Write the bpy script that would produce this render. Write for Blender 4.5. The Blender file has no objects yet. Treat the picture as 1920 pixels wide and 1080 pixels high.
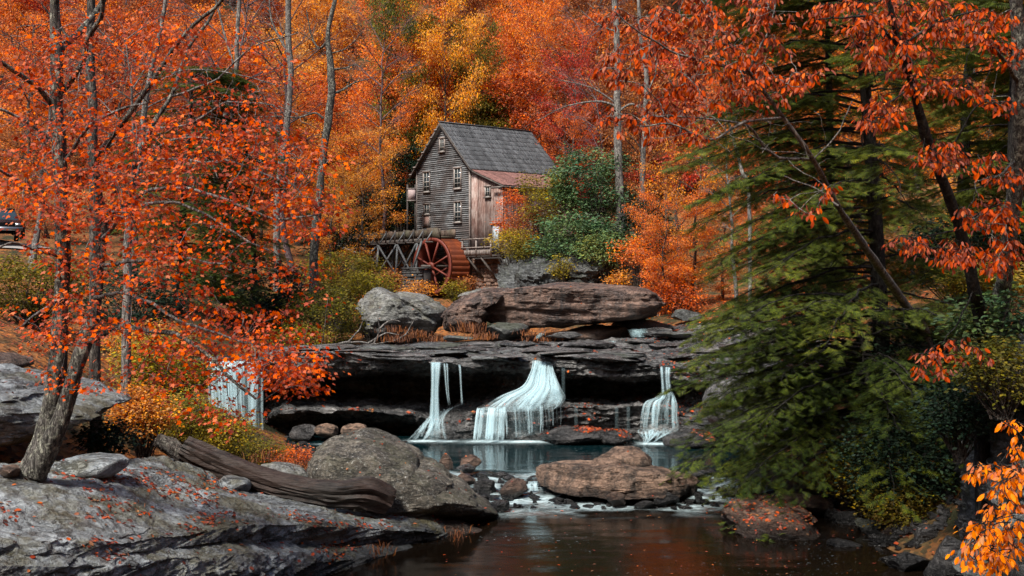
import bpy, math, random
import numpy as np
from mathutils import Vector, Matrix

# ------------------------------------------------------------------ camera, world, sun, exposure
F = 1900.0
CZ = 5.8
scene = bpy.context.scene
COL = scene.collection
cam_d = bpy.data.cameras.new("camera")
cam_d.sensor_width = 36.0
cam_d.lens = 36.0 * F / 1920.0
cam_d.clip_start = 0.1
cam_d.clip_end = 2000.0
cam = bpy.data.objects.new("camera", cam_d)
cam.location = (0, 0, CZ)
cam.rotation_euler = (math.radians(90), 0, 0)
COL.objects.link(cam)
scene.camera = cam

SUN_EL, SUN_AZ = math.radians(52), math.radians(215)     # azimuth clockwise from +Y
world = bpy.data.worlds.new("World")
scene.world = world
world.use_nodes = True
wn = world.node_tree
wn.nodes.clear()
sky = wn.nodes.new("ShaderNodeTexSky")
sky.sky_type = 'NISHITA'
sky.sun_disc = False
sky.sun_elevation = SUN_EL
sky.sun_rotation = SUN_AZ
sky.air_density = 1.0
sky.dust_density = 3.0
sky.ozone_density = 1.5
bgn = wn.nodes.new("ShaderNodeBackground")
bgn.inputs['Strength'].default_value = 0.085
wout = wn.nodes.new("ShaderNodeOutputWorld")
wn.links.new(sky.outputs[0], bgn.inputs[0])
wn.links.new(bgn.outputs[0], wout.inputs[0])

sl = bpy.data.lights.new("sun", 'SUN')
sl.energy = 3.6
sl.angle = math.radians(11)
sl.color = (1.0, 0.95, 0.87)
sun = bpy.data.objects.new("sun", sl)
dirv = Vector((math.sin(SUN_AZ) * math.cos(SUN_EL), math.cos(SUN_AZ) * math.cos(SUN_EL), math.sin(SUN_EL)))
sun.rotation_euler = dirv.to_track_quat('Z', 'Y').to_euler()
sun.location = (0, 0, 60)
COL.objects.link(sun)

scene.view_settings.view_transform = 'Standard'
scene.view_settings.look = 'None'
scene.view_settings.gamma = 1.0
scene.view_settings.exposure = 1.0
scene.view_settings.use_curve_mapping = False
scene.render.engine = 'CYCLES'
cy = scene.cycles
cy.max_bounces = 6
cy.diffuse_bounces = 3
cy.glossy_bounces = 3
cy.transmission_bounces = 4
cy.transparent_max_bounces = 40
cy.use_denoising = True
cy.caustics_reflective = False
cy.caustics_refractive = False
scene.render.film_transparent = False

rng = np.random.default_rng(7)

# ------------------------------------------------------------------ helpers
def P(px, py, d):
    """world point of a photo pixel at distance d"""
    return np.array([(px - 960.0) * d / F, d, CZ - (py - 540.0) * d / F])

def PA(pts):
    return np.array([P(*p) for p in pts])

ORG = {}
def org(o):
    while o is not None:
        if o.name in ORG:
            return ORG[o.name]
        o = o.parent
    return np.zeros(3)

def set_props(o, label=None, cat=None, group=None, kind=None):
    if label: o['label'] = label
    if cat: o['category'] = cat
    if group: o['group'] = group
    if kind: o['kind'] = kind
    return o

def empty(name, loc, label, cat, group=None):
    o = bpy.data.objects.new(name, None)
    o.empty_display_size = 0.3
    o.location = tuple(loc)
    COL.objects.link(o)
    ORG[o.name] = np.array(loc, dtype=float)
    return set_props(o, label, cat, group)

def np_mesh(name, V, T, mat=None, smooth=False, Q=None, uv=None):
    """V (n,3), T (m,3) triangles, Q (k,4) quads"""
    me = bpy.data.meshes.new(name)
    V = np.asarray(V, dtype=np.float32)
    T = np.zeros((0, 3), np.int32) if T is None else np.asarray(T, dtype=np.int32)
    Q = np.zeros((0, 4), np.int32) if Q is None else np.asarray(Q, dtype=np.int32)
    me.vertices.add(len(V))
    me.vertices.foreach_set('co', V.ravel())
    idx = np.concatenate([T.ravel(), Q.ravel()])
    me.loops.add(len(idx))
    me.loops.foreach_set('vertex_index', idx)
    me.polygons.add(len(T) + len(Q))
    starts = np.concatenate([np.arange(len(T)) * 3, len(T) * 3 + np.arange(len(Q)) * 4]).astype(np.int32)
    me.polygons.foreach_set('loop_start', starts)
    if smooth:
        me.polygons.foreach_set('use_smooth', np.ones(len(T) + len(Q), bool))
    if uv is not None:
        l = me.uv_layers.new(name='UVMap')
        l.data.foreach_set('uv', np.asarray(uv, np.float32)[idx].ravel())
    me.update(calc_edges=True)
    if mat is not None:
        me.materials.append(mat)
    return me

def obj(name, V, T, mat, parent=None, smooth=False, Q=None, uv=None, origin=None, kind=None):
    """verts given in world space; stored relative to the thing's origin"""
    V = np.asarray(V, float)
    if parent is not None:
        o0 = org(parent)
    else:
        o0 = np.zeros(3) if origin is None else np.array(origin, float)
    me = np_mesh(name, V - o0, T, mat, smooth, Q, uv)
    o = bpy.data.objects.new(name, me)
    COL.objects.link(o)
    if parent is not None:
        o.parent = parent
    else:
        o.location = tuple(o0)
        ORG[o.name] = o0
    if kind: o['kind'] = kind
    return o

# ---- noise
def _hash(ix, iy, iz, seed):
    h = (ix.astype(np.int64) * 374761393 + iy.astype(np.int64) * 668265263 + iz.astype(np.int64) * 1274126177 + seed * 974634777) & 0xffffffff
    h = ((h ^ (h >> 13)) * 1274126177) & 0xffffffff
    h = ((h ^ (h >> 16)) * 2246822519) & 0xffffffff
    return ((h ^ (h >> 15)) & 0xffffff) / float(0xffffff)

def vnoise(p, seed=0):
    p = np.asarray(p, float)
    i = np.floor(p)
    f = p - i
    f = f * f * (3 - 2 * f)
    i = i.astype(np.int64)
    r = 0
    for dx in (0, 1):
        wx = f[:, 0] if dx else 1 - f[:, 0]
        for dy in (0, 1):
            wy = f[:, 1] if dy else 1 - f[:, 1]
            for dz in (0, 1):
                wz = f[:, 2] if dz else 1 - f[:, 2]
                r = r + wx * wy * wz * _hash(i[:, 0] + dx, i[:, 1] + dy, i[:, 2] + dz, seed)
    return r * 2 - 1

def fbm(p, seed=0, octv=4, gain=0.5, lac=2.03):
    p = np.asarray(p, float)
    a, s, r = 1.0, 1.0, 0
    for k in range(octv):
        r = r + a * vnoise(p * s + 17.3 * k, seed + k)
        a *= gain
        s *= lac
    return r

def vnormals(V, T):
    n = np.cross(V[T[:, 1]] - V[T[:, 0]], V[T[:, 2]] - V[T[:, 0]])
    N = np.zeros_like(V)
    for k in range(3):
        np.add.at(N, T[:, k], n)
    return N / (np.linalg.norm(N, axis=1, keepdims=True) + 1e-9)

# ---- grids
def grid_faces(nu, nv):
    a = np.arange(nu - 1)[:, None] * nv + np.arange(nv - 1)[None, :]
    a = a.ravel()
    return np.stack([a, a + nv, a + nv + 1, a + 1], 1)

def resample(pts, n, smooth=True):
    """polyline (k,...) -> n points, Catmull-Rom"""
    pts = np.asarray(pts, float)
    k = len(pts)
    t = np.linspace(0, k - 1, n)
    i = np.clip(np.floor(t).astype(int), 0, k - 2)
    f = (t - i).reshape((-1,) + (1,) * (pts.ndim - 1))
    if not smooth:
        return pts[i] * (1 - f) + pts[i + 1] * f
    p0 = pts[np.clip(i - 1, 0, k - 1)]; p1 = pts[i]; p2 = pts[i + 1]; p3 = pts[np.clip(i + 2, 0, k - 1)]
    return 0.5 * ((2 * p1) + (-p0 + p2) * f + (2 * p0 - 5 * p1 + 4 * p2 - p3) * f ** 2 + (-p0 + 3 * p1 - 3 * p2 + p3) * f ** 3)

def loft(ctrl, nu, nv, su=True, sv=False):
    c = np.asarray(ctrl, float)                 # (cols, rows, 3)
    c = resample(c, nu, su)
    c = resample(np.swapaxes(c, 0, 1), nv, sv)
    c = np.swapaxes(c, 0, 1)
    V = c.reshape(-1, 3)
    Q = grid_faces(nu, nv)
    return V, Q

def q2t(Q):
    return np.concatenate([Q[:, [0, 1, 2]], Q[:, [0, 2, 3]]])

# ---- tubes
def tube(path, rad, n=6, cap=False):
    path = np.asarray(path, float)
    rad = np.asarray(rad, float)
    k = len(path)
    tan = np.gradient(path, axis=0)
    tan /= (np.linalg.norm(tan, axis=1, keepdims=True) + 1e-9)
    ref = np.array([0.31, 0.2, 0.93]) if abs(tan[0, 2]) < 0.8 else np.array([1.0, 0.1, 0.0])
    a = np.cross(tan, ref); a /= (np.linalg.norm(a, axis=1, keepdims=True) + 1e-9)
    b = np.cross(tan, a)
    th = np.arange(n) * 2 * math.pi / n
    V = path[:, None, :] + rad[:, None, None] * (np.cos(th)[None, :, None] * a[:, None, :] + np.sin(th)[None, :, None] * b[:, None, :])
    V = V.reshape(-1, 3)
    i = np.arange(k - 1)[:, None] * n
    j = np.arange(n)[None, :]
    j2 = (j + 1) % n
    Q = np.stack([(i + j).ravel(), (i + j2).ravel(), (i + n + j2).ravel(), (i + n + j).ravel()], 1)
    T = np.zeros((0, 3), int)
    if cap:
        m = len(V)
        V = np.vstack([V, path[0], path[-1]])
        jj = np.arange(n)
        T = np.concatenate([np.stack([np.full(n, m), (jj + 1) % n, jj], 1),
                            np.stack([np.full(n, m + 1), (k - 1) * n + jj, (k - 1) * n + (jj + 1) % n], 1)])
    return V, Q, T

class Acc:
    """accumulates geometry of one mesh"""
    def __init__(self):
        self.V = []; self.Q = []; self.T = []; self.n = 0
    def add(self, V, Q=None, T=None):
        V = np.asarray(V, float)
        if Q is not None and len(Q): self.Q.append(np.asarray(Q) + self.n)
        if T is not None and len(T): self.T.append(np.asarray(T) + self.n)
        self.V.append(V); self.n += len(V)
        return self
    def tube(self, path, rad, n=6, cap=False):
        V, Q, T = tube(path, rad, n, cap)
        return self.add(V, Q, T)
    def arrays(self):
        V = np.concatenate(self.V)
        Q = np.concatenate(self.Q) if self.Q else None
        T = np.concatenate(self.T) if self.T else None
        return V, T, Q
    def obj(self, name, mat, parent=None, smooth=False, origin=None, kind=None):
        V, T, Q = self.arrays()
        return obj(name, V, T, mat, parent, smooth, Q, None, origin, kind)

BOXQ = np.array([[0, 3, 2, 1], [4, 5, 6, 7], [0, 1, 5, 4], [1, 2, 6, 5], [2, 3, 7, 6], [3, 0, 4, 7]])
def box8(x0, x1, y0, y1, z0, z1):
    return np.array([[x0, y0, z0], [x1, y0, z0], [x1, y1, z0], [x0, y1, z0], [x0, y0, z1], [x1, y0, z1], [x1, y1, z1], [x0, y1, z1]], float)

def beam(p0, p1, w, h, up=(0, 0, 1)):
    p0 = np.asarray(p0, float); p1 = np.asarray(p1, float)
    t = p1 - p0; t /= np.linalg.norm(t)
    s = np.cross(t, up)
    if np.linalg.norm(s) < 1e-3: s = np.cross(t, (1, 0, 0))
    s /= np.linalg.norm(s)
    u = np.cross(s, t)
    V = []
    for p in (p0, p1):
        for a, b in ((-1, -1), (1, -1), (1, 1), (-1, 1)):
            V.append(p + s * a * w / 2 + u * b * h / 2)
    return np.array(V)

# ---- leaves
LEAF = {
 'quad': (np.array([[0, 0, 0], [.45, .3, .07], [1, 0, -.03], [.5, -.3, .07]]), np.array([[0, 2, 1], [0, 3, 2]])),
 'oval': (np.array([[0, 0, 0], [.3, .2, .06], [.68, .2, .05], [1, 0, -.08], [.68, -.2, .05], [.3, -.2, .06]]),
          np.array([[0, 2, 1], [0, 3, 2], [0, 4, 3], [0, 5, 4]])),
 'maple': (np.array([[0, 0, 0], [.1, .28, .05], [.3, .22, .0], [.42, .5, -.04], [.6, .2, .03], [1, 0, -.08], [.6, -.2, .03], [.42, -.5, -.04], [.3, -.22, 0], [.1, -.28, .05]]),
           np.array([[0, 2, 1], [0, 4, 2], [2, 4, 3], [0, 5, 4], [0, 6, 5], [0, 8, 6], [8, 7, 6], [0, 9, 8]])),
}
def _frond():
    V = []; T = []
    n = 8
    for i in range(n):
        x = 0.06 + 0.9 * i / n
        L = 0.34 * math.sin(math.pi * (0.12 + 0.8 * (1 - i / n)) ** 1.0) + .06
        for s in (1, -1):
            b = len(V)
            V += [[x, 0, 0], [x + 0.075, 0, 0.0], [x + 0.5 * L, s * L, -.10 * L - 0.05 * x]]
            T.append([b, b + 1, b + 2] if s < 0 else [b, b + 2, b + 1])
    b = len(V)
    V += [[0, 0.008, 0], [0, -0.008, 0], [1.05, 0, -.06]]
    T.append([b, b + 1, b + 2])
    return np.array(V, float), np.array(T)
LEAF['frond'] = _frond()

def frames(n, r, tilt=0.6, droop=0.0, dirs=None):
    """random frames (t,b,nrm); tilt = spread of the normal from up"""
    nr = np.zeros((n, 3)); nr[:, 2] = 1
    nr += r.normal(0, tilt, (n, 3))
    nr /= np.linalg.norm(nr, axis=1, keepdims=True)
    if dirs is None:
        a = r.uniform(0, 2 * math.pi, n)
        t = np.stack([np.cos(a), np.sin(a), np.zeros(n)], 1)
    else:
        t = dirs.copy()
    t[:, 2] -= droop
    t /= np.linalg.norm(t, axis=1, keepdims=True)
    b = np.cross(nr, t); b /= (np.linalg.norm(b, axis=1, keepdims=True) + 1e-9)
    nr = np.cross(t, b)
    return t, b, nr

def leaves(C, size, r, kind='quad', tilt=0.6, droop=0.0, dirs=None):
    C = np.asarray(C, float)
    n = len(C)
    LV, LT = LEAF[kind]
    t, b, nr = frames(n, r, tilt, droop, dirs)
    s = (np.asarray(size) * np.ones(n))[:, None, None]
    V = C[:, None, :] + s * (LV[None, :, 0, None] * t[:, None, :] + LV[None, :, 1, None] * b[:, None, :] + LV[None, :, 2, None] * nr[:, None, :])
    T = LT[None] + (np.arange(n) * len(LV))[:, None, None]
    return V.reshape(-1, 3), T.reshape(-1, 3)

# ------------------------------------------------------------------ materials
class NT:
    def __init__(self, name):
        self.m = bpy.data.materials.new(name)
        self.m.use_nodes = True
        self.t = self.m.node_tree
        self.t.nodes.clear()
        self.out = self.n('ShaderNodeOutputMaterial')
    def n(self, typ, **kw):
        x = self.t.nodes.new(typ)
        for k, v in kw.items():
            setattr(x, k, v)
        return x
    def l(self, a, b):
        self.t.links.new(a, b)
    def setin(self, node, name, v):
        if hasattr(v, 'is_linked') or isinstance(v, bpy.types.NodeSocket):
            self.l(v, node.inputs[name])
        else:
            if isinstance(v, (tuple, list)) and len(v) == 3 and node.inputs[name].type == 'RGBA':
                v = (*v, 1)
            node.inputs[name].default_value = v
    def pos(self):
        if not hasattr(self, '_pos'):
            self._pos = self.n('ShaderNodeNewGeometry')
        return self._pos.outputs['Position']
    def mapping(self, vec, scale=(1, 1, 1), rot=(0, 0, 0), loc=(0, 0, 0)):
        m = self.n('ShaderNodeMapping')
        self.l(vec, m.inputs['Vector'])
        m.inputs['Scale'].default_value = scale
        m.inputs['Rotation'].default_value = rot
        m.inputs['Location'].default_value = loc
        return m.outputs[0]
    def noise(self, vec, scale, detail=6, rough=.6, dist=0.0):
        x = self.n('ShaderNodeTexNoise')
        self.l(vec, x.inputs['Vector'])
        x.inputs['Scale'].default_value = scale
        x.inputs['Detail'].default_value = detail
        x.inputs['Roughness'].default_value = rough
        x.inputs['Distortion'].default_value = dist
        return x.outputs['Fac']
    def vor(self, vec, scale, feature='DISTANCE_TO_EDGE', out='Distance'):
        x = self.n('ShaderNodeTexVoronoi', feature=feature)
        self.l(vec, x.inputs['Vector'])
        x.inputs['Scale'].default_value = scale
        return x.outputs[out]
    def ramp(self, fac, stops, interp='LINEAR'):
        x = self.n('ShaderNodeValToRGB')
        self.l(fac, x.inputs[0])
        e = x.color_ramp.elements
        x.color_ramp.interpolation = interp
        while len(e) < len(stops): e.new(0.5)
        for k, (p, c) in enumerate(stops):
            e[k].position = p
            if not isinstance(c, (tuple, list)): c = (c, c, c)
            e[k].color = (*c[:3], 1)
        return x.outputs[0]
    def mix(self, fac, a, b, blend='MIX'):
        x = self.n('ShaderNodeMix', data_type='RGBA', blend_type=blend)
        if isinstance(fac, (int, float)): x.inputs[0].default_value = fac
        else: self.l(fac, x.inputs[0])
        for k, v in ((6, a), (7, b)):
            if isinstance(v, (tuple, list)): x.inputs[k].default_value = (*v[:3], 1)
            else: self.l(v, x.inputs[k])
        return x.outputs[2]
    def math(self, op, a, b=0.0, clamp=False):
        x = self.n('ShaderNodeMath', operation=op, use_clamp=clamp)
        for k, v in ((0, a), (1, b)):
            if isinstance(v, (int, float)): x.inputs[k].default_value = v
            else: self.l(v, x.inputs[k])
        return x.outputs[0]
    def bump(self, h, strength=.5, dist=.05, normal=None):
        x = self.n('ShaderNodeBump')
        x.inputs['Strength'].default_value = strength
        x.inputs['Distance'].default_value = dist
        self.l(h, x.inputs['Height'])
        if normal is not None: self.l(normal, x.inputs['Normal'])
        return x.outputs[0]
    def principled(self, col, rough=.7, normal=None, spec=.5, metallic=0.0):
        x = self.n('ShaderNodeBsdfPrincipled')
        self.setin(x, 'Base Color', col)
        self.setin(x, 'Roughness', rough)
        self.setin(x, 'Specular IOR Level', spec)
        self.setin(x, 'Metallic', metallic)
        if normal is not None: self.l(normal, x.inputs['Normal'])
        return x
    def finish(self, sh):
        self.l(sh, self.out.inputs[0])
        return self.m

def leaf_mat(name, stops, transl=.35, patch=.25, gloss=.25, dark=(.5, .45)):
    """stops: list of colours, picked per leaf and drifting in patches through the crown"""
    k = NT(name)
    g = k.n('ShaderNodeNewGeometry')
    oi = k.n('ShaderNodeObjectInfo')
    n1 = k.noise(g.outputs['Position'], 0.45, 2, .5)
    f = k.math('MULTIPLY', g.outputs['Random Per Island'], 1 - patch * 2)
    f = k.math('ADD', f, k.math('MULTIPLY', n1, patch * 2))
    f = k.math('ADD', f, k.math('MULTIPLY', k.math('SUBTRACT', oi.outputs['Random'], .5), .22), clamp=True)
    m = len(stops)
    c = k.ramp(f, [((i + .5) / m * .9 + .05, s) for i, s in enumerate(stops)])
    # a fifth of the leaves are drier and duller
    v = k.n('ShaderNodeHueSaturation')
    rr = k.math('FRACT', k.math('MULTIPLY', g.outputs['Random Per Island'], 37.7))
    k.l(k.math('ADD', k.math('MULTIPLY', rr, .75), .6), v.inputs['Value'])
    k.l(k.math('ADD', k.math('MULTIPLY', rr, .25), .82), v.inputs['Saturation'])
    k.l(c, v.inputs['Color'])
    c = v.outputs[0]
    p = k.principled(c, .6, None, gloss * .5)
    tr = k.n('ShaderNodeBsdfTranslucent')
    k.l(c, tr.inputs[0])
    mx = k.n('ShaderNodeMixShader')
    mx.inputs[0].default_value = transl
    k.l(p.outputs[0], mx.inputs[1]); k.l(tr.outputs[0], mx.inputs[2])
    return k.finish(mx.outputs[0])

def rock_mat(name, c1, c2, spot=(.5, .5, .46), spot_amt=.3, moss=None, moss_amt=0.0, rough=.62, strata=.3, bump=.8, scale=1.0, stain=(.02, .018, .016), stain_amt=.5, litter=0.0):
    k = NT(name)
    c1 = tuple(.68 * q for q in c1); c2 = tuple(.84 * q for q in c2); spot = tuple(.85 * q for q in spot)
    p = k.pos()
    big = k.noise(p, .55 * scale, 6, .62, .4)
    mid = k.noise(p, 3.1 * scale, 8, .68, .3)
    fine = k.noise(p, 17 * scale, 6, .7)
    col = k.mix(k.ramp(big, [(.36, 0), (.62, 1)]), c1, c2)
    col = k.mix(.75, col, k.ramp(mid, [(.28, .35), (.5, .9), (.7, 1.35)]), 'MULTIPLY')
    col = k.mix(.6, col, k.ramp(fine, [(.3, .5), (.55, 1.0), (.75, 1.45)]), 'MULTIPLY')
    # hairline cracks and bedding lines
    wr = k.noise(k.mapping(p, (.45, .9, 2.6), (.08, .1, 0)), 1.5 * scale, 7, .62, .8)
    ln = k.math('ABSOLUTE', k.math('SUBTRACT', wr, .5))
    lines = k.ramp(ln, [(0, 0), (.006, .25), (.022, 1)])
    wr2 = k.noise(p, 2.2 * scale, 6, .6, 1.2)
    lines2 = k.ramp(k.math('ABSOLUTE', k.math('SUBTRACT', wr2, .52)), [(0, 0), (.012, 1)])
    lmask = k.math('MULTIPLY', lines, k.math('ADD', k.math('MULTIPLY', lines2, .6), .4))
    col = k.mix(k.math('MULTIPLY', k.math('SUBTRACT', 1.0, lmask), .8), col, tuple(.25 * q for q in c1))
    # weathered pale skin in patches
    pk = k.noise(k.mapping(p, (.8, .8, 1.6)), 1.1 * scale, 9, .72, .5)
    col = k.mix(k.math('MULTIPLY', k.ramp(pk, [(.50, 0), (.60, 1)]), .55), col, tuple(min(.75, 1.55 * q) for q in c2))
    # long stains
    st = k.noise(k.mapping(p, (1.6, 1.6, .35)), 1.3 * scale, 6, .65, .6)
    col = k.mix(k.math('MULTIPLY', k.ramp(st, [(.5, 0), (.64, 1)]), stain_amt), col, stain)
    sz = k.n('ShaderNodeSeparateXYZ'); k.l(p, sz.inputs[0])
    wet = k.ramp(k.math('ADD', sz.outputs[2], k.math('MULTIPLY', k.math('SUBTRACT', mid, .5), -.9)), [(.22, 1), (.52, 0)])
    col = k.mix(k.math('MULTIPLY', wet, .82), col, tuple(.12 * q for q in c1))
    # lichen spots
    sp = k.noise(p, 9 * scale, 4, .75, .3)
    spm = k.math('MULTIPLY', k.ramp(sp, [(.56, 0), (.62, 1)]), k.ramp(mid, [(.4, .25), (.6, 1)]))
    col = k.mix(k.math('MULTIPLY', k.math('MULTIPLY', spm, spot_amt), k.math('SUBTRACT', 1.0, wet)), col, spot)
    lay = k.mapping(p, (.35, .35, 5.5), (0.05, .06, 0))
    layn = k.noise(lay, 1.0 * scale, 5, .6, .2)
    if strata > 0:
        col = k.mix(strata, col, k.ramp(layn, [(.35, .45), (.5, 1.0), (.62, 1.25)]), 'MULTIPLY')
    if moss is not None:
        geo = k.n('ShaderNodeNewGeometry')
        sx = k.n('ShaderNodeSeparateXYZ')
        k.l(geo.outputs['Normal'], sx.inputs[0])
        mm = k.math('MULTIPLY', k.ramp(k.noise(p, .9 * scale, 7, .7), [(.48, 0), (.58, 1)]), k.ramp(sx.outputs[2], [(.2, .15), (.8, 1)]))
        mc = k.mix(fine, tuple(.5 * a for a in moss), tuple(1.6 * a for a in moss))
        col = k.mix(k.math('MULTIPLY', mm, moss_amt), col, mc)
    crack = k.ramp(k.vor(k.mapping(p, (1, 1, 1.9)), .8 * scale), [(0, 0), (.035, 1)])
    h = k.math('ADD', k.math('MULTIPLY', mid, 1.0), k.math('MULTIPLY', fine, .35))
    h = k.math('ADD', h, k.math('MULTIPLY', layn, 1.2 * strata))
    h = k.math('ADD', h, k.math('MULTIPLY', crack, .10))
    h = k.math('ADD', h, k.math('MULTIPLY', lmask, .30))
    h = k.math('ADD', h, k.math('MULTIPLY', pk, .5))
    b = k.bump(h, bump, .14)
    rg = k.ramp(mid, [(.3, min(1, rough - .18)), (.7, min(1, rough + .15))])
    return k.finish(k.principled(col, rg, b, .45).outputs[0])

def wood_mat(name, c1, c2, axis_scale=(1, 1, 1), rough=.8, scale=1.0, c3=None, c3_amt=0.0, varr=.35, bump=.5, island=0.0):
    k = NT(name)
    p = k.pos()
    oi = k.n('ShaderNodeObjectInfo')
    off = k.n('ShaderNodeVectorMath', operation='SCALE')
    cx = k.n('ShaderNodeCombineXYZ')
    for q in range(3): k.l(oi.outputs['Random'], cx.inputs[q])
    k.l(cx.outputs[0], off.inputs[0]); off.inputs['Scale'].default_value = 31.0
    ad = k.n('ShaderNodeVectorMath', operation='ADD')
    k.l(k.mapping(p, axis_scale), ad.inputs[0]); k.l(off.outputs[0], ad.inputs[1])
    v = ad.outputs[0]
    gr = k.noise(v, 3.0 * scale, 8, .7, .3)
    bl = k.noise(p, .8, 5, .6)
    col = k.mix(k.ramp(gr, [(.35, 0), (.62, 1)]), c1, c2)
    if c3 is not None:
        col = k.mix(k.math('MULTIPLY', k.ramp(k.math('ADD', k.math('MULTIPLY', bl, .6), k.math('MULTIPLY', gr, .4)), [(.46, 0), (.56, 1)]), c3_amt), col, c3)
    gi = k.n('ShaderNodeNewGeometry')
    val = k.math('ADD', k.math('MULTIPLY', oi.outputs['Random'], varr * 2), 1 - varr)
    val = k.math('ADD', val, k.math('MULTIPLY', k.math('SUBTRACT', gi.outputs['Random Per Island'], .5), island))
    col = k.mix(1.0, col, k.ramp(k.math('MULTIPLY', val, .5), [(0, 0), (1, 2.0)]), 'MULTIPLY')
    b = k.bump(gr, bump, .02)
    return k.finish(k.principled(col, rough, b, .3).outputs[0])

def plain_mat(name, c, rough=.6, var=.3, scale=6.0, spec=.4, metallic=0.0, bump=.2):
    k = NT(name)
    n = k.noise(k.pos(), scale, 6, .65)
    col = k.mix(k.ramp(n, [(.3, 0), (.7, 1)]), tuple(a * (1 - var) for a in c), tuple(min(1, a * (1 + var)) for a in c))
    return k.finish(k.principled(col, rough, k.bump(n, bump, .02), spec, metallic).outputs[0])

def bark_mat(name, c1, c2, lichen=(.35, .37, .3), lichen_amt=.6, scale=1.0):
    k = NT(name)
    p = k.pos()
    v = k.mapping(p, (1, 1, .28))
    n = k.noise(v, 14 * scale, 6, .7, .6)
    n2 = k.noise(p, 5.5 * scale, 6, .7, .5)
    col = k.mix(k.ramp(n, [(.35, 0), (.62, 1)]), c1, c2)
    lm = k.ramp(n2, [(.5, 0), (.57, 1)])
    col = k.mix(k.math('MULTIPLY', lm, lichen_amt), col, k.mix(n, tuple(.55 * a for a in lichen), tuple(1.25 * a for a in lichen)))
    fis = k.ramp(k.math('ABSOLUTE', k.math('SUBTRACT', k.noise(k.mapping(p, (1, 1, .16)), 9 * scale, 4, .6, 1.0), .5)), [(0, 0), (.05, 1)])
    col = k.mix(k.math('MULTIPLY', k.math('SUBTRACT', 1.0, fis), .8), col, tuple(.3 * q for q in c1))
    hh = k.math('ADD', k.math('ADD', n, k.math('MULTIPLY', lm, .25)), k.math('MULTIPLY', fis, .6))
    return k.finish(k.principled(col, .85, k.bump(hh, 1.0, .04), .2).outputs[0])

def falls_mat(name, su=38.0, sv=1.1, lo=.42, hi=.66, amax=.95, col=(.60, .86, .92), seed=0.0, edge=.08):
    """silky long-exposure water: streaks that follow the sheet's own flow direction"""
    k = NT(name)
    uv = k.n('ShaderNodeUVMap')
    m = k.mapping(uv.outputs[0], (su, sv, 1), (0, 0, 0), (seed, seed * .37, 0))
    n = k.noise(m, 1.0, 5, .62, .25)
    m2 = k.mapping(uv.outputs[0], (su * .22, sv * .8, 1), (0, 0, 0), (seed + 5, 0, 0))
    n2 = k.noise(m2, 1.0, 3, .5, .2)
    s = k.n('ShaderNodeSeparateXYZ')
    k.l(uv.outputs[0], s.inputs[0])
    # ragged soft side edges
    wob = k.math('MULTIPLY', k.math('SUBTRACT', k.noise(k.mapping(uv.outputs[0], (9, 2.2, 1), (0, 0, 0), (seed, 2, 0)), 1.0, 4, .6), .5), .30)
    ue = k.math('ADD', s.outputs[0], wob); ue2 = k.math('ADD', k.math('SUBTRACT', 1.0, s.outputs[0]), wob)
    e = k.math('MULTIPLY', k.ramp(ue, [(0, 0), (edge + .06, 1)]), k.ramp(ue2, [(0, 0), (edge + .06, 1)]))
    n3 = k.noise(k.mapping(uv.outputs[0], (su * 3.1, sv * 1.6, 1), (0, 0, 0), (seed + 9, 0, 0)), 1.0, 3, .5, .1)
    a = k.math('ADD', k.math('ADD', k.math('MULTIPLY', n, .42), k.math('MULTIPLY', n2, .38)), k.math('MULTIPLY', n3, .2))
    a = k.ramp(a, [(lo - .06, .04), ((lo + hi) / 2, amax * .45), (hi + .10, amax)])
    a = k.math('MULTIPLY', a, e)
    tv = k.ramp(k.math('ADD', s.outputs[1], k.math('MULTIPLY', k.math('SUBTRACT', n, .5), .12)), [(0, 0), (.05, 1)])
    a = k.math('MULTIPLY', a, tv)
    d = k.n('ShaderNodeBsdfDiffuse'); d.inputs[0].default_value = (*col, 1)
    tl = k.n('ShaderNodeBsdfTranslucent'); tl.inputs[0].default_value = (*col, 1)
    gl = k.n('ShaderNodeBsdfGlossy'); gl.inputs[0].default_value = (.9, .95, 1, 1); gl.inputs[1].default_value = .35
    mx = k.n('ShaderNodeMixShader'); mx.inputs[0].default_value = .35
    k.l(d.outputs[0], mx.inputs[1]); k.l(tl.outputs[0], mx.inputs[2])
    mg = k.n('ShaderNodeMixShader'); mg.inputs[0].default_value = .12
    k.l(mx.outputs[0], mg.inputs[1]); k.l(gl.outputs[0], mg.inputs[2])
    tp = k.n('ShaderNodeBsdfTransparent')
    mm = k.n('ShaderNodeMixShader')
    k.l(a, mm.inputs[0]); k.l(tp.outputs[0], mm.inputs[1]); k.l(mg.outputs[0], mm.inputs[2])
    return k.finish(mm.outputs[0])

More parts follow.
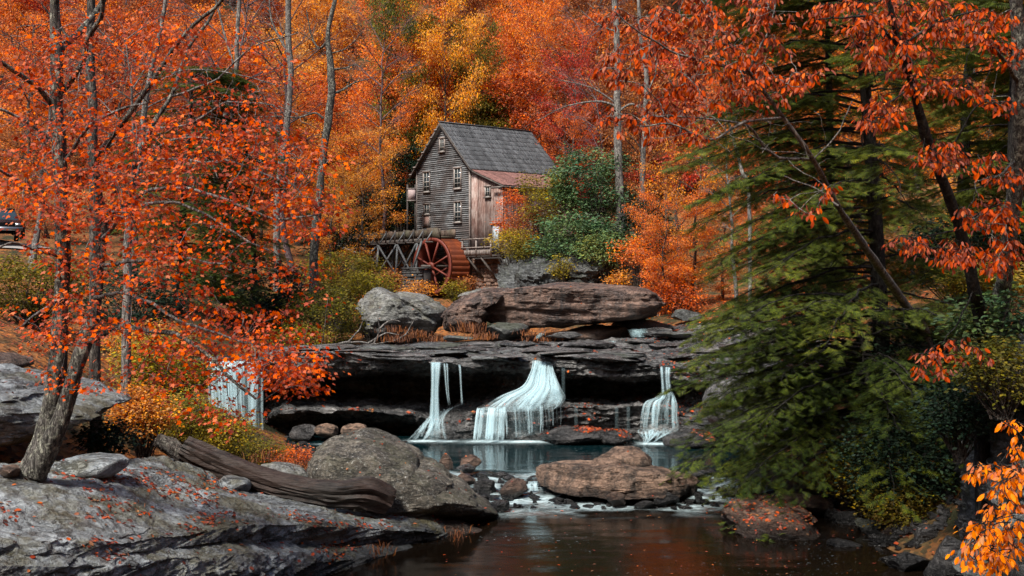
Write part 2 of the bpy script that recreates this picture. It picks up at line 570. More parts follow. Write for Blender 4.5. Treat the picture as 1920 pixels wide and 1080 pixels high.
def strand_mat(name, amax, col=(.62, .82, .88)):
    k = NT(name)
    uv = k.n('ShaderNodeUVMap'); s = k.n('ShaderNodeSeparateXYZ'); k.l(uv.outputs[0], s.inputs[0])
    g = k.n('ShaderNodeNewGeometry')
    q = k.math('SUBTRACT', k.math('MULTIPLY', s.outputs[0], 2.0), 1.0)
    prof = k.math('POWER', k.math('SUBTRACT', 1.0, k.math('MULTIPLY', q, q), clamp=True), 1.4)
    nn = k.noise(k.mapping(uv.outputs[0], (2.5, 2.0, 1)), 1.0, 3, .6)
    f0 = k.ramp(s.outputs[1], [(0, 0), (.10, 1)]); f1 = k.ramp(k.math('SUBTRACT', 1.0, s.outputs[1]), [(0, 0), (.07, 1)])
    al = k.math('MULTIPLY', prof, k.math('MULTIPLY', f0, f1))
    al = k.math('MULTIPLY', al, k.math('ADD', .25, k.math('MULTIPLY', g.outputs['Random Per Island'], .75)))
    al = k.math('MULTIPLY', al, k.math('MULTIPLY', k.math('ADD', nn, .45), amax), clamp=True)
    d = k.n('ShaderNodeBsdfDiffuse'); d.inputs[0].default_value = (*col, 1)
    nrm = k.n('ShaderNodeCombineXYZ'); nrm.inputs[0].default_value = 0; nrm.inputs[1].default_value = -.75; nrm.inputs[2].default_value = .66
    tl = k.n('ShaderNodeBsdfTranslucent'); tl.inputs[0].default_value = (*col, 1)
    mx = k.n('ShaderNodeMixShader'); mx.inputs[0].default_value = .3
    k.l(d.outputs[0], mx.inputs[1]); k.l(tl.outputs[0], mx.inputs[2])
    tp = k.n('ShaderNodeBsdfTransparent'); mm = k.n('ShaderNodeMixShader')
    k.l(al, mm.inputs[0]); k.l(tp.outputs[0], mm.inputs[1]); k.l(mx.outputs[0], mm.inputs[2])
    return k.finish(mm.outputs[0])

M = {}
M['ledge'] = rock_mat('ledge_rock', (.04, .042, .045), (.185, .18, .175), (.3, .3, .29), .35, rough=.30, strata=.7, bump=.9, stain_amt=.75, stain=(.012, .014, .016))
M['slab'] = rock_mat('slab_rock', (.15, .157, .165), (.35, .385, .40), (.5, .52, .5), .45, (.09, .075, .02), .55, rough=.5, strata=.55, bump=1.0, stain_amt=.72, stain=(.05, .035, .025))
M['speckled'] = rock_mat('speckled_rock', (.10, .085, .065), (.19, .165, .13), (.55, .55, .5), .85, (.06, .06, .03), .5, rough=.7, strata=.25, bump=1.1, scale=1.5, stain_amt=.55)
M['tan'] = rock_mat('tan_rock', (.13, .080, .055), (.33, .21, .145), (.5, .4, .3), .4, rough=.6, strata=.3, bump=1.0, scale=1.5, stain_amt=.75)
M['bigslab'] = rock_mat('overhang_rock', (.10, .062, .05), (.22, .135, .10), (.42, .40, .37), .35, rough=.6, strata=.5, bump=1.0, stain_amt=.8, stain=(.03, .026, .026))
M['pale'] = rock_mat('pale_rock', (.17, .18, .175), (.29, .29, .275), (.55, .56, .54), .4, (.12, .11, .04), .35, rough=.6, strata=.3, bump=1.0, stain_amt=.6, stain=(.1, .08, .06))
M['dark'] = rock_mat('dark_wet_rock', (.03, .032, .035), (.085, .08, .078), (.25, .25, .25), .25, rough=.35, strata=.3, bump=.9, scale=1.6, stain_amt=.5)
M['brown'] = rock_mat('brown_rock', (.13, .075, .05), (.22, .135, .095), (.4, .33, .28), .35, rough=.5, strata=.3, bump=.9, scale=1.8, stain_amt=.6)
M['cliff'] = rock_mat('cliff_rock', (.065, .07, .075), (.16, .17, .17), (.45, .45, .43), .35, (.06, .07, .03), .4, rough=.6, strata=.55, bump=1.0, stain_amt=.7)

def ground_mat():
    k = NT('leaf_litter')
    p = k.pos()
    v = k.n('ShaderNodeTexVoronoi', feature='F1'); k.l(p, v.inputs['Vector']); v.inputs['Scale'].default_value = 7.0
    sep = k.n('ShaderNodeSeparateColor'); k.l(v.outputs['Color'], sep.inputs[0])
    c = k.ramp(sep.outputs[0], [(0, (.04, .022, .012)), (.3, (.12, .05, .02)), (.55, (.26, .085, .022)), (.8, (.36, .13, .03)), (1, (.2, .11, .05))])
    g = k.noise(p, .35, 6, .65)
    c = k.mix(k.ramp(g, [(.46, 0), (.6, 1)]), c, k.mix(k.noise(p, 8, 5, .7), (.016, .018, .009), (.05, .05, .02)))
    c = k.mix(.7, c, k.ramp(k.noise(p, 2.2, 6, .7), [(.3, .35), (.65, 1.2)]), 'MULTIPLY')
    h = k.math('ADD', v.outputs['Distance'], k.noise(p, 12, 5, .7))
    return k.finish(k.principled(c, .85, k.bump(h, .8, .06), .2).outputs[0])
M['ground'] = ground_mat()

def road_mat():
    k = NT('road_gravel')
    n = k.noise(k.pos(), 9, 6, .7)
    c = k.mix(n, (.2, .19, .18), (.34, .32, .31))
    return k.finish(k.principled(c, .9, k.bump(n, .4, .02), .2).outputs[0])
M['road'] = road_mat()

M['red_leaf'] = leaf_mat('red_maple_leaf', [(.36, .030, .003), (.58, .068, .004), (.72, .115, .005), (.82, .20, .010)], .38, .15, .1)
M['oak_leaf'] = leaf_mat('rust_leaf', [(.15, .024, .010), (.28, .042, .013), (.42, .062, .016), (.56, .12, .02)], .35, .15, .2)
M['orange_leaf'] = leaf_mat('orange_leaf', [(.46, .07, .008), (.68, .14, .008), (.80, .21, .010), (.84, .31, .018)], .4, .25)
M['rustor_leaf'] = leaf_mat('rusty_orange_leaf', [(.30, .045, .010), (.50, .085, .010), (.66, .135, .012), (.72, .19, .018)], .35, .25)
M['gold_leaf'] = leaf_mat('golden_leaf', [(.78, .27, .012), (.86, .38, .018), (.90, .44, .025), (.92, .50, .04)], .45, .2)
M['yellow_leaf'] = leaf_mat('yellow_orange_leaf', [(.48, .13, .015), (.68, .24, .02), (.78, .33, .03), (.72, .38, .06)], .4, .25)
M['crimson_leaf'] = leaf_mat('crimson_leaf', [(.26, .02, .018), (.46, .04, .022), (.62, .07, .022), (.68, .12, .03)], .35, .25)
M['brown_leaf'] = leaf_mat('brown_leaf', [(.16, .05, .018), (.30, .09, .026), (.42, .14, .032), (.48, .20, .05)], .3, .25)
M['olive_leaf'] = leaf_mat('olive_leaf', [(.06, .07, .012), (.13, .12, .014), (.22, .165, .016), (.38, .20, .02)], .35, .3)
M['yelgreen_leaf'] = leaf_mat('yellow_green_leaf', [(.09, .095, .012), (.21, .18, .016), (.36, .27, .02), (.56, .33, .03)], .4, .3)
M['green2_leaf'] = leaf_mat('turning_green_leaf', [(.045, .07, .012), (.09, .12, .016), (.16, .17, .02), (.34, .22, .025)], .35, .25)
M['green_leaf'] = leaf_mat('evergreen_leaf', [(.018, .042, .02), (.035, .08, .035), (.07, .115, .035), (.13, .15, .03)], .25, .3, .5)
M['rhodo_leaf'] = leaf_mat('rhododendron_leaf', [(.03, .08, .04), (.065, .14, .06), (.13, .20, .06), (.26, .22, .035)], .25, .35, .6)
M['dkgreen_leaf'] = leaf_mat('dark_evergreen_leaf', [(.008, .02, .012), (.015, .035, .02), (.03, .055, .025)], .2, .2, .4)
M['hemlock'] = leaf_mat('hemlock_needle', [(.014, .032, .007), (.048, .072, .009), (.105, .125, .012), (.20, .19, .02)], .3, .35, .35)
M['rust_grass'] = leaf_mat('rust_grass', [(.08, .03, .014), (.17, .055, .02), (.26, .10, .03)], .3, .2)
M['fallen'] = leaf_mat('fallen_leaf', [(.09, .018, .008), (.26, .032, .010), (.42, .07, .012), (.24, .11, .04)], .15, .1, .5)

M['bark_maple'] = bark_mat('maple_bark', (.032, .028, .025), (.15, .14, .125), (.36, .36, .29), .8, 1.5)
M['bark_dark'] = bark_mat('hemlock_bark', (.010, .009, .009), (.04, .034, .03), (.12, .13, .11), .25)
M['bark_grey'] = bark_mat('grey_bark', (.10, .09, .085), (.25, .23, .21), (.42, .41, .35), .6)
M['bark_mid'] = bark_mat('brown_bark', (.04, .032, .028), (.12, .10, .085), (.25, .24, .2), .4)
M['twig'] = bark_mat('twig_bark', (.09, .08, .075), (.24, .22, .205), (.4, .4, .38), .5)
M['twig_purple'] = bark_mat('purple_twig_bark', (.085, .055, .06), (.20, .14, .14), (.3, .26, .26), .4)

M['clap'] = wood_mat('weathered_clapboard', (.035, .037, .04), (.23, .24, .245), (1.0, 1.0, 7), .75, 1.3, (.06, .045, .04), .8, .35)
M['plank'] = wood_mat('red_brown_plank', (.09, .04, .03), (.30, .20, .17), (8, 8, .6), .8, 1.0, (.42, .37, .34), .55, .4)
M['shingle'] = wood_mat('dark_shingle', (.04, .043, .047), (.105, .11, .115), (6, 6, 1.2), .6, 1.0, None, 0, .12, .5, .75)
M['redshake'] = wood_mat('red_shake', (.14, .065, .055), (.27, .14, .12), (4, 4, 2), .7, 1.0, None, 0, .12, .5, .6)
M['trim'] = wood_mat('weathered_trim', (.10, .085, .075), (.26, .22, .2), (2, 2, 2), .8, 1.0)
M['whitetrim'] = plain_mat('old_white_paint', (.30, .29, .265), .6, .25, 9)
M['darkwood'] = wood_mat('dark_timber', (.03, .026, .024), (.10, .085, .075), (2, 2, 2), .8, 1.0)
M['flume'] = wood_mat('mossy_flume_board', (.035, .026, .02), (.11, .075, .055), (2, 2, 3), .75, 1.0, (.05, .06, .035), .6)
M['truss'] = wood_mat('grey_truss_timber', (.05, .056, .06), (.15, .16, .165), (2, 2, 2), .75, 1.0)
M['rust'] = wood_mat('rusted_iron', (.075, .018, .009), (.24, .055, .014), (3, 3, 6), .5, 1.2, (.07, .02, .012), .7, .28)
M['rustframe'] = wood_mat('rust_red_frame', (.085, .016, .010), (.17, .036, .022), (3, 3, 3), .6, 1.2, None, 0, .08)
M['stone_red'] = rock_mat('foundation_stone', (.20, .11, .08), (.33, .20, .14), (.45, .4, .35), .3, rough=.75, strata=.2, bump=.7, scale=2.5, stain_amt=.5)
M['stone_grey'] = rock_mat('pier_stone', (.055, .058, .06), (.12, .12, .12), (.3, .3, .28), .3, rough=.7, strata=.2, bump=.7, scale=2.5, stain_amt=.4)
M['mortar'] = plain_mat('dark_mortar', (.035, .03, .028), .9)
M['log'] = wood_mat('dark_log', (.004, .0035, .003), (.036, .029, .024), (.4, 3, 8), .55, 2.2, (.10, .035, .02), .15, .05, 1.0)

def glass_mat():
    k = NT('window_glass')
    return k.finish(k.principled((.02, .03, .035), .08, None, .8).outputs[0])
M['glass'] = glass_mat()
# ------------------------------------------------------------------ terrain
TP = []
def tp(x, y, z): TP.append((x, y, z))
def tpp(px, py, d): TP.append(tuple(P(px, py, d)))
for q in [(0, 645, 26), (-300, 610, 24), (80, 620, 30), (0, 455, 55), (-200, 466, 50), (60, 468, 53), (400, 575, 48), (560, 645, 47), (640, 640, 55), (600, 500, 76), (400, 462, 78), (0, 430, 78),
          (250, 700, 33), (380, 690, 40), (480, 700, 42), (330, 840, 29), (200, 800, 26), (450, 860, 30),
          (1110, 520, 64), (1300, 560, 60), (1300, 596, 52), (1400, 620, 45), (1500, 585, 45), (1700, 570, 40), (1900, 560, 32), (1800, 760, 27),
          (1640, 960, 26), (1480, 940, 28), (1420, 860, 33), (1390, 700, 39), (1550, 760, 33), (1850, 1120, 20), (1950, 900, 20),
          (1360, 560, 66), (1500, 520, 66), (1750, 500, 60), (1230, 520, 70)]:
    tpp(*q)
for q in [(0, 2, 3.2), (0, -30, 4), (-12, 4, 3), (12, 4, 1.5), (0, 9, -.8), (5, 14, -.9), (1, 19, -.9), (6, 20, -.9), (0, 25, -.8), (5, 26, -.7), (-1, 32, -.35), (5, 33, -.35), (-6, 34, -.3), (8, 36, 0.0),
          (-7, 37.5, -.3), (0, 38, -.5), (6, 38, -.4), (-8, 41, -.3), (-2, 41.5, -.5), (4, 41.5, -.5), (-8, 44, 2.3), (-2, 44.5, 2.3), (4, 44.5, 2.4), (-8, 50, 3.0), (0, 50, 3.0), (5, 50, 3.2),
          (-7, 20, .2), (-10, 16, 1.4), (-5, 16, -.6), (-9, 24, 1.3), (-13, 22, 3.0), (-4, 21, -.7), (-20, 20, 4.5),
          (0, 57, 4.0), (-4, 62, 4.4), (3, 60, 5.0), (-6, 70, 4.6), (-3, 73, 4.8), (-10, 74, 5.2), (0, 78, 6.0), (-8, 84, 8.5), (2, 86, 9.5), (-20, 84, 9.5), (12, 80, 9),
          (13, 22, 2.4), (16, 26, 5), (20, 20, 7), (30, 30, 10), (14, 40, 5.6), (25, 45, 9), (50, 50, 18),
          (-40, 30, 9), (-60, 50, 12), (-35, 60, 9), (-40, 75, 11), (-100, 60, 24), (30, 65, 10), (45, 80, 20)]:
    tp(*q)
for x in range(-160, 161, 40):
    ax = abs(x) * .05
    tp(x, 92, 11.5 + ax); tp(x, 112, 27 + ax); tp(x, 150, 58); tp(x, 230, 118)
for x in (-250, 250):
    for y in (-60, 60, 230): tp(x, y, 60)
for x in (-120, -60, 0, 60, 120): tp(x, -60, 40); tp(x, -120, 85)  # unseen steep hill behind the camera, added to block low sky light
for x in (-45, 45): tp(x, -15, 16)
TP = np.array(TP)
def _phi(r): return r
_D = np.sqrt(((TP[:, None, :2] - TP[None, :, :2]) ** 2).sum(-1))
_n = len(TP)
_A = np.zeros((_n + 3, _n + 3)); _A[:_n, :_n] = _phi(_D) - np.eye(_n) * .3
_A[:_n, _n] = 1; _A[:_n, _n + 1:] = TP[:, :2] / 50; _A[_n, :_n] = 1; _A[_n + 1:, :_n] = TP[:, :2].T / 50
_w = np.linalg.solve(_A, np.concatenate([TP[:, 2], np.zeros(3)]))
def H(x, y):
    x = np.atleast_1d(np.asarray(x, float)); y = np.atleast_1d(np.asarray(y, float))
    out = np.zeros(len(x))
    for s in range(0, len(x), 20000):
        xs, ys = x[s:s + 20000], y[s:s + 20000]
        r = np.sqrt((xs[:, None] - TP[None, :, 0]) ** 2 + (ys[:, None] - TP[None, :, 1]) ** 2)
        out[s:s + 20000] = _phi(r) @ _w[:_n] + _w[_n] + xs / 50 * _w[_n + 1] + ys / 50 * _w[_n + 2]
    p = np.stack([x, y, np.zeros_like(x)], 1)
    return out + .16 * fbm(p * .35, 3, 4)
gx = np.sort(np.concatenate([np.arange(-30, 30, .4), -30 - np.cumsum(np.linspace(.5, 9, 44)), 30 + np.cumsum(np.linspace(.5, 9, 44))]))
gy = np.concatenate([np.arange(-120, 2, 5), np.arange(2, 90, .42), 90 + np.cumsum(np.linspace(.5, 5, 60))])
GX, GY = np.meshgrid(gx, gy, indexing='ij')
GZ = H(GX.ravel(), GY.ravel())
gr = obj('ground', np.stack([GX.ravel(), GY.ravel(), GZ], 1), None, M['ground'], None, True, grid_faces(len(gx), len(gy)), kind='structure')

# road on the left bank
rc = np.array([(-75, 46), (-60, 48.5), (-45, 51), (-35, 53), (-29, 54), (-25.5, 54.6)], float)
rc = resample(rc, 60)
rt = np.gradient(rc, axis=0); rt /= np.linalg.norm(rt, axis=1, keepdims=True)
rn = np.stack([rt[:, 1], -rt[:, 0]], 1)
RV = []
for k in range(60):
    for s in (-2.4, -1.2, 0, 1.2, 2.4):
        q = rc[k] + rn[k] * s
        RV.append([q[0], q[1], 0])
RV = np.array(RV)
RV[:, 2] = H(RV[:, 0], RV[:, 1]) + .08
Q1 = grid_faces(60, 5)
ob = obj('gravel_road', RV, None, M['road'], None, False, Q1, kind='structure')

# ------------------------------------------------------------------ rocks helpers
ROCKS = {}     # name -> world V,T for leaf scattering
def bed_hash(V, seed, fz, bx):
    """beds of rock broken into blocks: one random step per bed and block"""
    zz = V[:, 2] * fz + .7 * fbm(V * .35, seed, 3)
    L = np.floor(zz)
    xx = V[:, 0] * bx + .7 * fbm(V * .9, seed + 1, 3) + L * 7.31
    yy = V[:, 1] * bx * .7 + .7 * fbm(V * .9, seed + 2, 3) + L * 3.17
    return _hash(L.astype(np.int64), np.floor(xx).astype(np.int64), np.floor(yy).astype(np.int64), seed) * 2 - 1

def strata_disp(V, seed, amt, fz=2.2, fx=.35):
    q = V * np.array([fx, fx, fz])
    n = fbm(q, seed, 3)
    return amt * (.40 * n + .42 * bed_hash(V, seed, fz * .9, .55) + .26 * bed_hash(V, seed + 5, fz * 2.4, 1.1))

def loft_rock(name, ctrl, nu, nv, mat, label=None, cat=None, kind=None, amt=.25, namt=.12, seed=1, fz=2.2, origin=None, sv=False, group=None, topw=.35):
    V, Q = loft(ctrl, nu, nv, True, sv)
    T = q2t(Q)
    N = vnormals(V, T)
    d = strata_disp(V, seed, amt, fz)
    hor = 1 - np.abs(N[:, 2])
    V = V + N * ((d * (topw + (1 - topw) * hor))[:, None]) + N * (namt * fbm(V * 1.3, seed + 9, 4))[:, None] + N * (namt * .38 * fbm(V * np.array([5.5, 5.5, 11]), seed + 19, 4))[:, None]
    # terraces in the top surfaces
    zq = V[:, 2] + .12 * fbm(V * .5, seed + 5, 3)
    stp = .13
    zz = np.floor(zq / stp) + np.clip((zq / stp - np.floor(zq / stp)) * 3.2, 0, 1)
    V[:, 2] += np.where(N[:, 2] > .5, .75 * (zz * stp - zq), 0)
    o = obj(name, V, None, mat, None, True, Q, origin=V.mean(0) if origin is None else origin)
    o.data.set_sharp_from_angle(angle=math.radians(42))
    set_props(o, label, cat, group, kind)
    ROCKS[o.name] = (V, T)
    return o

_ico = {}
def ico(level):
    if level not in _ico:
        import bmesh
        bm = bmesh.new()
        bmesh.ops.create_icosphere(bm, subdivisions=level, radius=1)
        V = np.array([v.co[:] for v in bm.verts]); T = np.array([[v.index for v in f.verts] for f in bm.faces])
        bm.free()
        _ico[level] = (V, T)
    return _ico[level][0].copy(), _ico[level][1]

def rock_surface(V, seed, s, facets=6, rough=.06, strata=0.0, cut=.85, lo=.62, hi=.85):
    """cuts flats into a unit-ish body and roughens it; s = size of the rock in metres"""
    r = np.random.default_rng(seed)
    c = V.mean(0)
    W = V - c
    ext = np.abs(W).max(0)
    for k in range(facets):
        n = r.normal(0, 1, 3) * np.array([1, 1, .7]); n /= np.linalg.norm(n)
        lim = r.uniform(lo, hi)
        dd = (W / ext) @ n
        over = np.clip(dd - lim, 0, None)
        W = W - (over * cut)[:, None] * n * ext
    T = None
    nrm = W / (np.linalg.norm(W, axis=1, keepdims=True) + 1e-9)
    W = W + nrm * (s * rough * fbm(W / s * 2.6 + seed, seed, 5, .55))[:, None]
    W = W + nrm * (s * rough * .35 * fbm(W / s * 9 + seed, seed + 7, 4, .6))[:, None]
    rid = np.abs(fbm(W / s * 1.5 + 5 + seed, seed + 3, 3))
    W = W - nrm * (s * rough * 1.1 * np.clip(.35 - rid, 0, 1))[:, None]
    if strata: W = W + nrm * (strata_disp(W + c, seed + 4, strata, 3.2) * (1 - np.abs(nrm[:, 2])))[:, None]
    return W + c

def rock_outline(name, pts, d, depth, mat, label, cat='rock', level=5, seed=1, rough=.05, facets=4, strata=0.0, back=0.0, group=None, tilt=0.0, box=2.6):
    """a full rock whose silhouette follows pts (photo pixels at distance d); depth = extent away from the camera"""
    pts = np.array(pts, float)
    W = np.array([P(a, b, d) for a, b in pts])[:, [0, 2]]
    c = np.array([(W[:, 0].min() + W[:, 0].max()) / 2, (W[:, 1].min() + W[:, 1].max()) / 2])
    R = W - c
    sx = (W[:, 0].max() - W[:, 0].min()) / 2; sz = (W[:, 1].max() - W[:, 1].min()) / 2
    Rn = R / np.array([sx, sz])
    th = np.arctan2(Rn[:, 1], Rn[:, 0]); rr = np.hypot(Rn[:, 0], Rn[:, 1])
    o_ = np.argsort(th); th, rr = th[o_], rr[o_]
    th = np.concatenate([th - 2 * math.pi, th, th + 2 * math.pi]); rr = np.tile(rr, 3)
    V, T = ico(level)
    a = np.arctan2(V[:, 2], V[:, 0]); q = np.hypot(V[:, 0], V[:, 2])
    Ra = np.interp(a, th, rr)
    qq = np.sin(np.clip(q, 0, 1) * math.pi / 2) ** .9
    X = c[0] + sx * Ra * qq * np.cos(a); Z = c[1] + sz * Ra * qq * np.sin(a)
    Yn = np.sign(V[:, 1]) * (1 - qq ** box) ** .55
    Y = d + back + depth / 2 * Yn
    # nearer/farther points keep their height but the top leans back
    Y = Y + tilt * (Z - c[1])
    V = np.stack([X, Y, Z], 1)
    s = max(sx, sz)
    V = rock_surface(V, seed, s, facets, rough, strata)
    o = obj(name, V, T, mat, None, True, origin=(V[:, 0].mean(), V[:, 1].mean(), V[:, 2].min()))
    o.data.set_sharp_from_angle(angle=math.radians(50))
    set_props(o, label, cat, group)
    ROCKS[o.name] = (V, T)
    return o

def rock_blob(name, px, py, d, w, h, mat, label, seed, depth=None, level=4, cat='rock', facets=9, rough=.07, group=None, rotz=None):
    """w,h in photo pixels; py = bottom"""
    r = np.random.default_rng(seed)
    V, T = ico(level)
    W = w * d / F; Hh = h * d / F
    D = depth if depth else .8 * W
    V = V * np.array([W / 2, D / 2, Hh * .62])
    V = rock_surface(V, seed, max(W, Hh) / 2, facets + 4, rough * .6, 0.0, 1.0, .48, .74)
    a = r.uniform(-.5, .5) if rotz is None else rotz
    V[:, 0], V[:, 1] = V[:, 0] * math.cos(a) - V[:, 1] * math.sin(a), V[:, 0] * math.sin(a) + V[:, 1] * math.cos(a)
    V[:, 0] *= (W / 2) / max(1e-6, np.abs(V[:, 0]).max())
    c = P(px, py, d)
    V = V + np.array([c[0], c[1], c[2] + Hh * .45])
    V[:, 2] += (c[2] + Hh) - V[:, 2].max()
    o = obj(name, V, T, mat, None, True, origin=(c[0], c[1], V[:, 2].min()))
    o.data.set_sharp_from_angle(angle=math.radians(38))
    set_props(o, label, cat, group)
    ROCKS[o.name] = (V, T)
    return o

# ------------------------------------------------------------------ the ledge under the falls
def colp(px, rows):
    """rows: (py, d) pairs; returns world points"""
    return [P(px, y, d) for y, d in rows]
# rows: back of top, top, top near lip, lip, lip underside, cave ceiling back, cave back wall, lower ledge back, lower ledge lip, lower face, apron, base under water
LC = [
 colp(300,  [(668, 50), (672, 43), (676, 39), (680, 37.3), (720, 37.6), (760, 38.0), (790, 38.0), (800, 37.9), (806, 37.8), (815, 37.7), (830, 37.6), (870, 37.6)]),
 colp(400,  [(664, 50), (670, 43), (676, 39), (680, 37.0), (694, 37.4), (712, 39.4), (760, 39.8), (790, 39.4), (806, 38.4), (815, 37.6), (825, 37.2), (870, 37.2)]),
 colp(480,  [(660, 50), (668, 43), (675, 39), (680, 37.0), (698, 37.4), (715, 39.8), (760, 40.2), (790, 39.6), (806, 38.4), (815, 37.6), (825, 37.1), (870, 37.1)]),
 colp(520,  [(655, 50), (659, 43), (661, 39), (664, 36.8), (715, 37.4), (722, 40.5), (735, 41.0), (752, 39.2), (775, 37.2), (800, 38.6), (818, 38.2), (860, 38.0)]),
 colp(640,  [(650, 50), (654, 43), (658, 39), (662, 36.6), (700, 37.2), (716, 41.0), (735, 41.3), (742, 39.8), (770, 36.9), (800, 38.9), (820, 38.3), (860, 38.0)]),
 colp(760,  [(646, 50), (652, 43), (662, 39), (674, 36.6), (690, 37.0), (712, 41.2), (740, 41.3), (750, 39.8), (776, 37.0), (802, 38.9), (822, 38.4), (860, 38.0)]),
 colp(830,  [(644, 50), (652, 43), (664, 39), (680, 36.7), (692, 37.0), (712, 41.0), (745, 41.3), (760, 39.0), (790, 37.4), (808, 37.0), (826, 36.8), (860, 36.8)]),
 colp(900,  [(642, 50), (650, 43), (664, 39), (679, 36.8), (694, 37.1), (712, 40.5), (738, 40.6), (749, 39.2), (770, 37.2), (800, 37.3), (824, 37.1), (860, 37.1)]),
 colp(970,  [(641, 50), (650, 43), (662, 39.3), (676, 37.8), (694, 37.9), (712, 38.6), (730, 38.3), (746, 37.5), (764, 36.7), (800, 36.9), (824, 36.7), (860, 36.7)]),
 colp(1030, [(641, 50), (650, 43), (660, 39.3), (672, 37.8), (692, 37.8), (710, 38.2), (728, 37.9), (744, 37.3), (764, 36.8), (800, 37.0), (824, 36.7), (860, 36.7)]),
 colp(1070, [(640, 50), (650, 43), (660, 39.5), (672, 37.2), (700, 37.0), (716, 40.0), (740, 40.6), (752, 39.0), (764, 37.2), (804, 37.4), (812, 36.5), (860, 36.3)]),
 colp(1150, [(632, 50), (646, 43), (660, 39.5), (676, 36.9), (708, 36.8), (720, 40.5), (740, 40.8), (754, 39.0), (762, 37.3), (804, 37.6), (812, 36.5), (860, 36.3)]),
 colp(1230, [(622, 50), (640, 43), (662, 39.5), (684, 37.0), (706, 37.1), (716, 39.6), (735, 39.6), (748, 38.4), (760, 37.4), (800, 37.5), (812, 36.6), (860, 36.3)]),
 colp(1280, [(612, 50), (634, 43), (658, 39.5), (684, 37.0), (710, 37.2), (730, 38.6), (745, 38.8), (760, 38.0), (776, 37.4), (796, 37.3), (812, 36.4), (860, 36.2)]),
 colp(1350, [(600, 50), (628, 43), (652, 39.0), (680, 36.6), (720, 36.9), (740, 37.4), (760, 37.4), (776, 37.0), (790, 36.4), (804, 36.2), (822, 35.6), (860, 35.4)]),
 colp(1450, [(590, 50), (620, 42), (650, 38.0), (690, 35.0), (730, 35.0), (760, 35.0), (780, 34.6), (800, 34.2), (820, 33.6), (840, 33.2), (870, 32.8), (900, 32.8)]),
 colp(1560, [(580, 50), (615, 42), (650, 37.0), (700, 33.0), (740, 32.6), (770, 32.4), (790, 32), (820, 31.4), (850, 30.8), (880, 30.4), (910, 30), (940, 29.8)]),
]
ledge = loft_rock('rock_ledge', LC, 420, 330, M['ledge'], kind='structure', amt=.26, namt=.13, seed=11, fz=3.4)

r_ = np.random.default_rng(57)
ORG[ledge.name] = np.array(ledge.location)
for k in range(64):
    px = r_.uniform(560, 1400); dd = r_.uniform(37.6, 46) if k > 22 else r_.uniform(36.9, 37.8)
    if 985 < px < 1045 or 800 < px < 870: dd += 1.5
    V, T = ico(3)
    W = r_.uniform(.5, 1.9); Hh = r_.uniform(.05, .15); D = W * r_.uniform(.4, .8)
    V = rock_surface(V * np.array([W, D, Hh]), 700 + k, W, 12, .02, 0.0, 1.0, .42, .70)
    LV_ = ROCKS['rock_ledge'][0]
    x = (px - 960) * dd / F
    near = np.argmin((LV_[:, 0] - x) ** 2 + (LV_[:, 1] - dd) ** 2 - .6 * LV_[:, 2])
    obj('rock_layer', V + np.array([x, dd, LV_[near, 2] + .03]), T, M['ledge' if k % 4 else 'cliff'], ledge, True).data.set_sharp_from_angle(angle=math.radians(35))
# ------------------------------------------------------------------ foreground slab
SC = [
 colp(-170, [(862, 17), (900, 15.2), (960, 13.8), (1010, 13.0), (1034, 12.6), (1056, 12.5), (1080, 12.3), (1130, 12.3), (1500, 12.2)]),
 colp(0,    [(866, 17.5), (905, 15.6), (960, 14.3), (1004, 13.5), (1020, 13.1), (1044, 12.95), (1062, 12.75), (1110, 12.6), (1450, 12.5)]),
 colp(200,  [(862, 20), (905, 17.8), (955, 16.3), (1000, 15.2), (1018, 14.7), (1044, 14.5), (1062, 14.2), (1100, 14.1), (1380, 14.0)]),
 colp(330,  [(862, 22), (900, 20.2), (945, 18.4), (990, 17.0), (1004, 16.6), (1028, 16.5), (1046, 15.9), (1080, 15.7), (1300, 15.6)]),
 colp(450,  [(908, 23.2), (918, 22.2), (940, 20.6), (970, 19.2), (986, 18.6), (1014, 18.6), (1040, 17.5), (1070, 17.1), (1230, 17.0)]),
 colp(580,  [(938, 23.6), (944, 23.0), (954, 22.2), (970, 21.4), (984, 20.8), (1022, 21.1), (1036, 20.2), (1056, 19.8), (1160, 19.6)]),
 colp(700,  [(960, 24.2), (964, 23.6), (970, 23.0), (980, 22.6), (990, 22.2), (1024, 22.4), (1032, 22.0), (1044, 21.7), (1100, 21.6)]),
 colp(800,  [(958, 24.6), (966, 24.2), (976, 23.8), (986, 23.4), (996, 23.0), (1016, 23.2), (1022, 23.0), (1030, 22.9), (1070, 22.8)]),
 colp(845,  [(976, 24.8), (982, 24.5), (988, 24.2), (994, 24.0), (1002, 23.8), (1012, 23.8), (1020, 23.7), (1028, 23.6), (1050, 23.5)]),
 colp(868,  [(1010, 24.6), (1012, 24.4), (1014, 24.3), (1017, 24.2), (1020, 24.1), (1024, 24.1), (1028, 24.1), (1034, 24.1), (1050, 24.1)]),
]
loft_rock('foreground_rock_slab', SC, 560, 300, M['slab'], kind='structure', amt=.16, namt=.06, seed=23, fz=6.0, topw=.12)

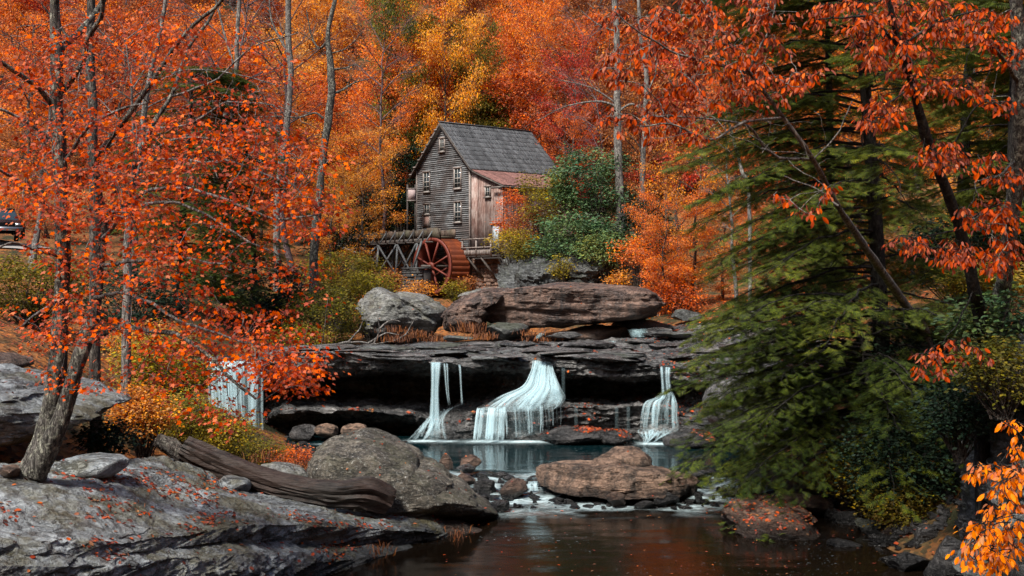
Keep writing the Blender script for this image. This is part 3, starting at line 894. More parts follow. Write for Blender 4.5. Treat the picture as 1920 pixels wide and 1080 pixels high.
# ------------------------------------------------------------------ stream water
wx = np.arange(-13, 26, .13); wy = np.concatenate([np.arange(3, 20, .3), np.arange(20, 42, .11)])
WX, WY = np.meshgrid(wx, wy, indexing='ij')
wxf, wyf = WX.ravel(), WY.ravel()
p2 = np.stack([wxf, wyf, np.zeros_like(wxf)], 1)
ydis = wyf + .5 * fbm(p2 * .5, 4, 3)
t = np.clip((ydis - 26.9) / 3.3, 0, 1); t = t * t * (3 - 2 * t)
rip = np.clip(1 - np.abs(ydis - 28.1) / 2.6, 0, 1) ** .8
wz = .3 * t + rip * .075 * fbm(p2 * np.array([1.4, 2.6, 1]), 8, 4) + .006 * fbm(p2 * np.array([1.2, 3, 1]), 12, 3)
foam = rip * np.clip(.46 + 1.0 * fbm(p2 * np.array([1.3, 2.6, 1]), 30, 4), 0, 1) * .85
fall_feet = [(P(1140 - 330, 823, 36.5), 1.0, .34), (P(955, 823, 36.4), 1.7, .42), (P(1240, 826, 35.9), .9, .4), (P(440, 815, 37.0), 1.3, .6), (P(665, 838, 35.8), 1.3, .16)]
for c, sx_, sy_ in fall_feet:
    foam = np.maximum(foam, np.exp(-((wxf - c[0]) / sx_) ** 4 - ((wyf - c[1] + .1) / sy_) ** 2))
me = np_mesh('water', np.stack([wxf, wyf, wz], 1), None, None, True, grid_faces(len(wx), len(wy)))
fa = me.attributes.new('foam', 'FLOAT', 'POINT')
fa.data.foreach_set('value', np.clip(foam, 0, 1).astype(np.float32))
def water_mat():
    k = NT('stream_water')
    p = k.pos()
    at = k.n('ShaderNodeAttribute', attribute_name='foam')
    n1 = k.noise(k.mapping(p, (.9, 2.6, 1)), 2.2, 4, .6, .5)
    n2 = k.noise(k.mapping(p, (1.5, 5.5, 1)), 4.5, 4, .6, .3)
    st = k.noise(k.mapping(p, (1.3, 6.0, 1)), 3.2, 6, .7, .9)
    fo = k.math('MULTIPLY', at.outputs['Fac'], k.ramp(st, [(.36, 0), (.62, 1)]))
    fo = k.math('ADD', fo, k.math('MULTIPLY', k.math('POWER', at.outputs['Fac'], 3.0), .5), clamp=True)
    # bubbles carried down from the falls
    bub = k.ramp(k.noise(k.mapping(p, (1.0, 2.2, 1)), 9.0, 3, .6), [(.66, 0), (.70, 1)])
    reg = k.ramp(k.noise(k.mapping(p, (.35, .8, 1)), .5, 4, .6), [(.50, 0), (.64, .6)])
    fo = k.math('MAXIMUM', fo, k.math('MULTIPLY', bub, reg))
    sy = k.n('ShaderNodeSeparateXYZ'); k.l(p, sy.inputs[0])
    my = k.n('ShaderNodeMapRange'); k.l(sy.outputs[1], my.inputs[0]); my.inputs[1].default_value = 26.5; my.inputs[2].default_value = 31.0
    deep = k.mix(my.outputs[0], k.mix(k.noise(p, .4, 4, .5), (.007, .004, .002), (.003, .0025, .002)), (.002, .010, .012))  # teal paints in the reflected falls; brown mixes tannin with painted warm reflections
    col = k.mix(fo, deep, (.62, .78, .82))
    h = k.math('ADD', k.math('MULTIPLY', n1, .7), k.math('MULTIPLY', n2, .35))
    b = k.bump(h, .16, .03)
    pr = k.principled(col, k.math('ADD', k.math('MULTIPLY', fo, .5), .02), b, .5)
    pr.inputs['IOR'].default_value = 1.33
    return k.finish(pr.outputs[0])
me.materials.append(water_mat())
wo = bpy.data.objects.new('water', me); COL.objects.link(wo); wo['kind'] = 'structure'

# thin water running over the ledge top
def sheet(name, paths, nu, nv, mat, label=None, cat=None, kind=None, amp=.05, seed=3, freq=14, parent=None, group=None, step=0.0):
    c = np.array([resample(PA(q), 10) for q in paths])
    V, Q = loft(c, nu, nv, True, True)
    u = np.repeat(np.linspace(0, 1, nu), nv); v = np.tile(np.linspace(0, 1, nv), nu)
    n = fbm(np.stack([u * freq, v * 1.5, u * 0], 1), seed, 4)
    V[:, 1] -= .22 * amp * n + .02
    V[:, 2] += .25 * amp * n * (v < .15)
    if step:
        ph = v * 5.5 + .8 * fbm(np.stack([u * 3.5, u * 0 + seed, v * 2], 1), seed + 2, 3)
        fr = ph - np.floor(ph)
        V[:, 1] -= step * np.sqrt(np.clip(fr, 0, 1)) * np.clip(v * 6, 0, 1) * np.clip((1 - v) * 6, 0, 1)
        V[:, 2] += .35 * step * np.clip(1 - fr * 2, 0, 1) * np.clip((1 - v) * 6, 0, 1)
    o = obj(name, V, None, mat, parent, True, Q, np.stack([u, v], 1), origin=V.mean(0))
    set_props(o, label, cat, group, kind)
    return o
fm1 = falls_mat('falls_water_main', 20, .8, .38, .62, .95, edge=.10)
fm2 = falls_mat('falls_water_thin', 17, .6, .50, .70, .75, seed=7, edge=.12)
fm3 = falls_mat('falls_water_veil', 22, .28, .44, .66, .85, seed=3, edge=.03)
fm6 = falls_mat('falls_water_back', 13, .5, .54, .74, .45, seed=15, edge=.15)
fm4 = falls_mat('falls_water_drips', 18, .5, .54, .66, .6, seed=11)
# left curtain
st_hi = strand_mat('falls_strand_bright', .66)
st_mid = strand_mat('falls_strand', .36)
st_lo = strand_mat('falls_strand_faint', .30)
def strands(paths, n, w, mat, seed, parent, vs=(0, .1), ve=(.9, 1.0), jit=.10, wander=.03, clump=0.0):
    """many soft threads of water that follow the fall's own flow lines"""
    r = np.random.default_rng(seed)
    nv = 26
    c = np.array([resample(PA(q), 40) for q in paths])          # (paths, 40, 3)
    VV = []; UV = []; QQ = []; base = 0
    cen = r.uniform(0, 1, max(3, n // 7))
    for k in range(n):
        u0 = r.uniform(0, 1) if r.uniform() > clump else float(np.clip(r.choice(cen) + r.normal(0, .025), 0, 1))
        ww = r.uniform(*w)
        v0 = r.uniform(*vs); v1 = r.uniform(*ve)
        t = np.linspace(v0, v1, nv)
        wl = wander * np.cumsum(r.normal(0, .25, nv)) * .35
        rows = []
        for s in (-1, 0, 1):
            u = np.clip(u0 + wl + s * ww / 2 * (1 + .5 * t), 0, 1) * (len(c) - 1)
            i0 = np.clip(np.floor(u).astype(int), 0, len(c) - 2); fu = (u - i0)[:, None]
            tt = t * 39; j0 = np.clip(np.floor(tt).astype(int), 0, 38); fj = (tt - j0)[:, None]
            p = (c[i0, j0] * (1 - fu) + c[i0 + 1, j0] * fu) * (1 - fj) + (c[i0, j0 + 1] * (1 - fu) + c[i0 + 1, j0 + 1] * fu) * fj
            rows.append(p)
        off = r.uniform(-jit, jit)
        P3 = np.stack(rows, 1)                                   # (nv,3,3)
        P3[:, :, 1] -= off + .03; P3[:, 1, 1] -= .015
        VV.append(P3.reshape(-1, 3))
        UV.append(np.stack([np.tile([0, .5, 1.0], nv), np.repeat(np.linspace(0, 1, nv), 3)], 1))
        QQ.append(grid_faces(nv, 3) + base); base += nv * 3
    obj('veil', np.concatenate(VV), None, mat, parent, True, np.concatenate(QQ), np.concatenate(UV))

def falls(label, body, threads, group=None):
    r = empty('waterfall', PA([body[0][0][0][0]])[0], label, 'waterfall', group)
    for k, (paths, mat) in enumerate(body):
        sheet('water_body', paths, 80, 60, mat, amp=.03, seed=30 + k * 7, freq=5, parent=r)
    for k, (paths, n, w, mat, kw) in enumerate(threads):
        strands(paths, n, w, mat, 200 + k * 11 + n, r, **kw)
    return r
fb = falls_mat('falls_body', 5, .8, .40, .66, .42, seed=2, edge=.30)
fb2 = falls_mat('falls_body_thin', 6, .6, .46, .72, .26, seed=4, edge=.30)
A1 = [[(386, 677, 37.3), (388, 684, 36.8), (390, 740, 36.6), (393, 818, 36.5)], [(440, 677, 37.3), (441, 684, 36.7), (443, 740, 36.5), (446, 818, 36.4)], [(495, 677, 37.3), (495, 684, 36.8), (495, 750, 36.6), (496, 818, 36.5)]]
falls('wide white curtain waterfall behind the red maple branches at the left end of the ledge', [(A1, fb)],
      [(A1, 70, (.015, .06), st_mid, dict(ve=(.75, 1.0), clump=.5)), (A1, 40, (.008, .02), st_hi, dict(ve=(.6, 1.0), clump=.7))])
B1 = [[(807, 679, 37.0), (808, 686, 36.4), (808, 740, 36.2), (802, 824, 36.0)], [(828, 679, 37.0), (827, 686, 36.4), (823, 740, 36.2), (828, 824, 36.0)]]
B2 = [[(826, 681, 37.0), (828, 688, 36.4), (834, 735, 36.2), (840, 764, 36.2)], [(850, 681, 37.0), (850, 688, 36.4), (848, 735, 36.2), (850, 764, 36.2)]]
B3 = [[(857, 683, 37.0), (860, 690, 36.4), (863, 730, 36.3), (864, 760, 36.3)], [(865, 683, 37.0), (867, 690, 36.4), (868, 730, 36.3), (871, 758, 36.3)]]
B4 = [[(808, 776, 37.0), (796, 788, 36.4), (780, 806, 36.0), (762, 825, 35.7)], [(826, 768, 37.0), (820, 782, 36.2), (814, 804, 35.9), (806, 826, 35.6)], [(876, 755, 37.0), (850, 764, 36.3), (834, 786, 35.9), (846, 826, 35.7)]]
falls('tall thin double-strand waterfall fanning over a dark mound left of the main fall', [(B1, fb)],
      [(B1, 20, (.10, .28), st_mid, {}), (B1, 8, (.05, .1), st_hi, {}), (B2, 12, (.04, .12), st_lo, dict(ve=(.8, 1), clump=.6)), (B3, 7, (.2, .5), st_lo, dict(ve=(.8, 1))), (B4, 44, (.02, .07), st_lo, dict(vs=(0, .4), ve=(.6, 1), wander=.12, clump=.6))])
C1 = [[(998, 671, 38.4), (998, 682, 37.5), (993, 700, 37.2), (978, 724, 36.9), (938, 742, 36.7), (897, 768, 36.3)],
      [(1010, 671, 38.4), (1010, 682, 37.5), (1006, 702, 37.2), (998, 726, 36.8), (970, 748, 36.5), (944, 772, 36.2)],
      [(1022, 671, 38.4), (1022, 682, 37.5), (1022, 704, 37.2), (1020, 728, 36.8), (1004, 750, 36.5), (990, 771, 36.2)],
      [(1036, 671, 38.4), (1036, 684, 37.5), (1042, 704, 37.2), (1052, 728, 36.8), (1060, 746, 36.8), (1046, 767, 36.5)]]
C2 = [[(895, 764, 36.7), (893, 772, 36.2), (890, 795, 36.05), (886, 827, 35.9)], [(946, 762, 36.5), (947, 772, 36.1), (946, 795, 35.95), (946, 828, 35.8)]]
C3 = [[(944, 762, 36.5), (946, 770, 36.1), (948, 792, 36.0), (950, 824, 35.9)], [(1018, 758, 36.5), (1019, 768, 36.2), (1020, 792, 36.1), (1020, 812, 36.0)]]
C4 = [[(1016, 756, 36.6), (1018, 768, 36.3), (1020, 790, 36.2), (1020, 808, 36.2)], [(1052, 754, 36.9), (1054, 768, 36.7), (1054, 790, 36.6), (1054, 806, 36.5)]]
falls('broad bright central waterfall sliding down a step and spilling off the lower ledge', [(C1, fb), (C2, fb), (C3, fb2)],
      [(C1, 90, (.03, .09), st_mid, dict(vs=(0, .25), ve=(.75, 1), wander=.10)), (C1[:3], 60, (.02, .06), st_hi, dict(vs=(0, .3), ve=(.6, 1), wander=.10, clump=.5)), (C1[2:], 30, (.03, .08), st_lo, dict(vs=(.2, .6), ve=(.7, 1), wander=.2)),
       (C2, 44, (.03, .09), st_hi, dict(ve=(.85, 1), clump=.4)), (C3, 40, (.01, .035), st_mid, dict(ve=(.6, 1), clump=.75)), (C4, 14, (.01, .04), st_lo, dict(ve=(.6, 1), clump=.8))])
D1 = [[(1236, 684, 37.4), (1237, 694, 36.7), (1239, 715, 36.6), (1240, 748, 36.6)], [(1258, 686, 37.4), (1258, 694, 36.7), (1257, 715, 36.6), (1264, 748, 36.6)]]
D2 = [[(1240, 736, 36.9), (1226, 746, 36.7), (1206, 758, 36.5), (1198, 808, 36.4)], [(1250, 734, 36.8), (1246, 746, 36.5), (1238, 758, 36.3), (1234, 808, 36.2)], [(1263, 734, 36.9), (1267, 748, 36.6), (1271, 762, 36.4), (1273, 808, 36.3)]]
D3 = [[(1198, 803, 36.5), (1196, 810, 36.2), (1206, 826, 35.8), (1198, 838, 35.5)], [(1236, 802, 36.4), (1232, 809, 36.0), (1222, 820, 35.6), (1208, 836, 35.3)], [(1274, 802, 36.5), (1268, 809, 36.1), (1246, 820, 35.6), (1216, 838, 35.3)]]
falls('slender waterfall at the right end of the ledge widening into a veil above the pool', [(D1, fb2), (D2, fb2)],
      [(D1, 18, (.10, .3), st_mid, {}), (D2, 70, (.015, .05), st_mid, dict(vs=(0, .35), ve=(.75, 1), wander=.05, clump=.5)), (D2, 20, (.01, .03), st_hi, dict(vs=(0, .3), ve=(.6, 1), clump=.6)), (D3, 50, (.03, .09), st_mid, dict(vs=(0, .4), ve=(.5, 1), wander=.2))])
for k, (x, y0, y1) in enumerate([(1056, 690, 742), (1156, 762, 806), (1178, 762, 806), (1080, 762, 800)]):
    sheet('trickle', [[(x - 4, y0, 36.9), (x - 4, y0 + 5, 36.5), (x - 4, y1, 36.4)], [(x + 4, y0, 36.9), (x + 4, y0 + 5, 36.5), (x + 4, y1, 36.4)]], 12, 40, fb2,
          ['faint trickle of water under the ledge lip right of the central fall', 'thin trickle off the lower ledge between central and right falls, the left of a pair', 'thin trickle off the lower ledge nearest the right waterfall', 'short faint trickle on the dark lower step beside the central fall'][k], 'trickle', amp=.02, seed=50 + k, freq=3)
# water on top: small cascades
fm5 = falls_mat('cascade_water', 9, 3.2, .46, .60, .85, seed=19, edge=.35)
sheet('water_slide', [[(1175, 615, 46.6), (1178, 622, 45.8), (1182, 632, 45.2)], [(1215, 614, 46.6), (1216, 622, 45.8), (1218, 632, 45.2)]], 40, 24, fm5, 'small white cascade among the rocks right of the overhanging boulder', 'cascade', amp=.08, seed=61, freq=6)
sheet('water_slide', [[(1140, 640, 43.6), (1130, 648, 42.4), (1118, 656, 41.4)], [(1156, 638, 43.6), (1160, 648, 42.4), (1188, 657, 41.4)]], 40, 24, fm5, 'low white riffle on the ledge top below the small cascade', 'cascade', amp=.05, seed=62, freq=6)
sheet('water_slide', [[(1026, 612, 47.6), (1012, 622, 47.2), (1002, 634, 46.8)], [(1037, 614, 47.6), (1028, 622, 47.2), (1010, 635, 46.8)]], 30, 24, fm5, 'short chute of bright water under the overhanging boulder', 'cascade', amp=.03, seed=63, freq=3)
sheet('water_slide', [[(990, 902, 28.6), (990, 908, 28.3), (988, 920, 28.1)], [(1008, 902, 28.6), (1008, 908, 28.3), (1010, 920, 28.1)]], 30, 20, fm3, 'tiny white spill between the tan boulder and the dark rocks', 'cascade', amp=.03, seed=64, freq=5)

# ------------------------------------------------------------------ boulders
def RO(*a, **k): return rock_outline(*a, **k)
RO('boulder', [(905, 600), (903, 570), (918, 556), (960, 541), (1010, 535), (1100, 534), (1180, 536), (1215, 541), (1236, 556), (1238, 575), (1222, 592), (1170, 600), (1110, 604), (1040, 611), (980, 615), (930, 611)], 48.5, 5.5, M['bigslab'],
   'huge flat-topped red-brown boulder overhanging the stream below the mill', level=6, seed=5, rough=.03, facets=1, strata=.22, box=9)
RO('boulder', [(832, 600), (838, 578), (862, 562), (890, 549), (925, 541), (960, 543), (950, 560), (915, 575), (910, 600), (905, 622), (860, 622), (835, 615)], 49.2, 5, M['bigslab'],
   'layered grey boulder wedged against the left end of the huge overhanging boulder', level=6, seed=6, rough=.05, facets=3, strata=.2, box=5)
RO('boulder', [(688, 645), (668, 600), (684, 552), (704, 538), (728, 548), (765, 572), (804, 590), (824, 606), (808, 632), (760, 640)], 50, 6, M['pale'],
   'pale grey rounded boulder below the flume, left of its brown-tinged neighbour', level=6, seed=7, rough=.05, facets=9, strata=.16, box=5)
RO('boulder', [(738, 556), (752, 548), (775, 551), (812, 566), (838, 582), (840, 602), (824, 622), (785, 612), (752, 586)], 51.5, 6, M['pale'],
   'pale boulder with brown stains between the left grey boulder and the overhang', level=6, seed=8, rough=.05, facets=8, strata=.16, box=5)
RO('boulder', [(860, 560), (885, 546), (915, 540), (950, 539), (940, 552), (905, 556), (875, 566)], 53, 4, M['pale'], 'low grey slab of rock just behind the overhanging boulder', level=4, seed=9, rough=.04)
RO('boulder', [(915, 608), (960, 604), (990, 608), (985, 625), (975, 636), (920, 636)], 47.5, 2.5, M['cliff'], 'grey squared block under the left end of the overhang', level=4, seed=10, rough=.06)
RO('boulder', [(1060, 622), (1100, 612), (1170, 612), (1180, 625), (1160, 640), (1080, 642)], 47.8, 2.5, M['brown'], 'brown wet block in the dark under the overhanging boulder', level=4, seed=12, rough=.06)
RO('boulder', [(1150, 605), (1180, 597), (1230, 600), (1260, 608), (1240, 622), (1170, 622)], 49, 3, M['dark'], 'dark angular block at the right foot of the overhanging boulder', level=4, seed=13, rough=.06)
RO('boulder', [(578, 870), (590, 845), (615, 828), (645, 822), (668, 813), (700, 818), (740, 835), (790, 868), (850, 905), (900, 940), (938, 970), (940, 984), (900, 992), (850, 985), (780, 970), (700, 968), (640, 910), (590, 895)], 25.4, 3.4, M['speckled'],
   'big lichen-speckled boulder sloping down to the pool behind the fallen log', level=6, seed=14, rough=.04, facets=2, strata=.13, tilt=.30, box=6.0)
RO('boulder', [(1003, 894), (1008, 877), (1050, 870), (1100, 868), (1140, 862), (1180, 866), (1220, 874), (1262, 887), (1302, 900), (1316, 912), (1300, 921), (1200, 925), (1080, 921), (1020, 912)], 28.2, 3.2, M['tan'],
   'wide tan boulder with a split peak sitting in mid stream', level=6, seed=15, rough=.045, facets=9, strata=.14, tilt=.2, box=5)
RO('boulder', [(1120, 866), (1138, 846), (1160, 837), (1192, 840), (1214, 852), (1226, 872), (1190, 884), (1130, 880)], 29.0, 2.0, M['tan'], 'upper pinkish peak of rock behind the wide tan boulder', level=4, seed=16, rough=.06)
RO('boulder', [(1356, 1000), (1362, 975), (1364, 945), (1390, 936), (1440, 934), (1490, 950), (1522, 985), (1540, 1000), (1500, 1012), (1400, 1014)], 24.5, 2.6, M['brown'],
   'leaf-strewn two-layered boulder at the right edge of the lower pool', level=5, seed=17, rough=.06, facets=4, strata=.16, tilt=.35)
RO('rock', [(1396, 880), (1420, 856), (1455, 853), (1440, 880), (1410, 905), (1390, 900)], 29.5, 1.6, M['pale'], 'pale slanted rock leaning out from under the hemlock boughs', level=4, seed=18)
RO('rock', [(1435, 915), (1440, 870), (1475, 858), (1500, 880), (1495, 925), (1460, 930)], 29, 1.6, M['brown'], 'brown block behind the pale slanted rock under the hemlock', level=4, seed=19)
RO('rock', [(1460, 925), (1468, 905), (1500, 897), (1525, 912), (1530, 930), (1490, 938)], 27.5, 1.4, M['brown'], 'pinkish rock with fallen leaves just above the leaf-strewn boulder', level=4, seed=20)
RO('rock', [(1450, 945), (1480, 928), (1530, 930), (1560, 950), (1545, 965), (1490, 962)], 26, 1.4, M['brown'], 'low flat brown rock touching the back of the leaf-strewn boulder', level=4, seed=21)
RO('rock', [(1330, 790), (1320, 750), (1345, 715), (1385, 705), (1420, 740), (1420, 800), (1370, 810)], 35.2, 3, M['ledge'], 'grey rounded rock half hidden by hemlock at the right end of the ledge', level=4, seed=22)
RO('rock_outcrop', [(-220, 700), (-60, 688), (0, 700), (80, 722), (150, 748), (205, 768), (222, 780), (205, 795), (170, 798), (120, 806), (60, 822), (0, 830), (-120, 838), (-230, 830)], 20.5, 6, M['slab'],
   'grey outcrop jutting out over a dark hollow beside the maple trunks', 'rock outcrop', level=6, seed=24, rough=.045, facets=3, strata=.16, box=4)
RO('rock', [(-60, 668), (0, 660), (35, 668), (60, 690), (40, 700), (0, 690), (-60, 690)], 23, 1.6, M['brown'], 'flat purple-brown rock lying on the grassy bank left of the maple', level=4, seed=25)
RO('rock', [(110, 866), (150, 855), (220, 857), (250, 866), (240, 888), (190, 893), (130, 885)], 18.2, 1.4, M['slab'], 'low grey block on the slab just right of the maple roots', level=4, seed=26, rough=.06)
RO('rock', [(0, 885), (5, 874), (25, 872), (40, 880), (36, 891), (10, 893)], 16.3, .5, M['tan'], 'small ochre stone at the foot of the maple trunks', level=3, seed=27)
RO('rock', [(478, 888), (490, 872), (515, 866), (545, 872), (575, 890), (580, 906), (530, 912), (490, 905)], 26.5, 1.4, M['pale'], 'pale cracked rock between the log and the speckled boulder', level=4, seed=28)
RO('rock', [(408, 905), (420, 893), (445, 896), (470, 912), (460, 925), (430, 922)], 22.4, 1.0, M['slab'], 'small pale rock propping up the fallen log', level=4, seed=29)
RO('rock', [(785, 985), (830, 972), (880, 984), (898, 1000), (870, 1004), (800, 1000)], 24.5, 1.4, M['brown'], 'brown wet stone between the slab tip and the speckled boulder', level=4, seed=31)
RO('rock', [(845, 997), (880, 990), (905, 993), (900, 1003), (860, 1006)], 24.3, .8, M['tan'], 'flat orange-brown stone at the waterline by the slab tip', level=3, seed=32)
RO('rock', [(548, 825), (545, 808), (560, 798), (585, 797), (594, 808), (590, 825)], 36.6, 1.2, M['dark'], 'dark boulder at the foot of the ledge near the left waterfall', level=4, seed=33)
RO('rock', [(592, 812), (600, 796), (620, 795), (635, 806), (628, 818), (600, 818)], 36.4, .9, M['tan'], 'tan angular rock left of a twin below the ledge', level=4, seed=34)
RO('rock', [(641, 814), (645, 799), (662, 795), (685, 797), (684, 812), (660, 818)], 36.4, .9, M['tan'], 'tan flat-topped rock right of a twin below the ledge', level=4, seed=35)
RO('rock_shelf', [(1012, 826), (1015, 806), (1050, 801), (1110, 801), (1140, 806), (1145, 822), (1090, 832), (1030, 832)], 36.0, 1.6, M['dark'], 'low dark shelf strewn with orange leaves at the foot of the falls', 'rock shelf', level=5, seed=36, strata=.08)
RO('rock_shelf', [(1120, 828), (1130, 808), (1160, 805), (1180, 812), (1185, 826), (1150, 834)], 35.9, 1.4, M['dark'], 'small leafy dark shelf right beside the longer one at the falls foot', 'rock shelf', level=4, seed=37, strata=.08)
RO('rock_shelf', [(1245, 835), (1262, 815), (1300, 806), (1340, 812), (1345, 835), (1300, 842)], 35.4, 1.8, M['dark'], 'dark leaf-covered shelf beside the foot of the right waterfall', 'rock shelf', level=4, seed=38, strata=.06)
blobs = [  # px, bottom, d, w, h, mat, label
 (836, 880, 30.6, 30, 32, 'brown', 'upright notched brown stone at the left edge of the upper pool'),
 (878, 884, 30.0, 50, 32, 'brown', 'wedge-shaped brown stone at the pool edge beside the notched one'),
 (808, 884, 30.2, 28, 16, 'brown', 'small reddish stone tucked behind the speckled boulder'),
 (876, 888, 29.6, 42, 18, 'dark', 'rounded dark stone in front of the wedge-shaped stone'),
 (870, 910, 29.0, 44, 24, 'brown', 'reddish stone at the water edge right of the speckled boulder'),
 (910, 928, 28.3, 46, 30, 'dark', 'dark angular stone in the riffle, left of a brown one'),
 (962, 928, 28.0, 56, 32, 'brown', 'brown peaked stone in the riffle just left of the small spill'),
 (905, 905, 29.2, 24, 14, 'dark', 'small dark stone between the riffle stones and the speckled boulder'),
 (880, 935, 27.6, 26, 16, 'dark', 'little dark stone close against the sloping speckled boulder'),
 (930, 960, 26.4, 70, 24, 'dark', 'low dark stone half sunk at the tip of the speckled boulder'),
 (1158, 948, 26.9, 44, 26, 'brown', 'red-brown stone in front of the wide tan boulder'),
 (1215, 938, 27.3, 70, 22, 'brown', 'flat brown stone touching the front of the tan boulder'),
 (1250, 944, 26.9, 56, 22, 'dark', 'grey flat stone at the right of the little pile before the tan boulder'),
 (1205, 952, 26.6, 46, 14, 'dark', 'small dark rounded stone lowest in the pile before the tan boulder'),
 (1300, 900, 29.4, 46, 18, 'dark', 'dark rounded stone behind the right end of the tan boulder'),
 (1292, 924, 28.0, 40, 36, 'brown', 'brown stone leaning on the right flank of the tan boulder'),
 (1330, 893, 30.0, 34, 14, 'dark', 'dark pointed stone where the upper pool spills over at the right'),
 (1410, 925, 28.0, 50, 28, 'dark', 'dark stone under the lowest hemlock bough by the riffle'),
 (1590, 985, 25.0, 60, 26, 'dark', 'dark jagged stone on the right shore beyond the leafy boulder'),
 (1560, 975, 25.4, 40, 22, 'dark', 'dark stone on the right shore nearest the leafy boulder'),
 (1630, 1000, 24.2, 56, 30, 'cliff', 'grey slanted stone at the right waterline'),
 (1680, 1010, 23.4, 70, 30, 'brown', 'brown stone on the shore under the lower hemlock boughs'),
 (1700, 1072, 21.0, 110, 40, 'dark', 'broad dark wet stone at the lower right waterline'),
 (1790, 1085, 20.2, 130, 80, 'dark', 'large dark block below the rock wall in the lower right'),
 (1850, 1100, 19.0, 110, 90, 'cliff', 'shadowed block beside the orange bush at the bottom right'),
 (1580, 1030, 23.0, 70, 22, 'dark', 'flat dark stone just right of the leafy two-layered boulder'),
 (1740, 1020, 22.2, 60, 34, 'dark', 'dark stone in deep shade near the right rock wall'),
]
for k, (px, py, d, w, h, m, lab) in enumerate(blobs):
    rock_blob('rock', px, py, d, w, h, M[m], lab, 100 + k * 3, level=4)
# countless small stones of the riffle and the shore
protoS = [np.concatenate([a]) for a in [ico(2)[0]]]
A = Acc(); r_ = np.random.default_rng(91)
def pebble(px, py, d, w, h):
    V, T = ico(2)
    c = P(px, py, d); W = w * d / F / 2; Hh = h * d / F / 2
    s = int(r_.integers(1e6))
    V = rock_surface(V * np.array([W, W * r_.uniform(.7, 1.1), Hh]) * 1.3, s, W, 9, .05, 0.0, 1.0, .45, .7)
    A.add(V + c, None, T)
for k in range(240):
    px = r_.uniform(850, 1400); d = r_.uniform(26.6, 30.0); z = .3 * np.clip((d - 26.9) / 3.3, 0, 1)
    py = 540 + (CZ - z) * F / d
    pebble(px, py, d, 7 + 26 * r_.uniform() ** 2.2, 5 + 11 * r_.uniform() ** 2)
for k in range(420):
    px = r_.uniform(1380, 1850); d = r_.uniform(22, 28)
    x = (px - 960) * d / F
    z = H([x], [d])[0]
    if z < -.1: continue
    pebble(px, 540 + (CZ - z - .05) * F / d, d, r_.uniform(10, 34), r_.uniform(6, 18))
for k in range(60):
    px = r_.uniform(490, 760); d = r_.uniform(35.6, 37.5)
    pebble(px, 540 + (CZ - .3) * F / d, d, r_.uniform(6, 22), r_.uniform(4, 9))
set_props(A.obj('small_stones', M['dark'], None, True), kind='stuff', label='small wet stones scattered through the riffle and along the shore')
# broken slabs on the ledge top and the right bank
slabs = [(1290, 605, 50, 60, 26), (1330, 625, 47, 70, 22), (1210, 596, 54, 40, 18), (1380, 640, 44, 90, 26), (1110, 652, 41, 110, 14), (960, 650, 42, 90, 12), (720, 655, 41.5, 110, 9), (1260, 655, 41, 90, 14), (1330, 665, 39, 90, 16), (860, 640, 45, 60, 12), (1060, 636, 45, 80, 14), (1240, 628, 46, 60, 14), (1420, 600, 47, 80, 26), (1480, 640, 42, 80, 26), (1290, 578, 56, 50, 16)]
slab_lab = ['grey ledge block on the leafy bank right of the overhang', 'flat wet slab on the bank above the right waterfall', 'small leafy block beside the right end of the overhang', 'broad grey slab on the right bank beside the hemlock tips',
 'long dark slab on the ledge top between central and right falls', 'thin flat slab on the ledge top behind the central waterfall', 'wide thin slab at the left of the ledge top', 'dark slab right of the low riffle on the ledge top',
 'dark slab at the ledge brink above the right waterfall', 'small dry slab left of the bright chute', 'dark slab in the shade right of the bright chute', 'wet block between small cascade and riffle', 'pale slab high on the right bank behind hemlock tips', 'leaf-covered slab behind the drooping hemlock boughs', 'small brown block on the orange leaf slope']
for k, (px, py, d, w, h) in enumerate(slabs):
    rock_blob('rock_slab', px, py, d, w, h, M['ledge' if k % 3 else 'cliff'], slab_lab[k], 300 + k * 5, depth=w * d / F * .7, level=4, cat='rock slab', facets=12, rough=.05)

# cliff right of the mill
CC = [
 colp(935,  [(500, 67), (506, 65), (512, 63.5), (520, 62.5), (528, 62), (540, 60.5), (570, 60), (610, 60)]),
 colp(985,  [(462, 67), (476, 65), (486, 62.5), (494, 61.6), (515, 60), (535, 59.5), (570, 59), (610, 59)]),
 colp(1040, [(440, 66), (455, 64), (475, 62), (484, 60.0), (505, 59), (535, 58.8), (570, 58), (610, 58)]),
 colp(1110, [(455, 66), (470, 63), (482, 60), (488, 58.8), (510, 58.4), (535, 58.2), (570, 58), (610, 58)]),
 colp(1150, [(470, 66), (480, 63), (490, 60.5), (496, 59.8), (515, 59.6), (535, 59.4), (570, 59), (610, 59)]),
 colp(1200, [(490, 68), (500, 66), (510, 64), (520, 63), (530, 62.4), (545, 62), (570, 61.6), (610, 61)]),
]
loft_rock('cliff', CC, 180, 140, M['cliff'], 'grey rock cliff draped with shrubs just right of the mill', 'cliff', amt=.55, namt=.30, seed=41, fz=1.8)
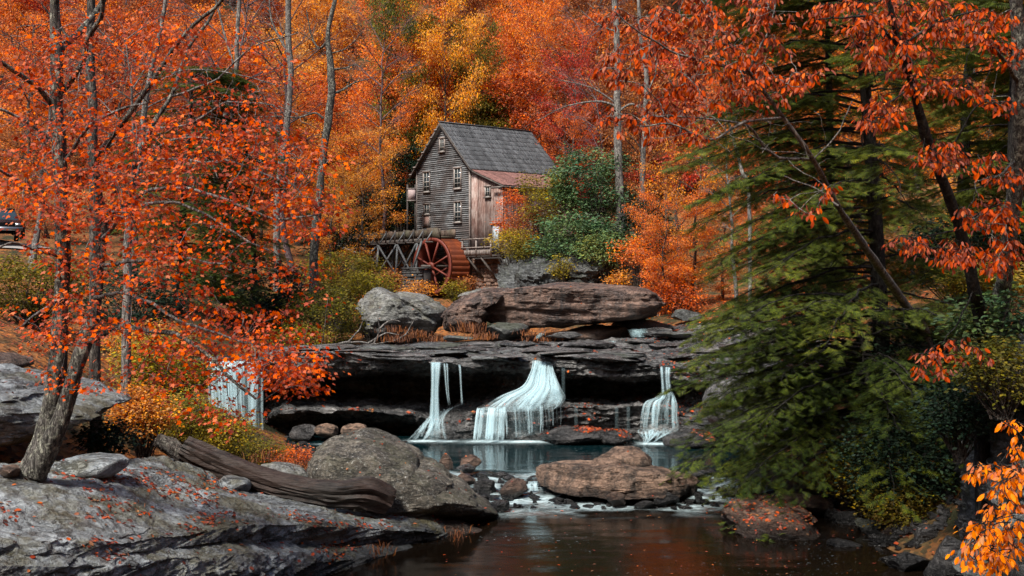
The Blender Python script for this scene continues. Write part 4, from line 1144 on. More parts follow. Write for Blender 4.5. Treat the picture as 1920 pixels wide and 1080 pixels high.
# right rock wall
WC = [
 colp(1800, [(640, 26), (700, 25), (760, 24), (830, 23.4), (900, 23), (980, 22.6), (1060, 22), (1160, 21.5)]),
 colp(1840, [(625, 23), (680, 22), (750, 21), (765, 21.8), (850, 20.8), (950, 20.2), (1060, 19.6), (1160, 19)]),
 colp(1900, [(600, 21), (660, 20), (745, 19), (758, 20.2), (860, 19), (950, 18.5), (1060, 18), (1160, 17.5)]),
 colp(1990, [(570, 20), (640, 19), (740, 18), (752, 19), (860, 18), (950, 17.3), (1060, 17), (1160, 16.5)]),
 colp(2150, [(520, 20), (600, 19), (700, 18), (780, 17.6), (860, 17.2), (950, 17), (1060, 16.5), (1160, 16)]),
]
loft_rock('rock_wall', WC, 200, 200, M['cliff'], 'dark shaded rock wall behind the orange-leaved bush', 'rock wall', amt=.30, namt=.14, seed=43, fz=2.0)
RO('boulder', [(1886, 1090), (1896, 1035), (1915, 1005), (1960, 985), (2000, 1000), (2010, 1110), (1920, 1140)], 14.5, 1.6, M['cliff'], 'grey pointed rock in the lower right corner beside the orange bush', level=4, seed=47)
# ------------------------------------------------------------------ the mill
MC = np.array([-3.04, 75.0]); GU = np.array([.72, -.69]); RU = np.array([.83, .56])
def ML(V):
    """local (u along the gable, v along the ridge, z) -> world"""
    V = np.asarray(V, float).reshape(-1, 3)
    xy = MC[None] + V[:, :1] * GU[None] + V[:, 1:2] * RU[None]
    return np.concatenate([xy, V[:, 2:3]], 1)
def mbox(u0, u1, v0, v1, z0, z1): return ML(box8(u0, u1, v0, v1, z0, z1))
mill = empty('mill', ML([[-3, 3.5, 6.0]])[0], 'old three-storey wooden gristmill with dark shingle roof and weathered clapboard gable', 'mill')
r_ = np.random.default_rng(5)
ZE, ZR, UL, UM = 15.0, 18.35, -6.02, -3.01
# core (solid body just inside the boards)
core = Acc()
pr = [[UL + .06, 5.4], [-.06, 5.4], [-.06, ZE], [UM, ZR - .12], [UL + .06, ZE]]
V = ML([[u, v, z] for v in (.03, 7.9) for u, z in pr])
obj('wall', V, np.array([[0, 1, 2], [0, 2, 3], [0, 3, 4], [5, 7, 6], [5, 8, 7], [5, 9, 8]]), M['darkwood'], mill, Q=np.array([[0, 5, 6, 1], [1, 6, 7, 2], [4, 9, 5, 0]]))
# clapboards on the gable
z = 8.0
step = .152
while z < ZR - .3:
    if z < ZE:
        u0, u1 = UL, 0.0
    else:
        f = (z - ZE) / (ZR - ZE)
        u0, u1 = UL + f * 3.01 + .02, -f * 3.01 - .02
    n = 9
    us = np.linspace(u0, u1, n)
    sag = .012 * fbm(np.stack([us * .8, us * 0 + z * 3, us * 0], 1), 77, 3)
    A = Acc()
    vb = -.05 + r_.uniform(-.012, .01)
    top = step * r_.uniform(.80, .93)
    VV = []
    for k in range(n):
        zz = z + sag[k]
        VV += [[us[k], vb + .045, zz + top], [us[k], vb - .012, zz + top * .6], [us[k], vb - .03, zz], [us[k], vb + .02, zz - .004]]
    obj('clapboard', ML(VV), None, M['clap'], mill, Q=grid_faces(n, 4))
    z += step
# left long wall boards
for k in range(45):
    zz = 8.0 + k * .155
    obj('clapboard', ML([[UL, 0, zz + .13], [UL - .05, 0, zz], [UL, 0, zz], [UL, 7.9, zz + .13], [UL - .05, 7.9, zz], [UL, 7.9, zz]]), None, M['clap'], mill, Q=np.array([[0, 3, 4, 1], [1, 4, 5, 2]]))
for u0, u1 in ((UL - .06, UL + .06), (-.10, .03)):
    obj('corner_board', mbox(u0, u1, -.11, -.02, 8.0, ZE), None, M['trim'], mill, Q=BOXQ)
# windows
def window(u, z0, z1, w, panes=(2, 4), v=-.07, mat='whitetrim', uv=None, sill=True, frame_mat='trim'):
    A = Acc()
    t = .075
    for b in ((u - w / 2 - t, u - w / 2, v - .07, v + .05, z0 - t, z1 + t), (u + w / 2, u + w / 2 + t, v - .07, v + .05, z0 - t, z1 + t),
              (u - w / 2 - t - .04, u + w / 2 + t + .04, v - .10, v + .04, z1 + t * .2, z1 + t * 1.4)):
        A.add(mbox(*b), BOXQ)
    fr = A.obj('window_frame', M[frame_mat], mill)
    obj('glass_pane', mbox(u - w / 2, u + w / 2, v - .012, v + .03, z0, z1), None, M['glass'], fr, Q=BOXQ)
    A = Acc(); m = .032
    nx, nz = panes
    for k in range(nx + 1):
        uu = u - w / 2 + w * k / nx
        A.add(mbox(uu - m / 2 * (2 if k in (0, nx) else 1), uu + m / 2 * (2 if k in (0, nx) else 1), v - .045, v - .01, z0, z1), BOXQ)
    for k in range(nz + 1):
        zz = z0 + (z1 - z0) * k / nz
        q = m / 2 * (2.2 if k in (0, nz) or (nz == 4 and k == 2) else 1)
        A.add(mbox(u - w / 2, u + w / 2, v - .052, v - .018, zz - q, zz + q), BOXQ)
    A.obj('sash', M[mat], fr)
    if sill:
        obj('window_sill', mbox(u - w / 2 - .12, u + w / 2 + .12, v - .14, v + .03, z0 - .12, z0 - .02), None, M[frame_mat], fr, Q=BOXQ)
window(-4.83, 13.25, 14.72, .66)
window(-1.33, 13.28, 14.75, .66)
window(-1.30, 10.75, 12.22, .66)
window(-4.80, 11.52, 12.25, .58, (2, 2))
window(-3.05, 16.2, 17.15, .46, (2, 3))
obj('hatch_door', mbox(-5.15, -4.5, -.12, -.04, 10.5, 11.35), None, M['plank'], mill, Q=BOXQ)
obj('hatch_frame', Acc().add(mbox(-5.24, -5.15, -.15, -.02, 10.45, 11.45), BOXQ).add(mbox(-4.5, -4.41, -.15, -.02, 10.45, 11.45), BOXQ).arrays()[0], None, M['trim'], mill, Q=np.concatenate([BOXQ, BOXQ + 8]))
# roof
def roof_side(name, u_top, z_top, u_bot, z_bot, v0, v1, courses, bw, mat, thick=.03, seed=1):
    r = np.random.default_rng(seed)
    deck = ML([[u_top, v0, z_top - .04], [u_bot, v0, z_bot - .04], [u_bot, v1, z_bot - .04], [u_top, v1, z_top - .04],
               [u_top, v0, z_top - .14], [u_bot, v0, z_bot - .14], [u_bot, v1, z_bot - .14], [u_top, v1, z_top - .14]])
    dk = obj(name, deck, None, M['darkwood'], mill, Q=BOXQ)
    for c in range(courses):
        f0, f1 = c / courses, (c + 1) / courses
        A = Acc()
        v = v0 + r.uniform(0, .05)
        while v < v1 - .02:
            w = bw * r.uniform(.6, 1.4)
            w = min(w, v1 - v)
            g = r.uniform(.004, .014)
            fb = f1 + r.uniform(-.004, .008)
            ft = max(0, f0 - .25 / courses)
            th0, th1 = .012, thick * r.uniform(.8, 1.6) + .02
            pts = []
            for f, t0 in ((ft, th0), (fb, th1)):
                u = u_top + (u_bot - u_top) * f; zz = z_top + (z_bot - z_top) * f + .02
                for vv in (v + g, v + w - g):
                    pts.append([u, vv, zz + t0 - (.0)]); pts.append([u, vv, zz + t0 - thick])
            A.add(ML(pts), np.array([[0, 2, 6, 4], [4, 6, 7, 5], [0, 4, 5, 1], [2, 3, 7, 6]]))
            v += w
        A.obj('shingle_course', mat, dk, kind='stuff')
    return dk
sl_ = (ZR - ZE) / 3.01
ue = .42
roof_side('roof', UM, ZR + .02, ue, ZR - sl_ * (ue - UM), -.38, 8.1, 10, .13, M['shingle'], .06, 3)
roof_side('roof', UM, ZR + .02, UL - .42, ZR - sl_ * (ue - UM), -.38, 8.1, 10, .13, M['shingle'], .035, 4)
obj('ridge_cap', Acc().add(ML(box8(UM - .13, UM + .13, -.40, 8.12, ZR + .04, ZR + .10)), BOXQ).arrays()[0], None, M['shingle'], mill, Q=BOXQ)
for s, u_e in ((1, ue), (-1, UL - .42)):
    ze_ = ZR - sl_ * (ue - UM)
    obj('barge_board', ML([[UM, -.40, ZR - .02], [u_e, -.40, ze_ - .02], [u_e, -.34, ze_ - .02], [UM, -.34, ZR - .02], [UM, -.40, ZR - .24], [u_e, -.40, ze_ - .22], [u_e, -.34, ze_ - .22], [UM, -.34, ZR - .24]]), None, M['darkwood'], mill, Q=BOXQ)
for k in range(7):
    f = (k + .6) / 7.2
    for s in (-1,):
        u = UM + (UL - .5 - UM) * f; zz = ZR - .1 - sl_ * 3.43 * f
        obj('rafter_tail', mbox(u - .22, u + .02, -.46, -.36, zz - .16, zz - .06), None, M['trim'], mill, Q=BOXQ)
# lean-to
LZ0, LZ1, LU = 14.62, 13.2, 3.5
def lz(u): return LZ0 + (LZ1 - LZ0) * u / LU
roof_side('lean_to_roof', .05, LZ0, LU + .15, lz(LU + .15), -.28, 6.4, 15, .14, M['redshake'], .018, 9)
V = ML([[.04, .10, 5.4 + 2.9], [3.3, .10, 8.3], [3.3, .10, lz(3.3) - .16], [.04, .10, LZ0 - .16], [.04, 6.2, 8.3], [3.3, 6.2, 8.3], [3.3, 6.2, lz(3.3) - .16], [.04, 6.2, LZ0 - .16]])
obj('lean_to_wall', V, None, M['darkwood'], mill, Q=np.array([[0, 1, 2, 3], [1, 5, 6, 2], [4, 7, 6, 5]]))
u = .05
while u < 3.28:
    w = r_.uniform(.12, .19)
    g = .012
    vb = r_.uniform(-.012, .02)
    zb = 8.25 + r_.uniform(-.05, .08)
    u1 = min(3.3, u + w)
    obj('plank', ML([[u + g, vb, zb], [u1 - g, vb, zb], [u1 - g, vb + .06, zb], [u + g, vb + .06, zb], [u + g, vb, lz(u) - .16], [u1 - g, vb, lz(u1) - .16], [u1 - g, vb + .06, lz(u1) - .16], [u + g, vb + .06, lz(u) - .16]]), None, M['plank'], mill, Q=BOXQ)
    u = u1
v = .1
while v < 6.2:
    v1 = min(6.2, v + .2)
    obj('plank', ML([[3.33, v + .012, 8.3], [3.33, v1 - .012, 8.3], [3.33, v1 - .012, lz(3.3) - .1], [3.33, v + .012, lz(3.3) - .1]]), None, M['plank'], mill, Q=np.array([[0, 1, 2, 3]]))
    v = v1
window(1.83, 12.45, 13.15, .42, (2, 2), -.03)
obj('awning_rail', mbox(2.6, 3.7, -.45, -.30, 12.95, 13.08), None, M['trim'], mill, Q=BOXQ)
# loading door and deck
bd = plain_mat('pale_blue_door', (.30, .36, .40), .6, .35, 6)
d_ = obj('door', mbox(2.35, 3.0, -.06, -.015, 8.55, 10.4), None, bd, mill, Q=BOXQ)
obj('door_lintel', mbox(2.15, 3.25, -.18, -.02, 10.42, 10.54), None, M['trim'], mill, Q=BOXQ)
dk = obj('deck', mbox(.40, 3.45, -1.05, -.04, 8.02, 8.18), None, M['darkwood'], mill, Q=BOXQ)
for k in range(17):
    u = .42 + k * .18
    obj('deck_slat', mbox(u, u + .15, -1.08, -1.03, 8.15 + .0, 8.62 + r_.uniform(-.04, .04)), None, M['trim'], dk, Q=BOXQ)
for u in (.45, 1.9, 3.4):
    obj('railing_post', mbox(u - .05, u + .05, -1.14, -1.04, 8.1, 9.4), None, M['trim'], dk, Q=BOXQ)
for z in (8.68, 9.3):
    obj('railing_bar', mbox(.4, 3.45, -1.19, -1.12, z, z + .08), None, M['trim'], dk, Q=BOXQ)
for k, u in enumerate((.95, 2.3)):
    obj('brace', beam(ML([[u, -1.0, 8.0]])[0], ML([[u + .35, -.02, 6.5]])[0], .12, .14), None, M['darkwood'], mill, Q=BOXQ)
# stone foundation
def stones(parent, u0, u1, vf, z0, z1, mat, seed, h=(.16, .30), w=(.25, .6), depth=.3, axis='u', name='stone', taper=0.0, limit=400):
    r = np.random.default_rng(seed)
    z = z0; cnt = 0
    while z < z1 - .05:
        hh = min(r.uniform(*h), z1 - z)
        tp_ = taper * (z - z0)
        u = u0 + tp_ - r.uniform(0, .2) * 0
        while u < u1 - tp_ - .02:
            ww = min(r.uniform(*w), u1 - tp_ - u)
            if u1 - tp_ - u - ww < .12: ww = u1 - tp_ - u
            g = .012
            B = box8(u + g, u + ww - g, vf - r.uniform(.0, .09), vf + depth, z + g, z + hh - g)
            c = B.mean(0)
            B[[0, 1, 4, 5]] += r.normal(0, .014, (4, 3))
            if axis == 'v': B = B[:, [1, 0, 2]]
            # chamfer front: inner ring in front of the face
            obj(name, ML(B), None, mat, parent, Q=BOXQ)
            cnt += 1
            u += ww
        z += hh
    return cnt
fn = obj('foundation', mbox(-.02, 2.9, .14, 5.5, 4.6, 8.02), None, M['mortar'], mill, Q=BOXQ)
stones(fn, -.02, 2.9, .12, 4.8, 8.0, M['stone_red'], 3)
fn2 = obj('foundation', mbox(-6.0, -.06, .14, 5.5, 4.6, 7.98), None, M['mortar'], mill, Q=BOXQ)
stones(fn2, -6.0, -.06, .12, 6.6, 7.95, M['stone_grey'], 4, (.22, .36), (.4, .9))
# ------------------------------------------------------------------ water wheel
WU, WZ, WR = -1.30, 7.40, 2.10
V0, V1 = -2.35, -.75
def ring(r0, r1, v0, v1, n=64):
    A = Acc()
    th = np.arange(n) * 2 * math.pi / n
    V = []
    for v in (v0, v1):
        for r in (r0, r1):
            V.append(np.stack([WU + r * np.cos(th), np.full(n, v), WZ + r * np.sin(th)], 1))
    V = np.concatenate(V)
    j = np.arange(n); j2 = (j + 1) % n
    q = lambda a, b: np.stack([a * n + j, a * n + j2, b * n + j2, b * n + j], 1)
    Q = np.concatenate([q(0, 1), q(1, 3), q(3, 2), q(2, 0)])
    return ML(V), Q
V, Q = ring(WR - .27, WR - .24, V0 + .07, V1 - .07)
wheel = obj('water_wheel', V, None, M['rustframe'], mill, Q=Q)
wheel['label'] = 'big rust-orange iron overshot water wheel'
for v0 in (V0, V1 - .07):
    V, Q = ring(WR - .24, WR + .02, v0, v0 + .07)
    rm = obj('rim', V, None, M['rustframe'], wheel, Q=Q)
for v in (V0 + .03, V1 - .04):
    for k in range(8):
        a = math.radians(22 + 45 * k)
        p0 = ML([[WU + .2 * math.cos(a), v, WZ + .2 * math.sin(a)]])[0]; p1 = ML([[WU + (WR - .22) * math.cos(a), v, WZ + (WR - .22) * math.sin(a)]])[0]
        obj('spoke', beam(p0, p1, .10, .15, up=(*RU, 0)), None, M['rustframe'], wheel, Q=BOXQ)
V, Q = ring(.0, .30, V0 - .12, V0 + .16, 20); obj('hub', V, None, M['rustframe'], wheel, Q=Q)
V, Q, T = tube(ML([[WU, -3.2, WZ], [WU, -.1, WZ]]), [.09, .09], 12, True); obj('axle', V, T, M['darkwood'], wheel, Q=Q)
nb = 32
for k in range(nb):
    a0 = 2 * math.pi * k / nb; a1 = 2 * math.pi * (k + .93) / nb
    pts = []
    for a, r in ((a0, WR - .01), (a0 + (a1 - a0) * .45, WR + .055), (a1, WR + .085), (a1 + .01, WR - .05), (a1 - .03, WR - .20)):
        pts += [[WU + r * math.cos(a), V0 + .075, WZ + r * math.sin(a)], [WU + r * math.cos(a), V1 - .075, WZ + r * math.sin(a)]]
    obj('bucket', ML(pts), None, M['rust'], wheel, Q=np.array([[0, 1, 3, 2], [2, 3, 5, 4], [4, 5, 7, 6], [6, 7, 9, 8]]))
pier = empty('stone_pier', ML([[-1.7, -3.2, 4.6]])[0], 'stepped grey stone pier carrying the axle in front of the water wheel', 'pier')
obj('core', mbox(-2.65, -.85, -3.75, -2.75, 4.2, 7.15), None, M['mortar'], pier, Q=BOXQ)
stones(pier, -2.68, -.82, -3.78, 4.3, 7.18, M['stone_grey'], 6, (.18, .3), (.3, .6), .4)
obj('core', mbox(-3.9, -.55, -4.25, -3.7, 4.2, 5.75), None, M['mortar'], pier, Q=BOXQ)
stones(pier, -3.95, -.5, -4.28, 4.3, 5.8, M['stone_grey'], 7, (.18, .3), (.3, .7), .35)
obj('cap_stone', mbox(-2.75, -.75, -3.85, -2.7, 7.19, 7.30), None, M['stone_grey'], pier, Q=BOXQ)
# ------------------------------------------------------------------ flume
fl = empty('flume', ML([[-8, -1.5, 6]])[0], 'long wooden flume on a crossed timber trestle leading to the wheel', 'flume')
FV0, FV1 = -2.15, -.95
obj('trough_floor', mbox(-17, -.5, FV0, FV1, 9.50, 9.58), None, M['flume'], fl, Q=BOXQ)
obj('stringer', mbox(-17, -.6, FV0 - .12, FV0 + .08, 9.22, 9.48), None, M['darkwood'], fl, Q=BOXQ)
obj('stringer', mbox(-17, -.6, FV1 - .08, FV1 + .12, 9.22, 9.48), None, M['darkwood'], fl, Q=BOXQ)
u = -17.0
while u < -.6:
    w = r_.uniform(.5, .75); u1 = min(u + w, -.5)
    zt = 10.12 + r_.uniform(-.05, .05)
    obj('side_board', mbox(u + .01, u1 - .01, FV0 - .05, FV0, 9.56, zt), None, M['flume'], fl, Q=BOXQ)
    obj('side_board', mbox(u + .01, u1 - .01, FV1, FV1 + .05, 9.56, zt), None, M['flume'], fl, Q=BOXQ)
    u = u1
for k in range(15):
    u = -16.4 + k * 1.08
    obj('rib', mbox(u - .05, u + .05, FV0 - .16, FV0 - .06, 9.3, 10.2), None, M['darkwood'], fl, Q=BOXQ)
    obj('strut', beam(ML([[u - .0, FV0 - .62, 9.28]])[0], ML([[u, FV0 - .12, 10.0]])[0], .08, .09), None, M['truss'], fl, Q=BOXQ)
    obj('cross_tie', mbox(u - .06, u + .06, FV0 - .7, FV1 + .5, 9.14, 9.24), None, M['darkwood'], fl, Q=BOXQ)
obj('gate_board', ML([[-1.9, FV0 - .22, 9.58], [-.35, FV0 - .22, 9.45], [-.35, FV0 - .14, 9.45], [-1.9, FV0 - .14, 9.58], [-1.9, FV0 - .14, 10.25], [-.75, FV0 - .14, 10.22], [-.75, FV0 - .06, 10.22], [-1.9, FV0 - .06, 10.25]]), None, M['flume'], fl, Q=BOXQ)
for k, uu in enumerate((-3.1, -5.4, -7.7, -10.0, -12.3)):
    zb = H(*ML([[uu, FV0, 0]])[0][:2])[0] - .2
    for vv in (FV0 - .05, FV1 + .05):
        obj('trestle_post', beam(ML([[uu, vv, 9.14]])[0], ML([[uu - .1, vv * 1.05, zb]])[0], .15, .15), None, M['truss'], fl, Q=BOXQ)
        for a, b in (((uu, 9.1), (uu - 2.25, zb + .9)), ((uu - 2.2, 9.1), (uu - .05, zb + .9))):
            obj('trestle_brace', beam(ML([[a[0], vv - .10, a[1]]])[0], ML([[b[0], vv - .10, b[1]]])[0], .10, .13), None, M['truss'], fl, Q=BOXQ)
obj('trestle_post', beam(ML([[-2.05, -2.6, 9.3]])[0], ML([[-2.2, -3.2, 7.25]])[0], .13, .13), None, M['truss'], fl, Q=BOXQ)
obj('stone_footing', mbox(-14, -3.9, -2.6, -.6, 4.0, 5.9), None, M['stone_grey'], fl, Q=BOXQ)
# notice board left of the mill
nb_ = empty('notice_board', P(772, 432, 77.5), 'pale square board on dark posts beside the left corner of the mill', 'sign board')
for px in (764, 779):
    obj('post', beam(P(px, 452, 77.6), P(px, 346, 77.6), .12, .12), None, M['darkwood'], nb_, Q=BOXQ)
obj('board', ((P(772, 365, 77.5)[None] + box8(-.28, .28, -.05, .0, -.42, .42))), None, plain_mat('faded_board', (.34, .26, .25), .7, .25, 3), nb_, Q=BOXQ)
obj('board_frame', np.concatenate([P(772, 365, 77.5)[None] + box8(-.36, .36, -.08, .02, .42, .50), P(772, 365, 77.5)[None] + box8(-.36, .36, -.08, .02, -.5, -.42)]), None, M['trim'], nb_, Q=np.concatenate([BOXQ, BOXQ + 8]))
# ------------------------------------------------------------------ the parked car on the left bank
def car():
    cx, cy_ = P(2, 450, 54.5)[:2]
    zc = H([cx], [cy_])[0] + .16
    c = empty('parked_car', (cx, cy_, zc), 'dark parked car half hidden behind the maple branches at the left edge', 'car')
    paint = plain_mat('car_paint', (.012, .016, .02), .2, .05, 2, .6, .3, 0); tyre = plain_mat('tyre', (.012, .012, .012), .8); chrome = plain_mat('car_bumper', (.35, .36, .38), .3, .1, 2, .5, .8, 0)
    a = math.radians(-58)
    def W(V):
        V = np.asarray(V, float)
        return np.stack([cx + V[:, 0] * math.cos(a) - V[:, 1] * math.sin(a), cy_ + V[:, 0] * math.sin(a) + V[:, 1] * math.cos(a), zc + V[:, 2]], 1)
    # side profile (x forward, z) with section half-widths
    st = [(-2.2, .45, .95, .78), (-2.1, .35, 1.05, .88), (-1.2, .3, 1.1, .92), (0, .28, 1.08, .93), (1.0, .3, 1.05, .92), (1.9, .35, .95, .88), (2.25, .45, .8, .75)]
    V = []
    for x, z0, z1, w in st:
        V += [[x, -w * .9, z0], [x, -w, z0 + .2], [x, -w, z1 - .18], [x, -w * .86, z1], [x, 0, z1 + .04], [x, w * .86, z1], [x, w, z1 - .18], [x, w, z0 + .2], [x, w * .9, z0]]
    Q = grid_faces(7, 9)
    V = np.array(V); Vb = list(V)
    capT = []
    for s in (0, 6):
        for k in range(1, 8): capT.append([s * 9, s * 9 + k, s * 9 + k + 1])
    b = obj('body', W(V), np.array(capT), paint, c, True, Q)
    V = []
    for x, z, w in ((-1.95, 1.02, .82), (-1.5, 1.52, .70), (-.2, 1.66, .66), (.55, 1.60, .66), (1.15, 1.04, .80)):
        V += [[x, -w, 1.0 if z > 1.1 else z], [x, -w * .96, z - .03], [x, -w * .8, z], [x, w * .8, z], [x, w * .96, z - .03], [x, w, 1.0 if z > 1.1 else z]]
    cab = obj('cabin', W(V), None, M['glass'], c, True, grid_faces(5, 6))
    obj('roof', W(box8(-1.4, .5, -.62, .62, 1.6, 1.69)), None, paint, c, Q=BOXQ)
    for x in (-1.4, 1.4):
        for y in (-.88, .88):
            V, Q, T = tube([[x, y - .1, .34], [x, y + .1, .34]], [.34, .34], 18, True)
            w = obj('wheel', W(V), T, tyre, c, Q=Q)
            V, Q, T = tube([[x, y - .115, .34], [x, y + .115, .34]], [.2, .2], 14, True)
            obj('rim', W(V), T, chrome, w, Q=Q)
    obj('bumper', W(box8(2.15, 2.36, -.8, .8, .42, .60)), None, chrome, c, Q=BOXQ)
    for y in (-.62, .62):
        obj('headlight', W(box8(2.1, 2.27, y - .16, y + .16, .66, .80)), None, chrome, c, Q=BOXQ)
car()
# ------------------------------------------------------------------ trees: generators
def bez(p0, p1, p2, n):
    t = np.linspace(0, 1, n)[:, None]
    return (1 - t) ** 2 * p0 + 2 * t * (1 - t) * p1 + t ** 2 * p2

def tree_proto(seed, height=10.0, crown_w=7.0, crown_lo=.22, limbs=22, n_leaf=13000, leaf=.17, kind='quad', trunk_r=.16, clump=.34, twig_only=False, shape='round'):
    """returns (trunk V,Q), (branches V,Q), (leaves V,T), normalised so the base is at 0"""
    r = np.random.default_rng(seed)
    tr = Acc(); br = Acc()
    n = 12
    zz = np.linspace(0, height * .95, n)
    wob = np.cumsum(r.normal(0, height * .012, (n, 2)), 0)
    tp_ = np.stack([wob[:, 0], wob[:, 1], zz], 1); tp_[0, :2] = 0
    rad = trunk_r * (1 - .85 * zz / zz[-1]) * (1 + .5 * np.exp(-zz / .4))
    tr.tube(tp_, rad, 8)
    anchors = []
    for k in range(limbs):
        f = crown_lo + (.97 - crown_lo) * ((k + r.uniform(0, 1)) / limbs)
        b = np.array([np.interp(f * height, zz, tp_[:, q]) for q in range(3)])
        az = k * 2.4 + r.uniform(-.4, .4)
        g = (f - crown_lo) / (1 - crown_lo)
        prof = {'round': math.sin(math.pi * min(1, .18 + .82 * (1 - g) ** .8) ** .9) ** .6 if g < 1 else .1, 'cone': (1 - g) * .95 + .12, 'vase': .5 + .6 * g if g < .7 else 1.1 - 1.2 * (g - .7)}[shape]
        L = crown_w / 2 * prof * r.uniform(.75, 1.1)
        up = r.uniform(.15, .55) + .3 * g
        d = np.array([math.cos(az), math.sin(az), 0])
        p2 = b + d * L + np.array([0, 0, L * up])
        p1 = b + d * L * .5 + np.array([0, 0, L * up * r.uniform(.4, .9)])
        pa = bez(b, p1, p2, 7) + r.normal(0, .04 * L / 3, (7, 3)) * np.linspace(0, 1, 7)[:, None]
        r0 = max(.012, trunk_r * .42 * (1 - f * .6) * (L / (crown_w / 2)) ** .7)
        br.tube(pa, np.linspace(r0, .008, 7), 5)
        ns = int(5 + L * 2.2)
        for j in range(ns):
            t = .25 + .75 * (j + r.uniform(0, 1)) / ns
            q0 = np.array([np.interp(t * 6, range(7), pa[:, q]) for q in range(3)])
            a2 = az + r.choice([-1, 1]) * r.uniform(.4, 1.1)
            l2 = L * r.uniform(.22, .45) * (1.25 - t * .6)
            dd = np.array([math.cos(a2), math.sin(a2), r.uniform(-.05, .5)])
            q2 = q0 + dd * l2
            sb = bez(q0, (q0 + q2) / 2 + r.normal(0, .05, 3), q2, 4)
            br.tube(sb, np.linspace(max(.006, r0 * .35), .004, 4), 3)
            for m in range(4):
                anchors.append(sb[min(3, m + (m == 0))] + r.normal(0, .12, 3))
            if twig_only:
                for m in range(5):
                    q3 = sb[r.integers(1, 4)]
                    dv = dd * r.uniform(.3, .8) + r.normal(0, .5, 3); dv[2] = abs(dv[2]) * .8
                    br.tube(np.array([q3, q3 + dv * .35 * l2 + r.normal(0, .03, 3), q3 + dv * .8 * l2]), [.006, .005, .003], 3)
    A = np.array(anchors)
    LV = LT = None
    if n_leaf:
        idx = r.integers(0, len(A), n_leaf)
        off = r.normal(0, clump, (n_leaf, 3)) * np.array([1, 1, .55])
        C = A[idx] + off
        dr = off.copy(); dr[:, 2] *= .3; dr += r.normal(0, .4, dr.shape)
        LV, LT = leaves(C, leaf * r.uniform(.6, 1.35, n_leaf), r, kind, .55, .25, dr)
    return tr.arrays(), br.arrays(), (LV, LT)

PROTO = {}
def make_proto(key, **kw):
    a, b, c = tree_proto(**kw)
    PROTO[key] = (np_mesh(key + '_trunk', a[0], None, M['bark_mid'], True, a[2]),
                  np_mesh(key + '_branches', b[0], None, M['bark_mid'], True, b[2]),
                  np_mesh(key + '_crown', c[0], c[1], M['orange_leaf']) if c[0] is not None else None,
                  kw.get('height', 10.0), kw.get('crown_w', 7.0))
make_proto('round_a', seed=1, n_leaf=15000, leaf=.19, limbs=26)
make_proto('round_b', seed=2, n_leaf=15000, leaf=.18, limbs=24, crown_w=6.2, crown_lo=.12)
make_proto('cone', seed=3, n_leaf=15000, leaf=.17, limbs=30, crown_w=5.6, crown_lo=.06, shape='cone')
make_proto('vase', seed=4, n_leaf=14000, leaf=.18, limbs=22, crown_w=7.5, crown_lo=.3, shape='vase')
make_proto('sparse', seed=5, n_leaf=5000, leaf=.17, limbs=24, crown_w=6.8, crown_lo=.15)
make_proto('layered', seed=6, n_leaf=15000, leaf=.13, limbs=26, crown_w=7.5, crown_lo=.05, clump=.26)
make_proto('bare', seed=7, n_leaf=0, limbs=22, crown_w=6.5, crown_lo=.2, twig_only=True)
make_proto('bare_b', seed=8, n_leaf=900, leaf=.13, limbs=20, crown_w=5.5, crown_lo=.3, twig_only=True)
make_proto('fine', seed=9, n_leaf=26000, leaf=.125, limbs=34, crown_w=6.4, crown_lo=.08, clump=.30)

used_cat = {}
def place_tree(proto, x, y, top_z, width, leafm, barkm, name, label, group=None, rot=None, base=None, lean=0.0):
    tm, bm_, cm, hh, cw = PROTO[proto]
    z0 = H([x], [y])[0] - .15 if base is None else base
    h = max(2.0, top_z - z0)
    e = empty(name, (x, y, z0), label, 'tree', group)
    e.scale = (width / cw, width / cw, h / hh)
    e.rotation_euler = (lean, lean * .5, (x * 1.7 + y * .9) % 6.28 if rot is None else rot)
    for nm, me, mt in (('trunk', tm, barkm), ('branches', bm_, barkm), ('crown', cm, leafm)):
        if me is None: continue
        o = bpy.data.objects.new(nm, me)
        o.parent = e
        COL.objects.link(o)
        if mt is not None:
            o.material_slots[0].link = 'OBJECT'
            o.material_slots[0].material = M[mt]
    return e

# ------------------------------------------------------------------ hillside forest
hr = random.Random(12)
def zone_col(px, row):
    """what grows where on the hillside, as in the photograph"""
    u = hr.random()
    if px < 380: t = [('rustor_leaf', .36), ('orange_leaf', .28), ('brown_leaf', .18), ('crimson_leaf', .08), ('bare', .10)]
    elif px < 640: t = [('orange_leaf', .40), ('rustor_leaf', .28), ('brown_leaf', .10), ('bare', .12), ('yellow_leaf', .10)]
    elif px < 800: t = [('orange_leaf', .60), ('rustor_leaf', .20), ('yellow_leaf', .15), ('olive_leaf', .05)]
    elif px < 960: t = [('olive_leaf', .28), ('orange_leaf', .32), ('brown_leaf', .22), ('rustor_leaf', .18)]
    elif px < 1120: t = [('orange_leaf', .32), ('rustor_leaf', .30), ('brown_leaf', .18), ('bare', .12), ('olive_leaf', .08)]
    elif px < 1400: t = [('crimson_leaf', .20), ('rustor_leaf', .30), ('brown_leaf', .28), ('bare', .22)]
    else: t = [('orange_leaf', .36), ('yellow_leaf', .16), ('rustor_leaf', .22), ('olive_leaf', .26)]
    s = 0
    for a, b in t:
        s += b
        if u < s: return a
    return t[0][0]
def zone_name(px):
    for lim, s in ((120, 'above the parked car'), (330, 'above the red maple'), (520, 'right of the maple top'), (680, 'above the flume end'), (800, 'left of the mill roof'), (930, 'over the roof peak'), (1080, 'behind the roof end'), (1230, 'behind the pale trunks'), (1420, 'right of the pale trunks'), (1620, 'behind the leaning trunk'), (1800, 'behind the hemlock')):
        if px < lim: return s
    return 'at the far right'
HILL = {}
